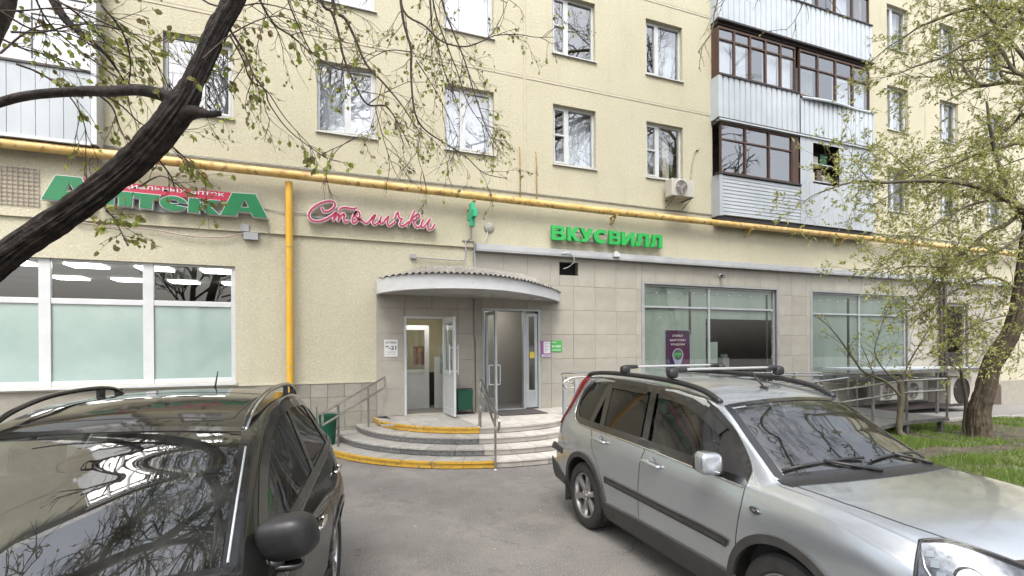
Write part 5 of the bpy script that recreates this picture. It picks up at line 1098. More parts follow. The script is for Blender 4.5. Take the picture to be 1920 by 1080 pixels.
def wheel(parent, x, y, z, r, sg, rim, spokes, tw=.215, w_=1., steer=0):
    t = link('wheel', None, parent, (x, y, z)); t.rotation_euler = (0, 0, steer); h = tw / 2
    b = MB(); prof = [(r * .66, -h * .80), (r * .72, -h), (r * .86, -h * 1.04), (r * .955, -h * .93), (r * .99, -h * .72)]
    for k in range(4): c = -h * .6 + h * .4 * k; prof += [(r, c - .012), (r, c + h * .30 - .012), (r - .009, c + h * .30 - .008), (r - .009, c + h * .4 - .016)]
    prof += [(r * .99, h * .75), (r * .955, h * .93), (r * .86, h * 1.04), (r * .72, h), (r * .66, h * .8)]
    b.lathe(prof, n=56); b.build('tyre', M['rubber'], t, smooth=True, sharp=35)
    b = MB(); s = -sg if False else sg; o = sg * h
    rr = r * .665; b.lathe([(rr, -h * .8), (rr * 1.02, -h * .86), (rr * .97, -h * .8), (rr * .93, -h * .4), (rr * .92, h * .4), (rr * .97, h * .8), (rr * 1.02, h * .86), (rr, h * .8)], n=48)
    for k in range(spokes):
        a = 2 * math.pi * k / spokes + .3; ca, sa = math.cos(a), math.sin(a)
        def sp(rad, wd, y0): return [(rad * ca - wd * sa, y0, rad * sa + wd * ca), (rad * ca + wd * sa, y0, rad * sa - wd * ca)]
        A = sp(.045, .030, o * .62) ; B = sp(rr * .55, .027, o * .70); Cc = sp(rr * .95, .034, o * .80); D = sp(.045, .034, o * .35); E_ = sp(rr * .55, .034, o * .42); Ff = sp(rr * .95, .042, o * .5)
        v = A + B + Cc + D + E_ + Ff; b.add(v, [(0, 1, 3, 2), (2, 3, 5, 4), (0, 2, 8, 6), (2, 4, 10, 8), (1, 7, 9, 3), (3, 9, 11, 5), (6, 8, 9, 7), (8, 10, 11, 9)])
    b.cyl((0, o * .55, 0), (0, 1, 0), .062, h * .5, 20); b.cyl((0, o * .80, 0), (0, 1, 0), .030, .02, 16)
    for k in range(5): a = 2 * math.pi * k / 5; b.cyl((.042 * math.cos(a), o * .80, .042 * math.sin(a)), (0, 1, 0), .008, .012, 6)
    b.build('rim', rim, t, smooth=True, sharp=30)
    b = MB(); b.cyl((0, 0, 0), (0, 1, 0), rr * .62, .03, 28); b.build('brake_disc', M['galv'], t)
    b = MB(); b.cyl((0, -o * .5, 0), (0, 1, 0), rr * .93, .01, 28); b.build('wheel_back', M['rubber'], t)
def blob(b, c, ax, ay, az, n=3, p=2.6):
    """rounded superellipsoid with half axes ax, ay, az (vectors)"""
    N1, N2 = 14, 24; f = lambda v: math.copysign(abs(v) ** (2 / p), v); rows = []
    for i in range(N1 + 1):
        th = -math.pi / 2 + math.pi * i / N1; row = []
        for j in range(N2 + 1):
            ph = 2 * math.pi * j / N2; row.append(Vector(c) + Vector(ax) * f(math.cos(th)) * f(math.cos(ph)) + Vector(ay) * f(math.cos(th)) * f(math.sin(ph)) + Vector(az) * f(math.sin(th)))
        rows.append(row)
    b.grid(rows)
def carpaint(name, c, metal, rough, dust=(.35, .33, .30), dusta=.12, flake=0.):
    m = bpy.data.materials.new(name); m.use_nodes = True; nt = m.node_tree; N = nt.nodes; L = nt.links; b = N['Principled BSDF']
    b.inputs['Metallic'].default_value = metal; b.inputs['Coat Weight'].default_value = 1.; b.inputs['Coat Roughness'].default_value = .03; b.inputs['Roughness'].default_value = rough
    tc = N.new('ShaderNodeTexCoord'); n = N.new('ShaderNodeTexNoise'); n.inputs['Scale'].default_value = 3.5; n.inputs['Detail'].default_value = 9; n.inputs['Roughness'].default_value = .7; L.new(tc.outputs['Object'], n.inputs['Vector'])
    r = N.new('ShaderNodeValToRGB'); r.color_ramp.elements[0].position = .42; r.color_ramp.elements[1].position = .78; r.color_ramp.elements[0].color = (0, 0, 0, 1); r.color_ramp.elements[1].color = (dusta * 2, dusta * 2, dusta * 2, 1); L.new(n.outputs[0], r.inputs[0])
    x = N.new('ShaderNodeMix'); x.data_type = 'RGBA'; x.inputs[6].default_value = (*c, 1); x.inputs[7].default_value = (*dust, 1); L.new(r.outputs[0], x.inputs[0]); L.new(x.outputs[2], b.inputs['Base Color'])
    cr = N.new('ShaderNodeMapRange'); cr.inputs[3].default_value = .02; cr.inputs[4].default_value = .16; L.new(n.outputs[0], cr.inputs[0]); L.new(cr.outputs[0], b.inputs['Coat Roughness'])
    if flake:
        v = N.new('ShaderNodeTexNoise'); v.inputs['Scale'].default_value = 900; L.new(tc.outputs['Object'], v.inputs['Vector']); bp = N.new('ShaderNodeBump'); bp.inputs['Strength'].default_value = flake; bp.inputs['Distance'].default_value = .001; L.new(v.outputs[0], bp.inputs['Height']); L.new(bp.outputs[0], b.inputs['Normal'])
    return m
M['silver'] = carpaint('silver_paint', (.44, .47, .495), .76, .27, (.42, .41, .38), .12, .15)
M['blackcar'] = carpaint('black_paint', (.010, .010, .009), .0, .06, (.10, .09, .08), .04); M['blackcar'].node_tree.nodes['Principled BSDF'].inputs['Coat Weight'].default_value = 0.; M['blackcar'].node_tree.nodes['Principled BSDF'].inputs['Specular IOR Level'].default_value = .42
M['autoglass'] = glass('car_glass', (.42, .47, .45), 1.6, dust=.03); M['screen'] = glass('windscreen_glass', (.34, .41, .40), 2.7, dust=.03); M['tint'] = glass('tinted_car_glass', (.12, .13, .12), 1.55, dust=.02)
M['trimblack'] = mat('gloss_black_trim', (.012, .012, .012), rough=.22, coat=.5)
M['cladding'] = mat('grey_plastic_cladding', (.038, .037, .036), (.055, .053, .05), 12, .55, bump=.1, bscale=300)
M['chrome'] = mat('chrome', (.75, .75, .76), rough=.08, metal=1); M['alloy'] = mat('alloy_rim', (.55, .55, .56), (.40, .39, .38), 14, .32, metal=.85)
M['seat'] = mat('seat_fabric', (.045, .045, .048), (.07, .07, .072), 40, .9); M['taillight'] = mat('red_lens', (.34, .012, .02), (.26, .01, .015), 4, .12, coat=1)
M['lens'] = glass('clear_lens', (.90, .92, .94), 1.3)
M['reflector'] = mat('headlamp_reflector', (.22, .23, .25), (.06, .065, .07), 16, .25, metal=.9, bump=.3, bscale=9)
def interior(car, x0, x1, zf, w, wheel_y):
    b = MB(); b.box(x0, x1, -w, w, zf, zf + .05); b.box(x1 - .35, x1 + .15, -w, w, zf + .05, .92); car_part(b.build('cabin_floor', M['seat'], car))
    for sy in (.36, -.36):
        for xs_ in (x0 + 1.75, x0 + .85):
            b = MB(); b.box(xs_, xs_ + .5, sy - .25, sy + .25, .55, .72); b.obox((xs_ - .06, sy, 1.0), (1, 0, .25), (0, 1, 0), (-.22, 0, 1), .06, .24, .33); b.obox((xs_ - .16, sy, 1.40), (1, 0, .1), (0, 1, 0), (-.1, 0, 1), .05, .12, .10); o = b.build('seat', M['seat'], car, bevel=.04)
    b = MB(); c = Vector((x1 - .50, wheel_y, .95)); ax = Vector((-.45, 0, 1)).normalized(); a1 = Vector((0, 1, 0)); b.tube([c + (a1 * math.cos(t) + ax * math.sin(t)) * .18 for t in np.linspace(0, 2 * math.pi, 29)[:-1]], .014, 8, closed=True); b.tube([c - a1 * .17, c + a1 * .17], .018, 6); b.tube([c, c - ax * .17], .018, 6); b.tube([c, c + Vector((.3, 0, -.12))], .03, 6); b.build('steering_wheel', M['black'], car, smooth=True)
def car_part(o): return o
def panel_seam(car, body, pts, sg, w=.007, m=None, name='door_gap'):
    b = MB(); f = lambda p, o_: body.side(p[0], p[1], sg, o_); P = resample(pts, 26); loop_strip(b, f, P, w, .0012, closed=False, th=.0008); return b.build(name, m or M['trimblack'], car, smooth=True)
# ---------------------------------------------------------------- silver SUV
SV = empty('parked_car', (3.572, -6.297, 0), R(-92.28), 'silver four-wheel-drive estate car with roof bars, parked nose towards the viewer', 'car')
T = dict(zt=[(-.98, .86), (-.94, .99), (-.88, 1.13), (-.78, 1.36), (-.64, 1.56), (-.52, 1.64), (-.30, 1.67), (.2, 1.685), (.8, 1.68), (1.3, 1.655), (1.62, 1.615), (1.86, 1.555), (2.24, 1.347), (2.60, 1.15), (2.61, 1.1446), (2.62, 1.140), (2.68, 1.135), (2.9, 1.13), (3.2, 1.105), (3.45, 1.06), (3.62, .98), (3.74, .86), (3.80, .72), (3.82, .60)],
         wt=[(-.98, .66), (-.8, .62), (-.5, .60), (0, .615), (1, .62), (1.6, .625), (1.86, .635), (2.60, .735), (2.7, .75), (3.2, .75), (3.5, .72), (3.82, .60)],
         e=[(-.98, .04), (-.6, .05), (0, .05), (1.5, .05), (1.86, .05), (2.60, .045), (3.2, .05), (3.82, .03)],
         zb=[(-.98, .80), (-.9, 1.02), (-.7, 1.12), (0, 1.135), (1, 1.115), (2.2, 1.065), (2.6, 1.055), (3., 1.03), (3.3, .98), (3.55, .90), (3.82, .56)],
         wb=[(-.98, .80), (-.8, .81), (-.4, .832), (.5, .845), (2.2, .852), (2.9, .85), (3.3, .845), (3.6, .81), (3.82, .72)],
         zm=[(-.98, .68), (-.8, .78), (0, .80), (2.6, .80), (3.3, .78), (3.82, .52)], wm=[(-.98, .84), (-.7, .875), (-.1, .90), (.5, .882), (2.1, .882), (2.63, .905), (3.1, .895), (3.4, .87), (3.6, .84), (3.82, .76)],
         zl=[(-1, .45), (3.82, .42)], wl=[(-.98, .83), (-.5, .865), (0, .885), (.6, .872), (2.1, .872), (2.6, .89), (3.3, .87), (3.82, .75)], zs=[(-1, .30), (0, .24), (3, .24), (3.82, .28)], ws=[(-1, .78), (0, .83), (3.2, .82), (3.82, .70)])
bd = Body(T, [(-.98, .16), (-.6, .09), (-.2, .0), (1.2, .0), (1.8, -.07), (2.2, -.135), (2.6, -.20), (2.7, -.212), (3.2, -.22), (3.82, -.26)])
WG = [(.20, .0), ]
winall = [(-.17, 1.60), (-.30, 1.46), (-.36, 1.33), (-.32, 1.22), (-.22, 1.155), (-.05, 1.14), (1., 1.122), (2.30, 1.075), (2.2, 1.18), (2.0, 1.345), (1.82, 1.455), (1.62, 1.53), (1.30, 1.572), (.8, 1.588), (.3, 1.595)]
wscreen = [(1.885, 0), (1.885, .55), (1.95, .60), (2.55, .69), (2.57, .0)]
shrink = lambda P, d: offset_poly(P, -d)
arch = [(0, .36, .425), (2.63, .36, .425)]
b = bd.shell(-.98, 3.82, .02, arch, [shrink(winall, .025)], [wscreen]); b.build('body', M['silver'], SV, smooth=True, sharp=50)
bd.NS = 20; bd.cache = {}
for sg in (-1, 1):
    f = lambda p, o_: bd.side(p[0], p[1], sg, o_)
    b = MB(); P = resample(winall + [winall[0]], 90)[:-1]; loop_strip(b, f, P, .066, .004); b.build('window_surround', M['trimblack'], SV, smooth=True, sharp=40)
    b = MB(); P = resample(catmull([(-.1, 1.625), (-.30, 1.52), (-.385, 1.34), (-.345, 1.19), (-.2, 1.115), (0, 1.103), (1., 1.085), (2.28, 1.035)], 4), 70); loop_strip(b, f, P, .014, .007, closed=False); b.build('chrome_strip', M['chrome'], SV, smooth=True)
    for k, (A_, B_, mm) in enumerate(((([(-.19, 1.575), (-.31, 1.40), (-.335, 1.28), (-.2, 1.165), (-.09, 1.16)]), [(.20, 1.575), (.19, 1.5), (.15, 1.33), (.08, 1.16), (.06, 1.158)], 'tint'), ([(.25, 1.575), (.37, 1.148)], [(.93, 1.565), (1.03, 1.135)], 'tint'), ([(1.08, 1.56), (1.21, 1.128)], [(1.28, 1.55), (1.52, 1.52), (1.70, 1.47), (1.93, 1.345), (2.05, 1.19), (1.98, 1.105)], 'autoglass'))):
        b = MB(); ruled(b, f, A_, B_, 14, 14, -.004); b.build('side_window', M[mm], SV, smooth=True)
    for a_, c_ in (((.225, 1.59), (.335, 1.13)), ((1.00, 1.58), (1.12, 1.11)), ((.21, 1.58), (.09, 1.14))):
        b = MB(); ruled(b, f, [(a_[0] - .045, a_[1]), (c_[0] - .045, c_[1])], [(a_[0] + .045, a_[1]), (c_[0] + .045, c_[1])], 12, 2, .003, .004); b.build('pillar', M['trimblack'], SV, smooth=True, sharp=40)
    b = MB(); ruled(b, f, [(1.93, 1.38), (2.0, 1.10)], [(2.0, 1.335), (2.27, 1.085)], 10, 4, .005, .005); b.build('mirror_triangle', M['black'], SV, smooth=True)
    # wind deflectors over the side windows
    b = MB(); ruled(b, f, [(.27, 1.592), (.92, 1.578)], [(.28, 1.535), (.93, 1.522)], 14, 3, .022, .018); b.build('wind_deflector', M['tint'] if False else M['trimblack'], SV, smooth=True, sharp=40)
    b = MB(); ruled(b, f, [(1.10, 1.575), (1.30, 1.57), (1.55, 1.54), (1.75, 1.48), (1.98, 1.36)], [(1.12, 1.505), (1.30, 1.50), (1.50, 1.475), (1.68, 1.42), (1.93, 1.31)], 22, 3, .022, .018); b.build('wind_deflector', M['trimblack'], SV, smooth=True, sharp=40)
    b = MB(); ruled(b, f, [(.475, .675), (2.19, .66)], [(.48, .615), (2.165, .60)], 30, 3, .014, .014); weld(b.build('side_moulding', M['cladding'], SV, smooth=True, sharp=40))
    b = MB(); ruled(b, f, [(-.93, .775), (-.55, .77)], [(-.93, .70), (-.56, .70)], 12, 2, .012, .012); b.build('bumper_strip', M['cladding'], SV, smooth=True, sharp=40)
    b = MB(); ruled(b, f, [(-.93, .60), (-.50, .42)], [(-.93, .33), (-.50, .30)], 12, 3, .008, .008); b.build('bumper_skirt', M['cladding'], SV, smooth=True, sharp=40)
    b = MB(); ruled(b, f, [(.40, .40), (1.0, .425), (2.26, .435)], [(.42, .245), (1., .245), (2.24, .25)], 30, 4, .018, .018); b.build('sill_cladding', M['cladding'], SV, smooth=True, sharp=40)
    for ax in (0, 2.63):
        b = MB(); arc = [(ax + .437 * math.cos(t), .36 + .437 * math.sin(t)) for t in np.linspace(R(-12), R(192), 44)]; loop_strip(b, f, arc, .055, .016, closed=False, th=.03); b.build('arch_lip', M['cladding'], SV, smooth=True, sharp=40)
        b = MB(); b.grid([[(ax + .45 * math.cos(t), sg * yy, .36 + .45 * math.sin(t)) for t in np.linspace(R(-20), R(200), 24)] for yy in (.56, .86)]); b.grid([[(ax + q * .45 * math.cos(t), sg * .56, .36 + q * .45 * math.sin(t)) for t in np.linspace(R(-20), R(200), 24)] for q in (.02, 1)]); b.build('wheel_well', M['rubber'], SV)
        wheel(SV, ax, sg * .775, .352, .352, sg, M['alloy'], 6)
        b = MB(); b.box(ax - .47, ax - .455, min(sg * .70, sg * .88), max(sg * .70, sg * .88), .17, .46); b.build('mud_flap', M['rubber'], SV)
    for pts in ([(1.16, 1.10), (1.10, .95), (1.07, .70), (1.065, .45)], [(2.30, 1.06), (2.30, .92), (2.26, .70), (2.24, .44)], [(.10, 1.13), (.17, 1.05), (.19, .95), (.24, .86), (.33, .76), (.42, .60), (.44, .42)], [(-.62, 1.13), (-.66, .98), (-.55, .88), (-.45, .80)]):
        panel_seam(SV, bd, pts, sg)
    for hx, hzz in ((.35, 1.012), (1.265, .972)):
        b = MB(); c = bd.side(hx + .0, hzz, sg, .0); n_ = Vector((0, sg, .08)).normalized()
        b.lathe([(0, 0.004), (.045, .004), (.055, .0)], (0, 0, 0), 24); b.v = [tuple(c + Vector((v[0] * 1.15, sg * (v[1] + .001), v[2]))) for v in b.v]; b.build('handle_recess', M['galv'] if False else M['silver'], SV, smooth=True)
        b = MB(); blob(b, bd.side(hx + .02, hzz + .002, sg, .038), (.125, 0, -.006), (0, .015, 0), (0, 0, .019)); blob(b, bd.side(hx - .085, hzz + .004, sg, .018), (.022, 0, 0), (0, .02, 0), (0, 0, .017)); blob(b, bd.side(hx + .125, hzz - .004, sg, .018), (.022, 0, 0), (0, .02, 0), (0, 0, .017)); b.build('door_handle', M['silver'], SV, smooth=True)
    b = MB(); c = Vector((2.09, sg * .975, 1.165)) if sg < 0 else Vector((1.86, .915, 1.12)); blob(b, c, (.070, sg * .012, 0) if sg < 0 else (.09, 0, 0), (0, sg * .092, .008) if sg < 0 else (0, .05, 0), (0, 0, .078), p=4.2); b.build('mirror', M['silver'], SV, smooth=True)
    b = MB(); blob(b, c + Vector((-.05, 0, 0)), (.03, 0, 0), (0, .085 if sg < 0 else .04, 0), (0, 0, .062), p=4); b.tube([(2.0, sg * .86, 1.10), (1.98, sg * .95, 1.10)], .03, 8); b.build('mirror_back', M['trimblack'], SV, smooth=True)
    c = bd.side(2.42, .925, sg, .008); b = MB(); blob(b, c, (.042, 0, -.006), (0, .012, 0), (0, 0, .022), p=2); b.build('side_indicator', M['reflector'], SV, smooth=True); b = MB(); blob(b, c + Vector((0, sg * .004, 0)), (.022, 0, 0), (0, .012, 0), (0, 0, .012), p=2); b.build('indicator_lens', mat('dark_lens', (.12, .1, .08), rough=.1) if sg < 0 else bpy.data.materials['dark_lens'], SV, smooth=True)
    # tall tail light on the rear pillar
    b = MB(); ruled(b, f, [(-.50, 1.635), (-.66, 1.50), (-.78, 1.32), (-.85, 1.15)], [(-.34, 1.65), (-.42, 1.50), (-.54, 1.28), (-.70, 1.04)], 20, 5, .02, .02); b.build('tail_light', M['taillight'], SV, smooth=True, sharp=50)
    # roof rail and headlamp
    ft = lambda p, o_: bd.topn(p[0], p[1], o_)
    b = MB(); rp_ = [bd.top(x, sg * .595, 0) + Vector((0, 0, zz)) for x, zz in ((-.42, .0), (-.34, .04), (0, .048), (.6, .048), (1.2, .046), (1.6, .04), (1.82, .012))]; b.tube(catmull(rp_, 5), .024, 10); b.build('roof_rail', M['black'], SV, smooth=True)
    b = MB(); ruled(b, f, [(3.33, .99), (3.56, .93)], [(3.36, .80), (3.60, .76)], 10, 5, .004, .004); b.build('headlamp_housing', M['reflector'], SV, smooth=True, sharp=50)
# windscreen with its black edge
ft = lambda p, o_: bd.topn(p[0], p[1], o_)
b = MB(); ruled(b, ft, [(1.87, -.585), (1.87, 0), (1.87, .585)], [(2.585, -.70), (2.585, 0), (2.585, .70)], 61, 36, -.004); b.build('windscreen', M['screen'], SV, smooth=True)
b = MB(); P = resample([(1.875, -.58), (1.875, .58), (2.58, .705), (2.58, -.705), (1.875, -.58)], 100)[:-1]; loop_strip(b, ft, P, .05, .002); b.build('windscreen_seal', M['trimblack'], SV, smooth=True, sharp=40)
b = MB(); ruled(b, ft, [(2.585, -.73), (2.585, 0), (2.585, .73)], [(2.70, -.72), (2.70, 0), (2.70, .72)], 31, 3, .006, .01); b.build('cowl', M['black'], SV, smooth=True, sharp=40)
for y0, y1 in ((-.66, -.05), (-.02, .58)):
    b = MB(); p0 = bd.topn(2.60, y0 + .55, .03); p1 = bd.topn(2.53, y0, .014); p2 = bd.topn(2.50, y1, .014); b.tube([bd.topn(2.63, y1, .02), p1.lerp(p2, .5) + Vector((0, 0, .02))], .012, 6); b.tube([p1, p1.lerp(p2, .25) + Vector((0, 0, .01)), p1.lerp(p2, .75) + Vector((0, 0, .01)), p2], .010, 6); b.build('wiper', M['black'], SV, smooth=True)
# bonnet shut lines, guard, crossbars, aerial
for sg in (-1, 1):
    b = MB(); loop_strip(b, ft, resample([(2.68, sg * .70), (3.0, sg * .70), (3.3, sg * .66), (3.52, sg * .58), (3.62, sg * .46)], 24), .008, .0012, closed=False, th=.0008); b.build('bonnet_gap', M['trimblack'], SV, smooth=True)
b = MB(); ruled(b, ft, [(3.60, -.50), (3.60, 0), (3.60, .50)], [(3.72, -.46), (3.72, 0), (3.72, .46)], 31, 4, .022, .022); b.build('bonnet_guard', mat('smoked_acrylic', (.03, .012, .01), rough=.1, coat=.6), SV, smooth=True, sharp=40)
for x in (.42, 1.20):
    b = MB(); zz = 1.765; b.tube([(x, -.60, zz), (x, -.4, zz + .004), (x, .4, zz + .004), (x, .60, zz)], .020, 10); b.v = [(v[0], v[1], zz + (v[2] - zz) * .62) for v in b.v]; b.build('roof_bar', mat('bar_aluminium', (.72, .71, .69), rough=.3, metal=.8) if x < 1 else bpy.data.materials['bar_aluminium'], SV, smooth=True, sharp=60)
    for sg in (-1, 1): b = MB(); blob(b, (x, sg * .605, 1.735), (.042, 0, 0), (0, .05, 0), (0, 0, .045), p=3); blob(b, (x, sg * .54, 1.765), (.03, 0, 0), (0, .09, 0), (0, 0, .022), p=3); b.build('bar_foot', M['black'], SV, smooth=True)
b = MB(); c = bd.top(1.62, 0); blob(b, c + Vector((0, 0, .006)), (.045, 0, 0), (0, .02, 0), (0, 0, .014)); b.tube([c + Vector((0, 0, .01)), c + Vector((-.16, 0, .15))], [.010, .006], 8); b.build('aerial', M['black'], SV, smooth=True)
# headlamps: bright bowl, rows of indicator cells, dark seal and a clear lens wrapping the corner of the nose
lcell = mat('lamp_cell', (.22, .25, .27), rough=.15)
for sg in (-1, 1):
    TT = [Vector((x, sg * y, z)) for x, y, z in ((3.325, .795, 1.045), (3.39, .73, 1.062), (3.48, .665, 1.045), (3.58, .575, 1.005), (3.67, .47, .955))]
    BB = [Vector((x, sg * y, z)) for x, y, z in ((3.36, .885, .77), (3.47, .875, .755), (3.60, .835, .75), (3.73, .72, .745), (3.80, .60, .74))]
    TTs = [Vector(p) for p in catmull(TT, 4)]; BBs = [Vector(p) for p in catmull(BB, 4)]; cen = Vector((3.3, sg * .5, .8)); nl = len(TTs)
    def lamp(i_, t, off):
        """i_ 0..1 along, t 0..1 downward"""
        u = i_ * (nl - 1); k = min(nl - 2, int(u)); a = TTs[k].lerp(TTs[k + 1], u - k); c_ = BBs[k].lerp(BBs[k + 1], u - k); p = a.lerp(c_, t); n_ = (p - cen).normalized(); return p + n_ * (off + .022 * math.sin(math.pi * t))
    def lpatch(b, i0, i1, t0_, t1_, off, nu=16, nv=8): b.grid([[lamp(i0 + (i1 - i0) * u / nu, t0_ + (t1_ - t0_) * v / nv, off) for u in range(nu + 1)] for v in range(nv + 1)])
    b = MB(); lpatch(b, 0, 1, 0, 1, .000); b.build('headlamp_bowl', M['reflector'], SV, smooth=True)
    for k in range(4): b = MB(); lpatch(b, .09 + .05 * k, .16 + .05 * k, .16 + .13 * k, .25 + .13 * k, .006, 2, 2); b.build('indicator_cell', lcell, SV)
    for k in range(7): b = MB(); lpatch(b, .30 + .085 * k, .365 + .085 * k, .60 + .0 * k, .72, .006, 2, 2); b.build('indicator_cell', lcell, SV)
    b = MB(); b.tube([lamp(.02, .12, .01), lamp(.10, .40, .012), lamp(.26, .74, .012), lamp(.6, .80, .012), lamp(.95, .80, .012)], .006, 6); b.build('headlamp_bezel', M['chrome'], SV, smooth=True)
    for ci_, r_ in ((.42, .060), (.74, .055)): b = MB(); c_ = lamp(ci_, .42, -.004); n_ = (c_ - cen).normalized(); b.cyl(c_, n_, r_, .02, 20, r_ * .8); b.build('lamp_projector', M['chrome'], SV, smooth=True, sharp=40)
    b = MB(); lpatch(b, 0, 1, 0, 1, .018); b.build('headlamp_lens', M['lens'], SV, smooth=True)
    b = MB(); ring = [lamp(u / 20, 0, .012) for u in range(21)] + [lamp(1, v / 8, .012) for v in range(1, 9)] + [lamp(1 - u / 20, 1, .012) for u in range(1, 21)] + [lamp(0, 1 - v / 8, .012) for v in range(1, 8)]; b.tube(ring, .008, 6, closed=True); b.build('headlamp_seal', M['trimblack'], SV, smooth=True)
interior(SV, -.7, 2.35, .35, .72, -.36 + .72)

# ---------------------------------------------------------------- black crossover
KW, KH = 1.09, 1.02
BK = empty('parked_car', (-.87, -6.70, 0), R(-98.5), 'black crossover with chrome-edged roof rails filling the lower left corner', 'car')
T2 = dict(zt=[(-.86, .80), (-.82, 1.02), (-.74, 1.25), (-.60, 1.49), (-.48, 1.595), (-.30, 1.645), (0, 1.67), (.4, 1.665), (.8, 1.62), (1.1, 1.55), (1.5, 1.3745), (2.16, 1.085), (2.17, 1.0808), (2.18, 1.078), (2.24, 1.07), (2.7, .985), (3.05, .90), (3.25, .78), (3.36, .62), (3.40, .50)],
          wt=[(-.86, .70), (-.6, .66), (-.3, .66), (.2, .68), (.8, .685), (1.1, .71), (1.5, .763), (1.9, .816), (2.2, .855), (2.8, .80), (3.2, .70), (3.4, .62)],
          e=[(-.86, .04), (-.5, .05), (0, .05), (1, .045), (2.16, .035), (3.4, .03)],
          zb=[(-.86, .76), (-.80, 1.0), (-.65, 1.17), (-.3, 1.14), (.3, 1.07), (1, 1.025), (1.8, .99), (2.2, .975), (2.7, .93), (3.1, .84), (3.4, .48)],
          wb=[(-.86, .84), (-.6, .90), (-.2, .93), (.5, .935), (1.8, .945), (2.6, .93), (3.1, .84), (3.4, .76)],
          zm=[(-.86, .62), (-.5, .78), (0, .82), (.8, .80), (2.6, .78), (3.4, .45)], wm=[(-.86, .88), (-.5, 1.02), (-.05, 1.05), (.5, 1.03), (1.5, 1.01), (2.6, 1.01), (3.1, .92), (3.4, .80)],
          zl=[(-.86, .42), (3.4, .38)], wl=[(-.86, .89), (-.4, .98), (0, 1.01), (.6, 1.0), (1.8, .99), (2.6, .995), (3.4, .78)], zs=[(-.86, .28), (3.4, .24)], ws=[(-.86, .80), (0, .90), (2.6, .90), (3.4, .74)])
bk = Body(T2, [(-.86, .18), (-.5, .10), (-.1, .0), (.4, .0), (.8, -.055), (1.1, -.10), (1.5, -.153), (1.9, -.206), (2.2, -.245), (2.8, -.26), (3.4, -.45)])
win2 = [(-.58, 1.20), (-.50, 1.34), (-.32, 1.49), (-.1, 1.55), (.3, 1.57), (.65, 1.55), (.95, 1.475), (1.3, 1.315), (1.62, 1.12), (1.76, 1.02), (1.0, 1.055), (.3, 1.10), (-.3, 1.165)]
b = bk.shell(-.86, 3.40, .02, [(0, .35, .40), (2.63, .35, .40)], [shrink(win2, .025)], [[(1.13, 0), (1.13, .62), (1.2, .66), (2.12, .80), (2.13, 0)]]); b.build('body', M['blackcar'], BK, smooth=True, sharp=50)
bk.NS = 20; bk.cache = {}
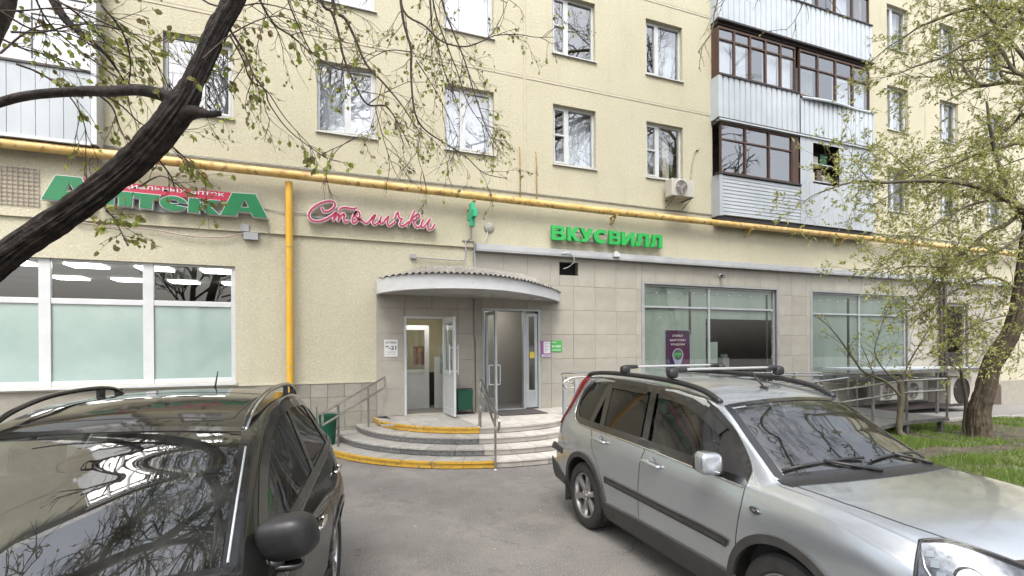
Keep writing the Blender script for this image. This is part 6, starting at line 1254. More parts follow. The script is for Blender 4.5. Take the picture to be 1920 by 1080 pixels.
for sg in (1, -1):
    f = lambda p, o_: bk.side(p[0], p[1], sg, o_)
    b = MB(); loop_strip(b, f, resample(win2 + [win2[0]], 90)[:-1], .06, .004); b.build('window_surround', M['trimblack'], BK, smooth=True, sharp=40)
    for A_, B_ in (([(.42, 1.55), (.52, 1.08)], [(.62, 1.54), (.93, 1.465), (1.27, 1.305), (1.58, 1.12), (1.60, 1.03)]), ([(-.19, 1.525), (-.26, 1.40), (-.22, 1.165)], [(.34, 1.55), (.43, 1.085)]), ([(-.24, 1.51), (-.38, 1.42), (-.53, 1.25), (-.54, 1.20)], [(-.22, 1.51), (-.30, 1.36), (-.28, 1.175)])):
        b = MB(); ruled(b, f, A_, B_, 14, 14, -.004); b.build('side_window', M['autoglass'], BK, smooth=True)
    for a_, c_ in (((.38, 1.56), (.475, 1.07)), ((-.21, 1.535), (-.25, 1.15))):
        b = MB(); ruled(b, f, [(a_[0] - .035, a_[1]), (c_[0] - .035, c_[1])], [(a_[0] + .035, a_[1]), (c_[0] + .035, c_[1])], 12, 2, .003, .004); b.build('pillar', M['trimblack'], BK, smooth=True, sharp=40)
    b = MB(); loop_strip(b, f, resample(catmull([(-.60, 1.20), (-.3, 1.145), (.3, 1.075), (1., 1.03), (1.75, .995)], 4), 60), .014, .006, closed=False); b.build('waist_seal', M['trimblack'], BK, smooth=True)
    for ax in (0, 2.63):
        b = MB(); arc = [(ax + .412 * math.cos(t), .35 + .412 * math.sin(t)) for t in np.linspace(R(-12), R(192), 44)]; loop_strip(b, f, arc, .05, .012, closed=False, th=.03); b.build('arch_lip', M['blackcar'], BK, smooth=True, sharp=40)
        b = MB(); b.grid([[(ax + .43 * math.cos(t), sg * yy, .35 + .43 * math.sin(t)) for t in np.linspace(R(-20), R(200), 24)] for yy in (.60, .97)]); b.grid([[(ax + q * .43 * math.cos(t), sg * .60, .35 + q * .43 * math.sin(t)) for t in np.linspace(R(-20), R(200), 24)] for q in (.02, 1)]); b.build('wheel_well', M['rubber'], BK)
        wheel(BK, ax, sg * .90, .345, .345, sg, M['alloy'], 5)
    for pts in ([(.50, 1.06), (.42, .95), (.40, .70), (.42, .40)], [(1.66, 1.0), (1.72, .85), (1.70, .60), (1.66, .40)], [(-.30, 1.15), (-.22, 1.0), (-.12, .90), (.2, .84), (.38, .62), (.42, .42)]): panel_seam(BK, bk, pts, sg)
    for hx, hzz in ((-.08, .985), (.87, .87)):
        b = MB(); blob(b, bk.side(hx, hzz, sg, .035), (.105, 0, -.008), (0, .014, 0), (0, 0, .017)); blob(b, bk.side(hx - .08, hzz + .004, sg, .016), (.02, 0, 0), (0, .02, 0), (0, 0, .015)); blob(b, bk.side(hx + .10, hzz - .004, sg, .016), (.02, 0, 0), (0, .02, 0), (0, 0, .015)); b.build('door_handle', M['chrome'], BK, smooth=True)
        b = MB(); blob(b, bk.side(hx, hzz, sg, -.002), (.075, 0, -.006), (0, .006, 0), (0, 0, .035), p=2); b.build('handle_recess', M['black'], BK, smooth=True)
    c = Vector((1.72, sg * 1.0, 1.10)); b = MB(); blob(b, c, (.10, sg * -.03, 0), (.03, sg * .12, .02), (.02, sg * -.02, .105), p=3.1); b.build('mirror', M['black'], BK, smooth=True)
    b = MB(); blob(b, c + Vector((-.07, 0, 0)), (.035, 0, 0), (0, .10, 0), (0, 0, .072), p=4); b.tube([(1.74, sg * .90, .99), (1.72, sg * .98, .98)], .035, 8); blob(b, (1.70, sg * .98, .965), (.06, 0, 0), (0, .09, 0), (0, 0, .022), p=3); b.build('mirror_foot', M['trimblack'], BK, smooth=True)
    # arched roof rail with bright outer face
    rp_ = [bk.top(x, sg * .63) + Vector((0, 0, zz)) for x, zz in ((1.12, -.005), (1.0, .035), (.82, .058), (.5, .066), (.1, .068), (-.15, .062), (-.32, .035), (-.40, .0))]
    b = MB(); b.tube(catmull(rp_, 5), .016, 10); b.build('roof_rail', M['trimblack'], BK, smooth=True); b = MB(); b.tube([p + Vector((0, sg * .012, .0)) for p in [Vector(q) for q in catmull(rp_, 5)]], .010, 8); b.build('rail_trim', M['chrome'], BK, smooth=True)
    for x in (-.02, -.27): b = MB(); p = bk.top(x, sg * .63); b.obox(p + Vector((0, 0, .03)), (1, 0, 0), (0, 1, 0), (0, 0, 1), .035, .012, .035); b.build('rail_foot', M['black'], BK)
    b = MB(); ruled(b, f, [(-.62, 1.16), (-.80, 1.05)], [(-.60, 1.02), (-.80, .90)], 10, 4, .01, .01); b.build('tail_light', M['taillight'], BK, smooth=True)
    b = MB(); ruled(b, f, [(.40, .40), (2.24, .40)], [(.42, .26), (2.22, .26)], 30, 3, .016, .016); b.build('sill_cladding', M['cladding'], BK, smooth=True, sharp=40)
fk = lambda p, o_: bk.topn(p[0], p[1], o_)
b = MB(); ruled(b, fk, [(1.12, -.655), (1.12, 0), (1.12, .655)], [(2.15, -.82), (2.15, 0), (2.15, .82)], 65, 44, -.004); b.build('windscreen', M['screen'], BK, smooth=True)
b = MB(); loop_strip(b, fk, resample([(1.125, -.65), (1.125, .65), (2.14, .82), (2.14, -.82), (1.125, -.65)], 110)[:-1], .05, .002); b.build('windscreen_seal', M['trimblack'], BK, smooth=True, sharp=40)
b = MB(); loop_strip(b, fk, resample([(.98, -.54), (.98, .54), (.25, .54), (.25, -.54), (.98, -.54)], 100)[:-1], .012, .0015, th=.001); b.build('sunroof_seal', M['rubber'], BK, smooth=True)
for sg in (1, -1): b = MB(); b.tube([fk((x, sg * y), .006) for x, y in ((1.3, .685), (1.7, .745), (2.1, .805))], .006, 6); b.build('windscreen_edge', M['alu'], BK, smooth=True)
b = MB(); ruled(b, fk, [(2.15, -.80), (2.15, 0), (2.15, .80)], [(2.27, -.78), (2.27, 0), (2.27, .78)], 31, 3, .006, .01); b.build('cowl', M['black'], BK, smooth=True, sharp=40)
b = MB(); c = bk.top(-.40, 0); blob(b, c + Vector((0, 0, .006)), (.045, 0, 0), (0, .02, 0), (0, 0, .016)); b.tube([c + Vector((0, 0, .01)), c + Vector((-.08, 0, .16))], [.009, .004], 8); b.build('aerial', M['black'], BK, smooth=True)
interior(BK, -.5, 1.95, .35, .78, .38)
# ================================================================ TREES
class Tubes:
    def __init__(s, k): s.k = k; s.V = []; s.F = []; s.n = 0
    def add(s, P, r0, r1):
        P = np.asarray(P, float); n = len(P); k = s.k; r = np.linspace(r0, r1, n) if not hasattr(r0, '__len__') else np.asarray(r0)
        T = np.gradient(P, axis=0); T /= np.linalg.norm(T, axis=1)[:, None] + 1e-9; ref = np.array([.31, .87, .38]); A = np.cross(T, ref); A /= np.linalg.norm(A, axis=1)[:, None] + 1e-9; B = np.cross(T, A)
        a = np.arange(k) * 2 * np.pi / k; V = P[:, None, :] + r[:, None, None] * (np.cos(a)[None, :, None] * A[:, None, :] + np.sin(a)[None, :, None] * B[:, None, :])
        i = np.arange(n - 1)[:, None] * k; j = np.arange(k)[None, :]; j2 = (j + 1) % k
        s.F.append((np.stack([i + j, i + j2, i + k + j2, i + k + j], -1) + s.n).reshape(-1, 4)); s.V.append(V.reshape(-1, 3)); s.n += n * k
    def mesh(s, name, m): return arrmesh(name, np.concatenate(s.V), np.concatenate(s.F), m)
class Leaves:
    def __init__(s): s.P = []; s.D = []; s.S = []
    def add(s, p, d, size): s.P.append(p); s.D.append(d); s.S.append(size)
    def mesh(s, name, m, droop=.6, wid=.42):
        P = np.array(s.P); D = np.array(s.D); S = np.array(s.S)[:, None]; n = len(P); D = D + rng.normal(0, .55, D.shape); D[:, 2] -= droop; D /= np.linalg.norm(D, axis=1)[:, None]
        N = rng.normal(0, 1, D.shape); W_ = np.cross(D, N); W_ /= np.linalg.norm(W_, axis=1)[:, None] + 1e-9; N = np.cross(W_, D)
        w = S * wid; V = np.stack([P, P + D * S * .30 + W_ * w + N * S * .10, P + D * S * .72 + W_ * w * .75 + N * S * .08, P + D * S * 1.02 - N * S * .05, P + D * S * .72 - W_ * w * .75 + N * S * .08, P + D * S * .30 - W_ * w + N * S * .10], 1)
        b_ = np.arange(n)[:, None] * 6; F = np.concatenate([b_ + np.array([[0, 1, 2, 3]]), b_ + np.array([[0, 3, 4, 5]])]); return arrmesh(name, V.reshape(-1, 3), F, m, False)
def unit(v): v = np.asarray(v, float); return v / (np.linalg.norm(v) + 1e-9)
def grow(tb, lv, p, d, L, r, level, c):
    """c: dict(nch, ang, grav, wob, leaf, lsz, ratio)"""
    n = 5 if level else 4; P = [np.asarray(p, float)]; d = unit(d); st = L / n
    for i in range(n): d = unit(d + rng.normal(0, c['wob'], 3) + np.array([0, 0, c['grav']])); P.append(P[-1] + d * st)
    tb.add(P, r, r * .45)
    P = np.array(P)
    if level == 0:
        for k in range(c['leaf']):
            if rng.random() < c.get('lp', 1): t = rng.uniform(.25, 1) * n; i = min(n - 1, int(t)); q = P[i] + (P[i + 1] - P[i]) * (t - i); lv.add(q, unit(P[i + 1] - P[i]) + rng.normal(0, .4, 3), c['lsz'] * rng.uniform(.5, 1.25))
        return
    for k in range(c['nch'] + int(rng.integers(0, 2))):
        t = rng.uniform(.2, .98) * n; i = min(n - 1, int(t)); q = P[i] + (P[i + 1] - P[i]) * (t - i); ax = unit(P[i + 1] - P[i]); s_ = unit(np.cross(ax, rng.normal(0, 1, 3))); a = c['ang'] * rng.uniform(.6, 1.4)
        grow(tb, lv, q, ax * math.cos(a) + s_ * math.sin(a), L * c['ratio'] * rng.uniform(.6, 1.15), r * .55, level - 1, c)
def dress(tb, lv, P, L, r, per_m, level, c, t0=.05, side=None):
    """side shoots along polyline P"""
    P = np.asarray(P, float); seg = np.linalg.norm(np.diff(P, axis=0), axis=1); tot = seg.sum(); n = int(tot * per_m); cum = np.concatenate([[0], np.cumsum(seg)])
    for k in range(n):
        s_ = tot * rng.uniform(t0, 1); i = min(len(seg) - 1, int(np.searchsorted(cum, s_, 'right')) - 1); q = P[i] + (P[i + 1] - P[i]) * ((s_ - cum[i]) / (seg[i] + 1e-9)); ax = unit(P[i + 1] - P[i]); sd = unit(np.cross(ax, rng.normal(0, 1, 3)))
        if side is not None: sd = unit(sd + np.array(side))
        a = c['ang'] * rng.uniform(.6, 1.4); grow(tb, lv, q, ax * math.cos(a) + sd * math.sin(a), L * rng.uniform(.5, 1.2), r, level, c)
def pxline(pts, d0, d1, wob=.0):
    n = len(pts); out = [at(x, y, d0 + (d1 - d0) * i / (n - 1)) for i, (x, y) in enumerate(pts)]; return [np.array(p) for p in catmull([tuple(p) for p in out], 4)]
def bark_tube(name, P, rad, parent, m, rough=.12, n=26, step=.05, seed=0):
    """limb with ridged bark relief"""
    P = [np.array(p) for p in catmull([tuple(p) for p in P], 16 if n > 40 else 10)]; step = step * 10 / 16 if n > 40 else step; R_ = np.interp(np.linspace(0, 1, len(P)), np.linspace(0, 1, len(rad)), rad) * (.80 if n > 40 else 1)
    b = MB(); b.tube(P, list(R_), n, cap=True); V = b.v; c = len(P)
    out = []
    for i, p in enumerate(P):
        for k in range(n):
            v = Vector(V[i * n + k]); q = v - Vector(p); a = k / n * 2 * math.pi; L = i * step
            rid = abs(noise.noise((math.cos(a) * 3.4, math.sin(a) * 3.4, L * .9 + seed))) + .6 * abs(noise.noise((math.cos(a) * 9, math.sin(a) * 9, L * 2.2 + seed))) + (.35 * abs(noise.noise((math.cos(a) * 19, math.sin(a) * 19, L * 6 + seed))) if n > 40 else 0); big = noise.noise((math.cos(a) * .9, math.sin(a) * .9, L * 1.1 + seed + 7))
            out.append(tuple(Vector(p) + q * (1 - rough * .5 + rough * 1.5 * rid + .16 * big)))
    b.v = out + V[len(P) * n:]; return b.build(name, m, parent, smooth=True)

# ---- leaning tree over the black car
TL = empty('leaning_tree', tuple(at(-700, 980, 3.4)[:2]) + (0,), label='dark wet tree trunk leaning across the upper left with hanging twigs and young leaves', cat='tree')
tl0 = Vector(TL.location); rt = lambda o: relc(o, tuple(tl0))
base = Vector((tl0.x, tl0.y, -.1))
tr = [base, base + Vector((.15, .05, .55))] + [at(x, y, d) for x, y, d in ((-330, 750, 3.45), (-150, 606, 3.5), (0, 489, 3.55), (95, 420, 3.6), (187, 356, 3.65), (262, 292, 3.68), (330, 210, 3.72), (366, 148, 3.78), (408, 58, 3.85), (440, -8, 3.9), (500, -190, 4.0), (560, -420, 4.2), (640, -760, 4.5))]
rt(bark_tube('trunk', tr, [.21, .19, .15, .125, .102, .099, .099, .106, .106, .079, .077, .078, .07, .055, .04], TL, M['bark'], .36, 96))
rt(bark_tube('limb', [at(x, y, d) for x, y, d in ((345, 200, 3.72), (318, 182, 3.74), (262, 169, 3.75), (205, 172, 3.78), (150, 171, 3.8), (60, 178, 3.8), (0, 192, 3.8), (-90, 225, 3.7), (-220, 250, 3.6))], [.06, .048, .040, .036, .034, .032, .032, .028, .02], TL, M['bark'], .12, 16, seed=3))
rt(bark_tube('limb', [at(x, y, d) for x, y, d in ((340, 215, 3.72), (368, 210, 3.7), (392, 214, 3.66), (412, 213, 3.64))], [.06, .045, .026, .020], TL, M['bark'], .15, 14, seed=5))
rt(bark_tube('limb', [at(x, y, d) for x, y, d in ((-320, 650, 3.5), (-200, 400, 4.0), (-80, 190, 4.3), (-35, 95, 4.4), (-8, 30, 4.5), (8, -30, 4.6), (40, -300, 4.8))], [.13, .12, .105, .10, .105, .10, .06], TL, M['bark'], .15, 22, seed=9))
rt(bark_tube('limb', [at(x, y, d) for x, y, d in ((60, -120, 4.5), (95, -15, 4.4), (118, 30, 4.4), (142, 55, 4.4), (175, 80, 4.45), (205, 110, 4.5), (232, 150, 4.6))], [.05, .04, .034, .028, .018, .012, .006], TL, M['bark'], .1, 10, seed=11))
rt(bark_tube('limb', [at(x, y, d) for x, y, d in ((455, -60, 3.9), (560, -140, 4.5), (720, -170, 5.1), (900, -160, 5.6), (1100, -150, 6.2), (1300, -170, 6.8))], [.08, .07, .06, .05, .04, .025], TL, M['bark'], .1, 12, seed=12))
mid = Tubes(5); tw = Tubes(3); lf = Leaves()
z3 = lambda P: [(440 + x / 3.0855, y / 3.0855) for x, y in P]
BR = [([(430, -420), (500, 0), (560, 70), (600, 190), (630, 330), (700, 500), (770, 605), (860, 610), (900, 640), (960, 740), (1020, 860)], 4.9, 5.3, .021, .005),
      ([(520, -460), (570, 20), (640, 110), (700, 230), (760, 370), (860, 480), (960, 600), (1040, 720), (1085, 795)], 5.0, 5.3, .024, .005),
      ([(900, -500), (960, 0), (980, 140), (1020, 290), (1020, 440), (1040, 640), (1090, 740), (1200, 820), (1330, 900), (1440, 1000), (1570, 1032)], 5.4, 5.9, .022, .004),
      ([(940, -200), (975, 60), (1100, 150), (1200, 240), (1330, 270), (1440, 235), (1510, 205), (1640, 200), (1740, 215), (1850, 215)], 5.5, 5.9, .016, .003),
      ([(1080, -480), (1130, 0), (1140, 150), (1170, 250), (1215, 420), (1260, 520), (1300, 650)], 5.8, 6.0, .017, .004),
      ([(1120, -480), (1200, 0), (1250, 150), (1330, 350), (1380, 520), (1440, 700), (1500, 860)], 5.8, 6.1, .019, .004),
      ([(1100, -470), (1150, 20), (1220, 240), (1290, 420), (1350, 600), (1460, 760), (1560, 900)], 5.9, 6.1, .015, .003),
      ([(60, -200), (150, 10), (230, 140), (330, 210), (450, 310), (600, 400), (800, 420)], 4.2, 4.6, .014, .004),
      ([(-60, 120), (0, 215), (60, 310), (110, 430), (180, 530), (200, 600), (300, 740), (420, 840), (540, 920)], 3.9, 4.2, .013, .003),
      ([(770, 605), (860, 540), (1010, 470)], 5.1, 5.3, .008, .003), ([(810, 610), (860, 800), (930, 1000), (1000, 1070)], 5.1, 5.3, .007, .002), ([(1020, 300), (900, 290), (800, 330), (740, 380)], 5.5, 5.3, .008, .003), ([(1050, 350), (1160, 520), (1240, 680), (1290, 800), (1300, 930)], 5.6, 5.7, .009, .002), ([(1080, 740), (1060, 900), (1100, 1040), (1110, 1200)], 5.6, 5.7, .006, .002),
      ([(1440, 235), (1500, 180), (1560, 60), (1600, -60)], 5.8, 6., .009, .003), ([(200, -300), (330, 60), (420, 260), (470, 330)], 4.6, 4.7, .012, .004), ([(-300, -100), (-150, 20), (0, 40), (150, 20), (330, 60), (450, 110)], 4.0, 4.4, .011, .003), ([(700, 790), (600, 860), (540, 950), (520, 990)], 5.2, 5.2, .006, .003)]
cL = dict(nch=3, ang=.75, grav=-.10, wob=.16, leaf=2, lsz=.042, ratio=.55, lp=.5)
for P, d0, d1, r0, r1 in BR:
    L = pxline(z3(P), d0, d1); mid.add(L, r0 * .8, r1); dress(tw, lf, L, .50, .0048, 5.0, 2 if len(P) > 6 else 1, cL, t0=.2)
# twigs over the left balcony: many fine shoots running down to the right
cT = dict(nch=4, ang=.5, grav=-.05, wob=.12, leaf=3, lsz=.052, ratio=.6, lp=.8)
for P in ([(60, -20), (90, 40), (150, 95), (230, 150), (310, 185)], [(0, 20), (60, 55), (120, 60), (180, 90), (240, 140)], [(20, 60), (80, 60), (160, 45), (240, 60), (290, 80), (330, 60)], [(100, 0), (190, 40), (260, 75), (300, 130), (320, 170)], [(30, 120), (80, 140), (130, 180), (160, 240), (158, 330)], [(190, 10), (230, 60), (245, 120), (240, 190), (265, 250)], [(180, 175), (210, 200), (225, 240), (240, 268)], [(195, 178), (230, 200), (270, 235), (330, 250)], [(0, 100), (50, 60), (100, 45), (170, 60)], [(300, 255), (340, 290), (370, 320), (400, 350)], [(290, 290), (320, 330), (330, 360)],
          [(90, -10), (150, 30), (210, 90), (250, 110)], [(-20, 60), (40, 90), (110, 110), (190, 150)], [(-30, 20), (40, 20), (120, 15), (200, 30)]):
    L = pxline(P, 4.0, 4.5); mid.add(L, .009, .003); dress(tw, lf, L, .42, .004, 7, 1, cT)
for P in ([(380, 110), (440, 60), (520, 30), (600, 60)], [(430, 65), (455, 110), (470, 150), (500, 170), (530, 215), (560, 250), (600, 290), (640, 305)], [(345, 175), (365, 150), (400, 135), (440, 100)], [(240, 460), (210, 400)], [(262, 350), (300, 330), (330, 345), (360, 372)], [(200, 395), (215, 410), (240, 430)]):
    L = pxline(P, 3.7, 4.3); mid.add(L, .007, .002); dress(tw, lf, L, .30, .0035, 6, 1, cT)
# little sprigs on the trunk
for k in range(10): q = at(330 + rng.uniform(-30, 90), 190 - rng.uniform(-30, 190), 3.68); grow(tw, lf, np.array(q), (rng.normal(), rng.normal(), 1), .10, .003, 0, dict(cT, leaf=5, lsz=.05))
# crown above the picture, seen in the cars' glass
cC = dict(nch=4, ang=.6, grav=.03, wob=.12, leaf=2, lsz=.05, ratio=.62, lp=.6)
for p_, d_ in ((tr[-1], (.5, .2, 1)), (tr[-2], (.9, .8, .8)), (tr[-2], (-.9, .3, .9)), (tr[-3], (-.3, -.9, .8)), (tr[-1], (-.5, .6, 1)), (tr[-3], (.8, -.6, .7)), (at(40, -300, 4.8), (-.2, .6, 1)), (at(40, -300, 4.8), (.6, .8, .9))):
    grow(mid, lf, np.array(p_), d_, 2.9, .05, 3, cC)
# limbs arching over the black car
for A_ in ([(-2.9, -7.6, 4.6), (-2.2, -8.2, 5.6), (-1.2, -8.6, 6.4), (0.2, -8.8, 6.9), (1.6, -9.0, 7.1)], [(-2.7, -7.4, 4.8), (-2.3, -6.9, 6.0), (-1.4, -6.4, 7.2), (-.4, -6.2, 8.4), (.4, -6.4, 9.6)], [(-3.1, -7.6, 4.4), (-3.4, -8.6, 5.6), (-3.0, -9.8, 6.8), (-2.0, -10.8, 7.8)], [(-2.8, -7.5, 4.7), (-3.4, -7.0, 6.2), (-3.2, -6.8, 8.0), (-2.2, -7.4, 9.8)], [(-1.2, -8.6, 6.4), (-.8, -9.6, 7.4), (.2, -10.6, 8.2)], [(-2.2, -7.0, 6.6), (-2.6, -5.6, 8.2), (-2.2, -4.4, 9.6)], [(-1.4, -6.4, 7.2), (-.2, -5.2, 8.6), (1.2, -4.6, 9.8)]):
    L = [np.array(q) for q in catmull(A_, 5)]; mid.add(L, .11, .03); dress(mid, lf, L, 1.5, .020, 6.5, 2, dict(cC, nch=5), t0=.05)
rt(tag(link('branches', mid.mesh('branches', M['twig']), TL), kind='stuff')); rt(tag(link('twigs', tw.mesh('twigs', M['twig']), TL), kind='stuff')); rt(tag(link('leaves', lf.mesh('leaves', M['leafL'], .9, .40), TL), kind='stuff'))

# ---- tree on the lawn at the right
bx, by = 13.1, -4.72
TR = empty('lawn_tree', (bx, by, gz(bx)), label='gnarled brown tree leaning right on the lawn with a fine green spring crown', cat='tree'); rr_ = lambda o: relc(o, (bx, by, gz(bx)))
tp = [Vector((bx, by, gz(bx) - .1)), Vector((bx + .01, by, gz(bx) + .12))] + [at(x, y, d) for x, y, d in ((1836, 770, 10.6), (1846, 735, 10.5), (1860, 685, 10.4), (1885, 640, 10.3), (1905, 597, 10.2), (1916, 545, 10.15), (1928, 470, 10.0), (1950, 340, 9.9), (1985, 180, 9.8), (2030, 0, 9.8), (2060, -200, 9.8))]
rr_(bark_tube('trunk', tp, [.32, .235, .205, .195, .185, .175, .17, .16, .15, .14, .12, .10, .07], TR, M['bark2'], .32, 72, seed=21))
q2 = lambda P: [(1500 + x / 4.5, y / 4.5) for x, y in P]; q3 = lambda P: [(1500 + x / 4.5, 230 + y / 4.5) for x, y in P]
RB = [(q2([(2200, 500), (1890, 120), (1700, 60), (1500, 60), (1300, 110), (1150, 170), (1000, 230), (900, 300), (740, 400), (600, 520)]), .05, .006), (q2([(2200, 600), (1890, 180), (1750, 210), (1600, 270), (1400, 360), (1200, 480), (1060, 530), (950, 570), (830, 620), (680, 660)]), .05, .006),
      (q2([(2150, 1400), (1980, 760), (1890, 640), (1820, 610), (1760, 530), (1700, 440), (1600, 330), (1560, 200)]), .06, .012), (q2([(1700, 440), (1560, 480), (1400, 510), (1250, 490), (1100, 440)]), .03, .006),
      (q3([(2080, 350), (1890, 180), (1700, 210), (1500, 260), (1300, 350), (1100, 430), (950, 500), (800, 590), (620, 690)]), .045, .006), (q3([(1985, 850), (1890, 730), (1700, 620), (1500, 540), (1300, 500), (1100, 490), (900, 495), (700, 505), (550, 490), (400, 510), (250, 560), (100, 620), (0, 700)]), .065, .005),
      (q3([(2080, 200), (1890, -60), (1800, 10), (1600, 180), (1400, 260), (1100, 340), (980, 470)]), .035, .005), (q3([(1950, 780), (1890, 740), (1750, 850), (1600, 920), (1450, 1040), (1330, 1130), (1150, 1320), (1000, 1500)]), .06, .008), (q3([(1890, 730), (1800, 670), (1650, 655), (1450, 690), (1250, 790), (1050, 920), (850, 1060), (700, 1200), (520, 1340)]), .035, .005),
      (q3([(980, 470), (900, 370), (800, 290), (700, 210), (620, 180)]), .018, .004), (q3([(900, 500), (800, 580), (740, 650), (600, 700)]), .014, .004), (q3([(560, 460), (500, 380), (440, 300), (430, 250)]), .012, .004), (q3([(1890, 300), (1750, 350), (1600, 430), (1450, 520), (1300, 640)]), .02, .005),
      ([(1925, 420), (1880, 330), (1860, 260), (1850, 190)], .05, .02), ([(1905, 540), (1860, 520), (1800, 540), (1740, 580), (1700, 620)], .03, .006), ([(1895, 590), (1850, 600), (1810, 620), (1770, 660)], .02, .005), ([(1905, 600), (1935, 640), (1960, 650)], .02, .01), ([(1925, 430), (1890, 460), (1840, 480), (1780, 500), (1700, 500), (1640, 520)], .035, .006), ([(1925, 420), (1890, 380), (1830, 350), (1760, 330), (1700, 330)], .03, .006), ([(1985, 180), (1930, 120), (1880, 60), (1820, 0), (1760, -40)], .045, .01)]
mid = Tubes(5); tw = Tubes(3); lf = Leaves()
cR = dict(nch=3, ang=.7, grav=.02, wob=.15, leaf=9, lsz=.046, ratio=.55, lp=.95)
for i, (P, r0, r1) in enumerate(RB):
    d0 = 9.95; d1 = 9.95 + (.9, -.8, .3, -.3, .6, -1.1, 1.0, .4, -.6, -.2, -.2, -.8, .5, 0, .3, 0, 0, -.4, .8, .2)[i % 20]
    L = pxline(P, d0, d1)
    if r0 >= .03: rr_(bark_tube('limb', L[::4] + [L[-1]] if (len(L) - 1) % 4 else L[::4], [r0, (r0 + r1) / 2, r1], TR, M['twig2'], .05, 8, seed=i))
    else: mid.add(L, r0 * .8, r1)
    dress(tw, lf, L, .80, .0046, 7.5, 2, cR, t0=.08)
# dense inner crown near the trunk
for k in range(120):
    q = at(rng.uniform(1740, 1960), rng.uniform(380, 660) if k % 3 else rng.uniform(-20, 380), rng.uniform(9.4, 10.8)); grow(tw, lf, np.array(q), rng.normal(0, 1, 3) + np.array([-.5, 0, .3]), .8, .006, 2, dict(cR, leaf=8, nch=4))
for k in range(16): q = at(rng.uniform(1690, 1860), rng.uniform(560, 700), rng.uniform(10, 11)); grow(tw, lf, np.array(q), rng.normal(0, 1, 3) + np.array([-.3, 0, .6]), .7, .006, 2, dict(cR, nch=3))
# rest of the crown, outside the picture
for p_, d_ in ((tp[-1], (.6, .2, 1)), (tp[-2], (.9, -.6, .8)), (tp[-3], (.9, .5, .6)), (tp[-1], (-.5, -.6, 1)), (tp[-4], (1, -.2, .5))): grow(mid, lf, np.array(p_), d_, 2.6, .07, 3, dict(cR, leaf=2, nch=4, ratio=.6))
for A_ in ([(14.6, -3.6, 10.6), (12, -4.6, 11.2), (9, -5.4, 10.8), (6.4, -6.2, 9.8), (4.4, -6.8, 9.2)], [(13, -4.4, 11.0), (10.5, -3.0, 11.6), (8, -2.6, 11.4), (5.5, -3.4, 10.8)], [(12, -4.8, 11), (9.5, -7.0, 10.6), (7.2, -8.6, 9.8), (5.4, -9.8, 9.0)], [(10.4, -5.0, 11), (8.2, -5.0, 9.9), (6.8, -4.6, 9.2)]):
    L = [np.array(q) for q in catmull(A_, 5)]; mid.add(L, .10, .02); dress(mid, lf, L, 1.6, .020, 5.0, 2, dict(cR, nch=4, leaf=3), t0=.05)
rr_(tag(link('branches', mid.mesh('branches', M['twig2']), TR), kind='stuff')); rr_(tag(link('twigs', tw.mesh('twigs', M['twig2']), TR), kind='stuff')); rr_(tag(link('leaves', lf.mesh('leaves', M['leafR'], .1, .26), TR), kind='stuff'))
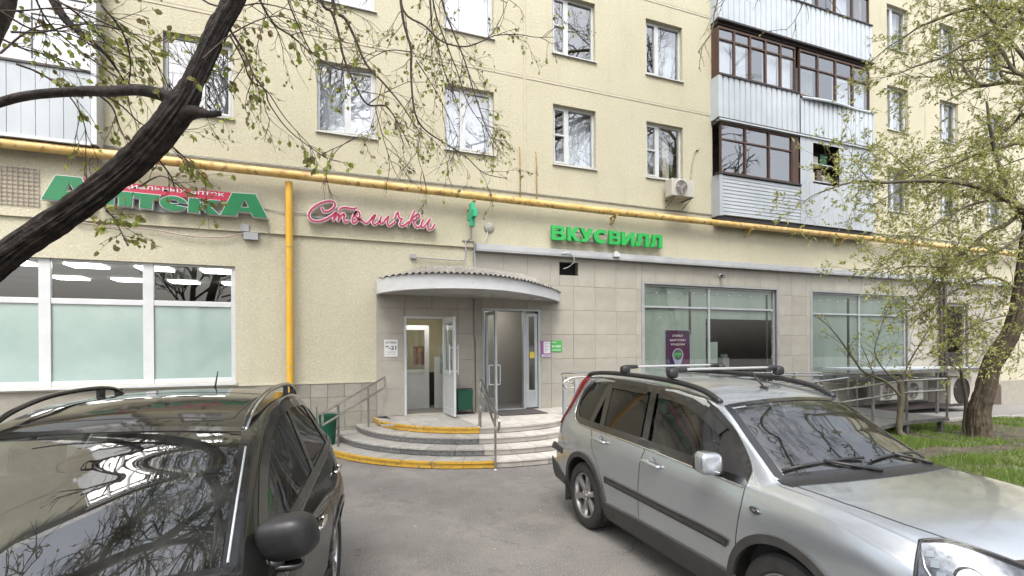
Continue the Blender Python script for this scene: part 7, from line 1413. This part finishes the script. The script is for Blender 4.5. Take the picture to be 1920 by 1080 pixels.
# ---- two saplings
def sapling(bp, lines, label, seed):
    t = empty('sapling', bp, label=label, cat='sapling'); q = lambda o: relc(o, bp); m_, w_, l_ = Tubes(7), Tubes(3), Leaves(); c = dict(cR, leaf=3, lsz=.05, nch=2)
    for j, (P, d0, d1, r0, r1) in enumerate(lines):
        L = pxline(P, d0, d1)
        if j == 0: L[0] = np.array([bp[0], bp[1], bp[2] - .1])
        m_.add(L, r0, r1)
        if j: dress(w_, l_, L, .5, .005, 6, 1, c, t0=.1)
    q(link('stem', m_.mesh('stem', M['twig2']), t)); q(tag(link('twigs', w_.mesh('twigs', M['twig2']), t), kind='stuff')); q(tag(link('leaves', l_.mesh('leaves', M['leafR'], .1, .3), t), kind='stuff'))
sapling((11.7, -3.98 - .25, gz(11.7)), [([(1685, 818), (1688, 775), (1692, 745), (1688, 715)], 10.7, 10.7, .065, .045), ([(1690, 745), (1660, 715), (1620, 698), (1604, 678), (1583, 648), (1567, 627), (1549, 607), (1528, 593)], 10.7, 10.3, .03, .006), ([(1688, 720), (1655, 690), (1640, 660), (1650, 620), (1660, 585)], 10.7, 10.6, .018, .004), ([(1690, 735), (1700, 690), (1725, 645), (1750, 600), (1765, 560)], 10.7, 10.8, .02, .004), ([(1640, 705), (1625, 670), (1612, 640)], 10.6, 10.5, .012, .004)], 'young sapling at the edge of the ramp with stems leaning left', 1)
sapling((13.55, -4.25, gz(13.5)), [([(1808, 800), (1812, 760), (1806, 720), (1802, 697)], 11.3, 11.2, .05, .03), ([(1802, 697), (1780, 684), (1765, 672)], 11.2, 11.1, .012, .004), ([(1802, 700), (1798, 660), (1812, 630), (1840, 600), (1850, 570)], 11.2, 11.3, .022, .005), ([(1803, 698), (1830, 680), (1850, 655)], 11.2, 11.2, .012, .004)], 'thin grey sapling just left of the big lawn tree trunk', 2)

# ---- bare trees across the yard behind the viewer; the windows and windscreens mirror them
mid = Tubes(5); tw = Tubes(3); lf = Leaves(); cB = dict(nch=4, ang=.62, grav=.05, wob=.10, leaf=1, lsz=.12, ratio=.62, lp=.5)
t0 = empty('courtyard_tree', (-7.5, -23, 0), label='tall thinly leaved courtyard tree mirrored in the windows, left of the viewer', cat='tree', group='courtyard trees mirrored in the glass')
mid.add([(0, 0, -.1), (.1, 0, 2), (0, .1, 4), (.2, .1, 7), (.1, 0, 10)], .24, .09)
for k in range(15): z = rng.uniform(2.6, 9.8); a = k * 2.4; grow(mid if k % 2 else mid, lf, (0.1, 0, z), (math.cos(a), math.sin(a), .75), 3.6 * (1 - (z - 2) / 18), .07, 3, cB)
link('trunk', mid.mesh('trunk', M['bark']), t0); tag(link('leaves', lf.mesh('leaves', M['leafR'], .1, .35), t0), kind='stuff')
kids_of()
for i, (x, y, s_, lab) in enumerate(((1.5, -21, 1.05, 'tall thinly leaved courtyard tree mirrored in the windows, straight behind the viewer'), (9.5, -24, .95, 'tall thinly leaved courtyard tree mirrored in the windows, right of the viewer'), (18, -22, 1.1, 'tall thinly leaved courtyard tree mirrored in the windows, far right of the viewer'))):
    c = copy_tree(t0); c.location = (x, y, 0); c.rotation_euler = (0, 0, 1.3 * i + 1); c.scale = (s_,) * 3; c['label'] = lab
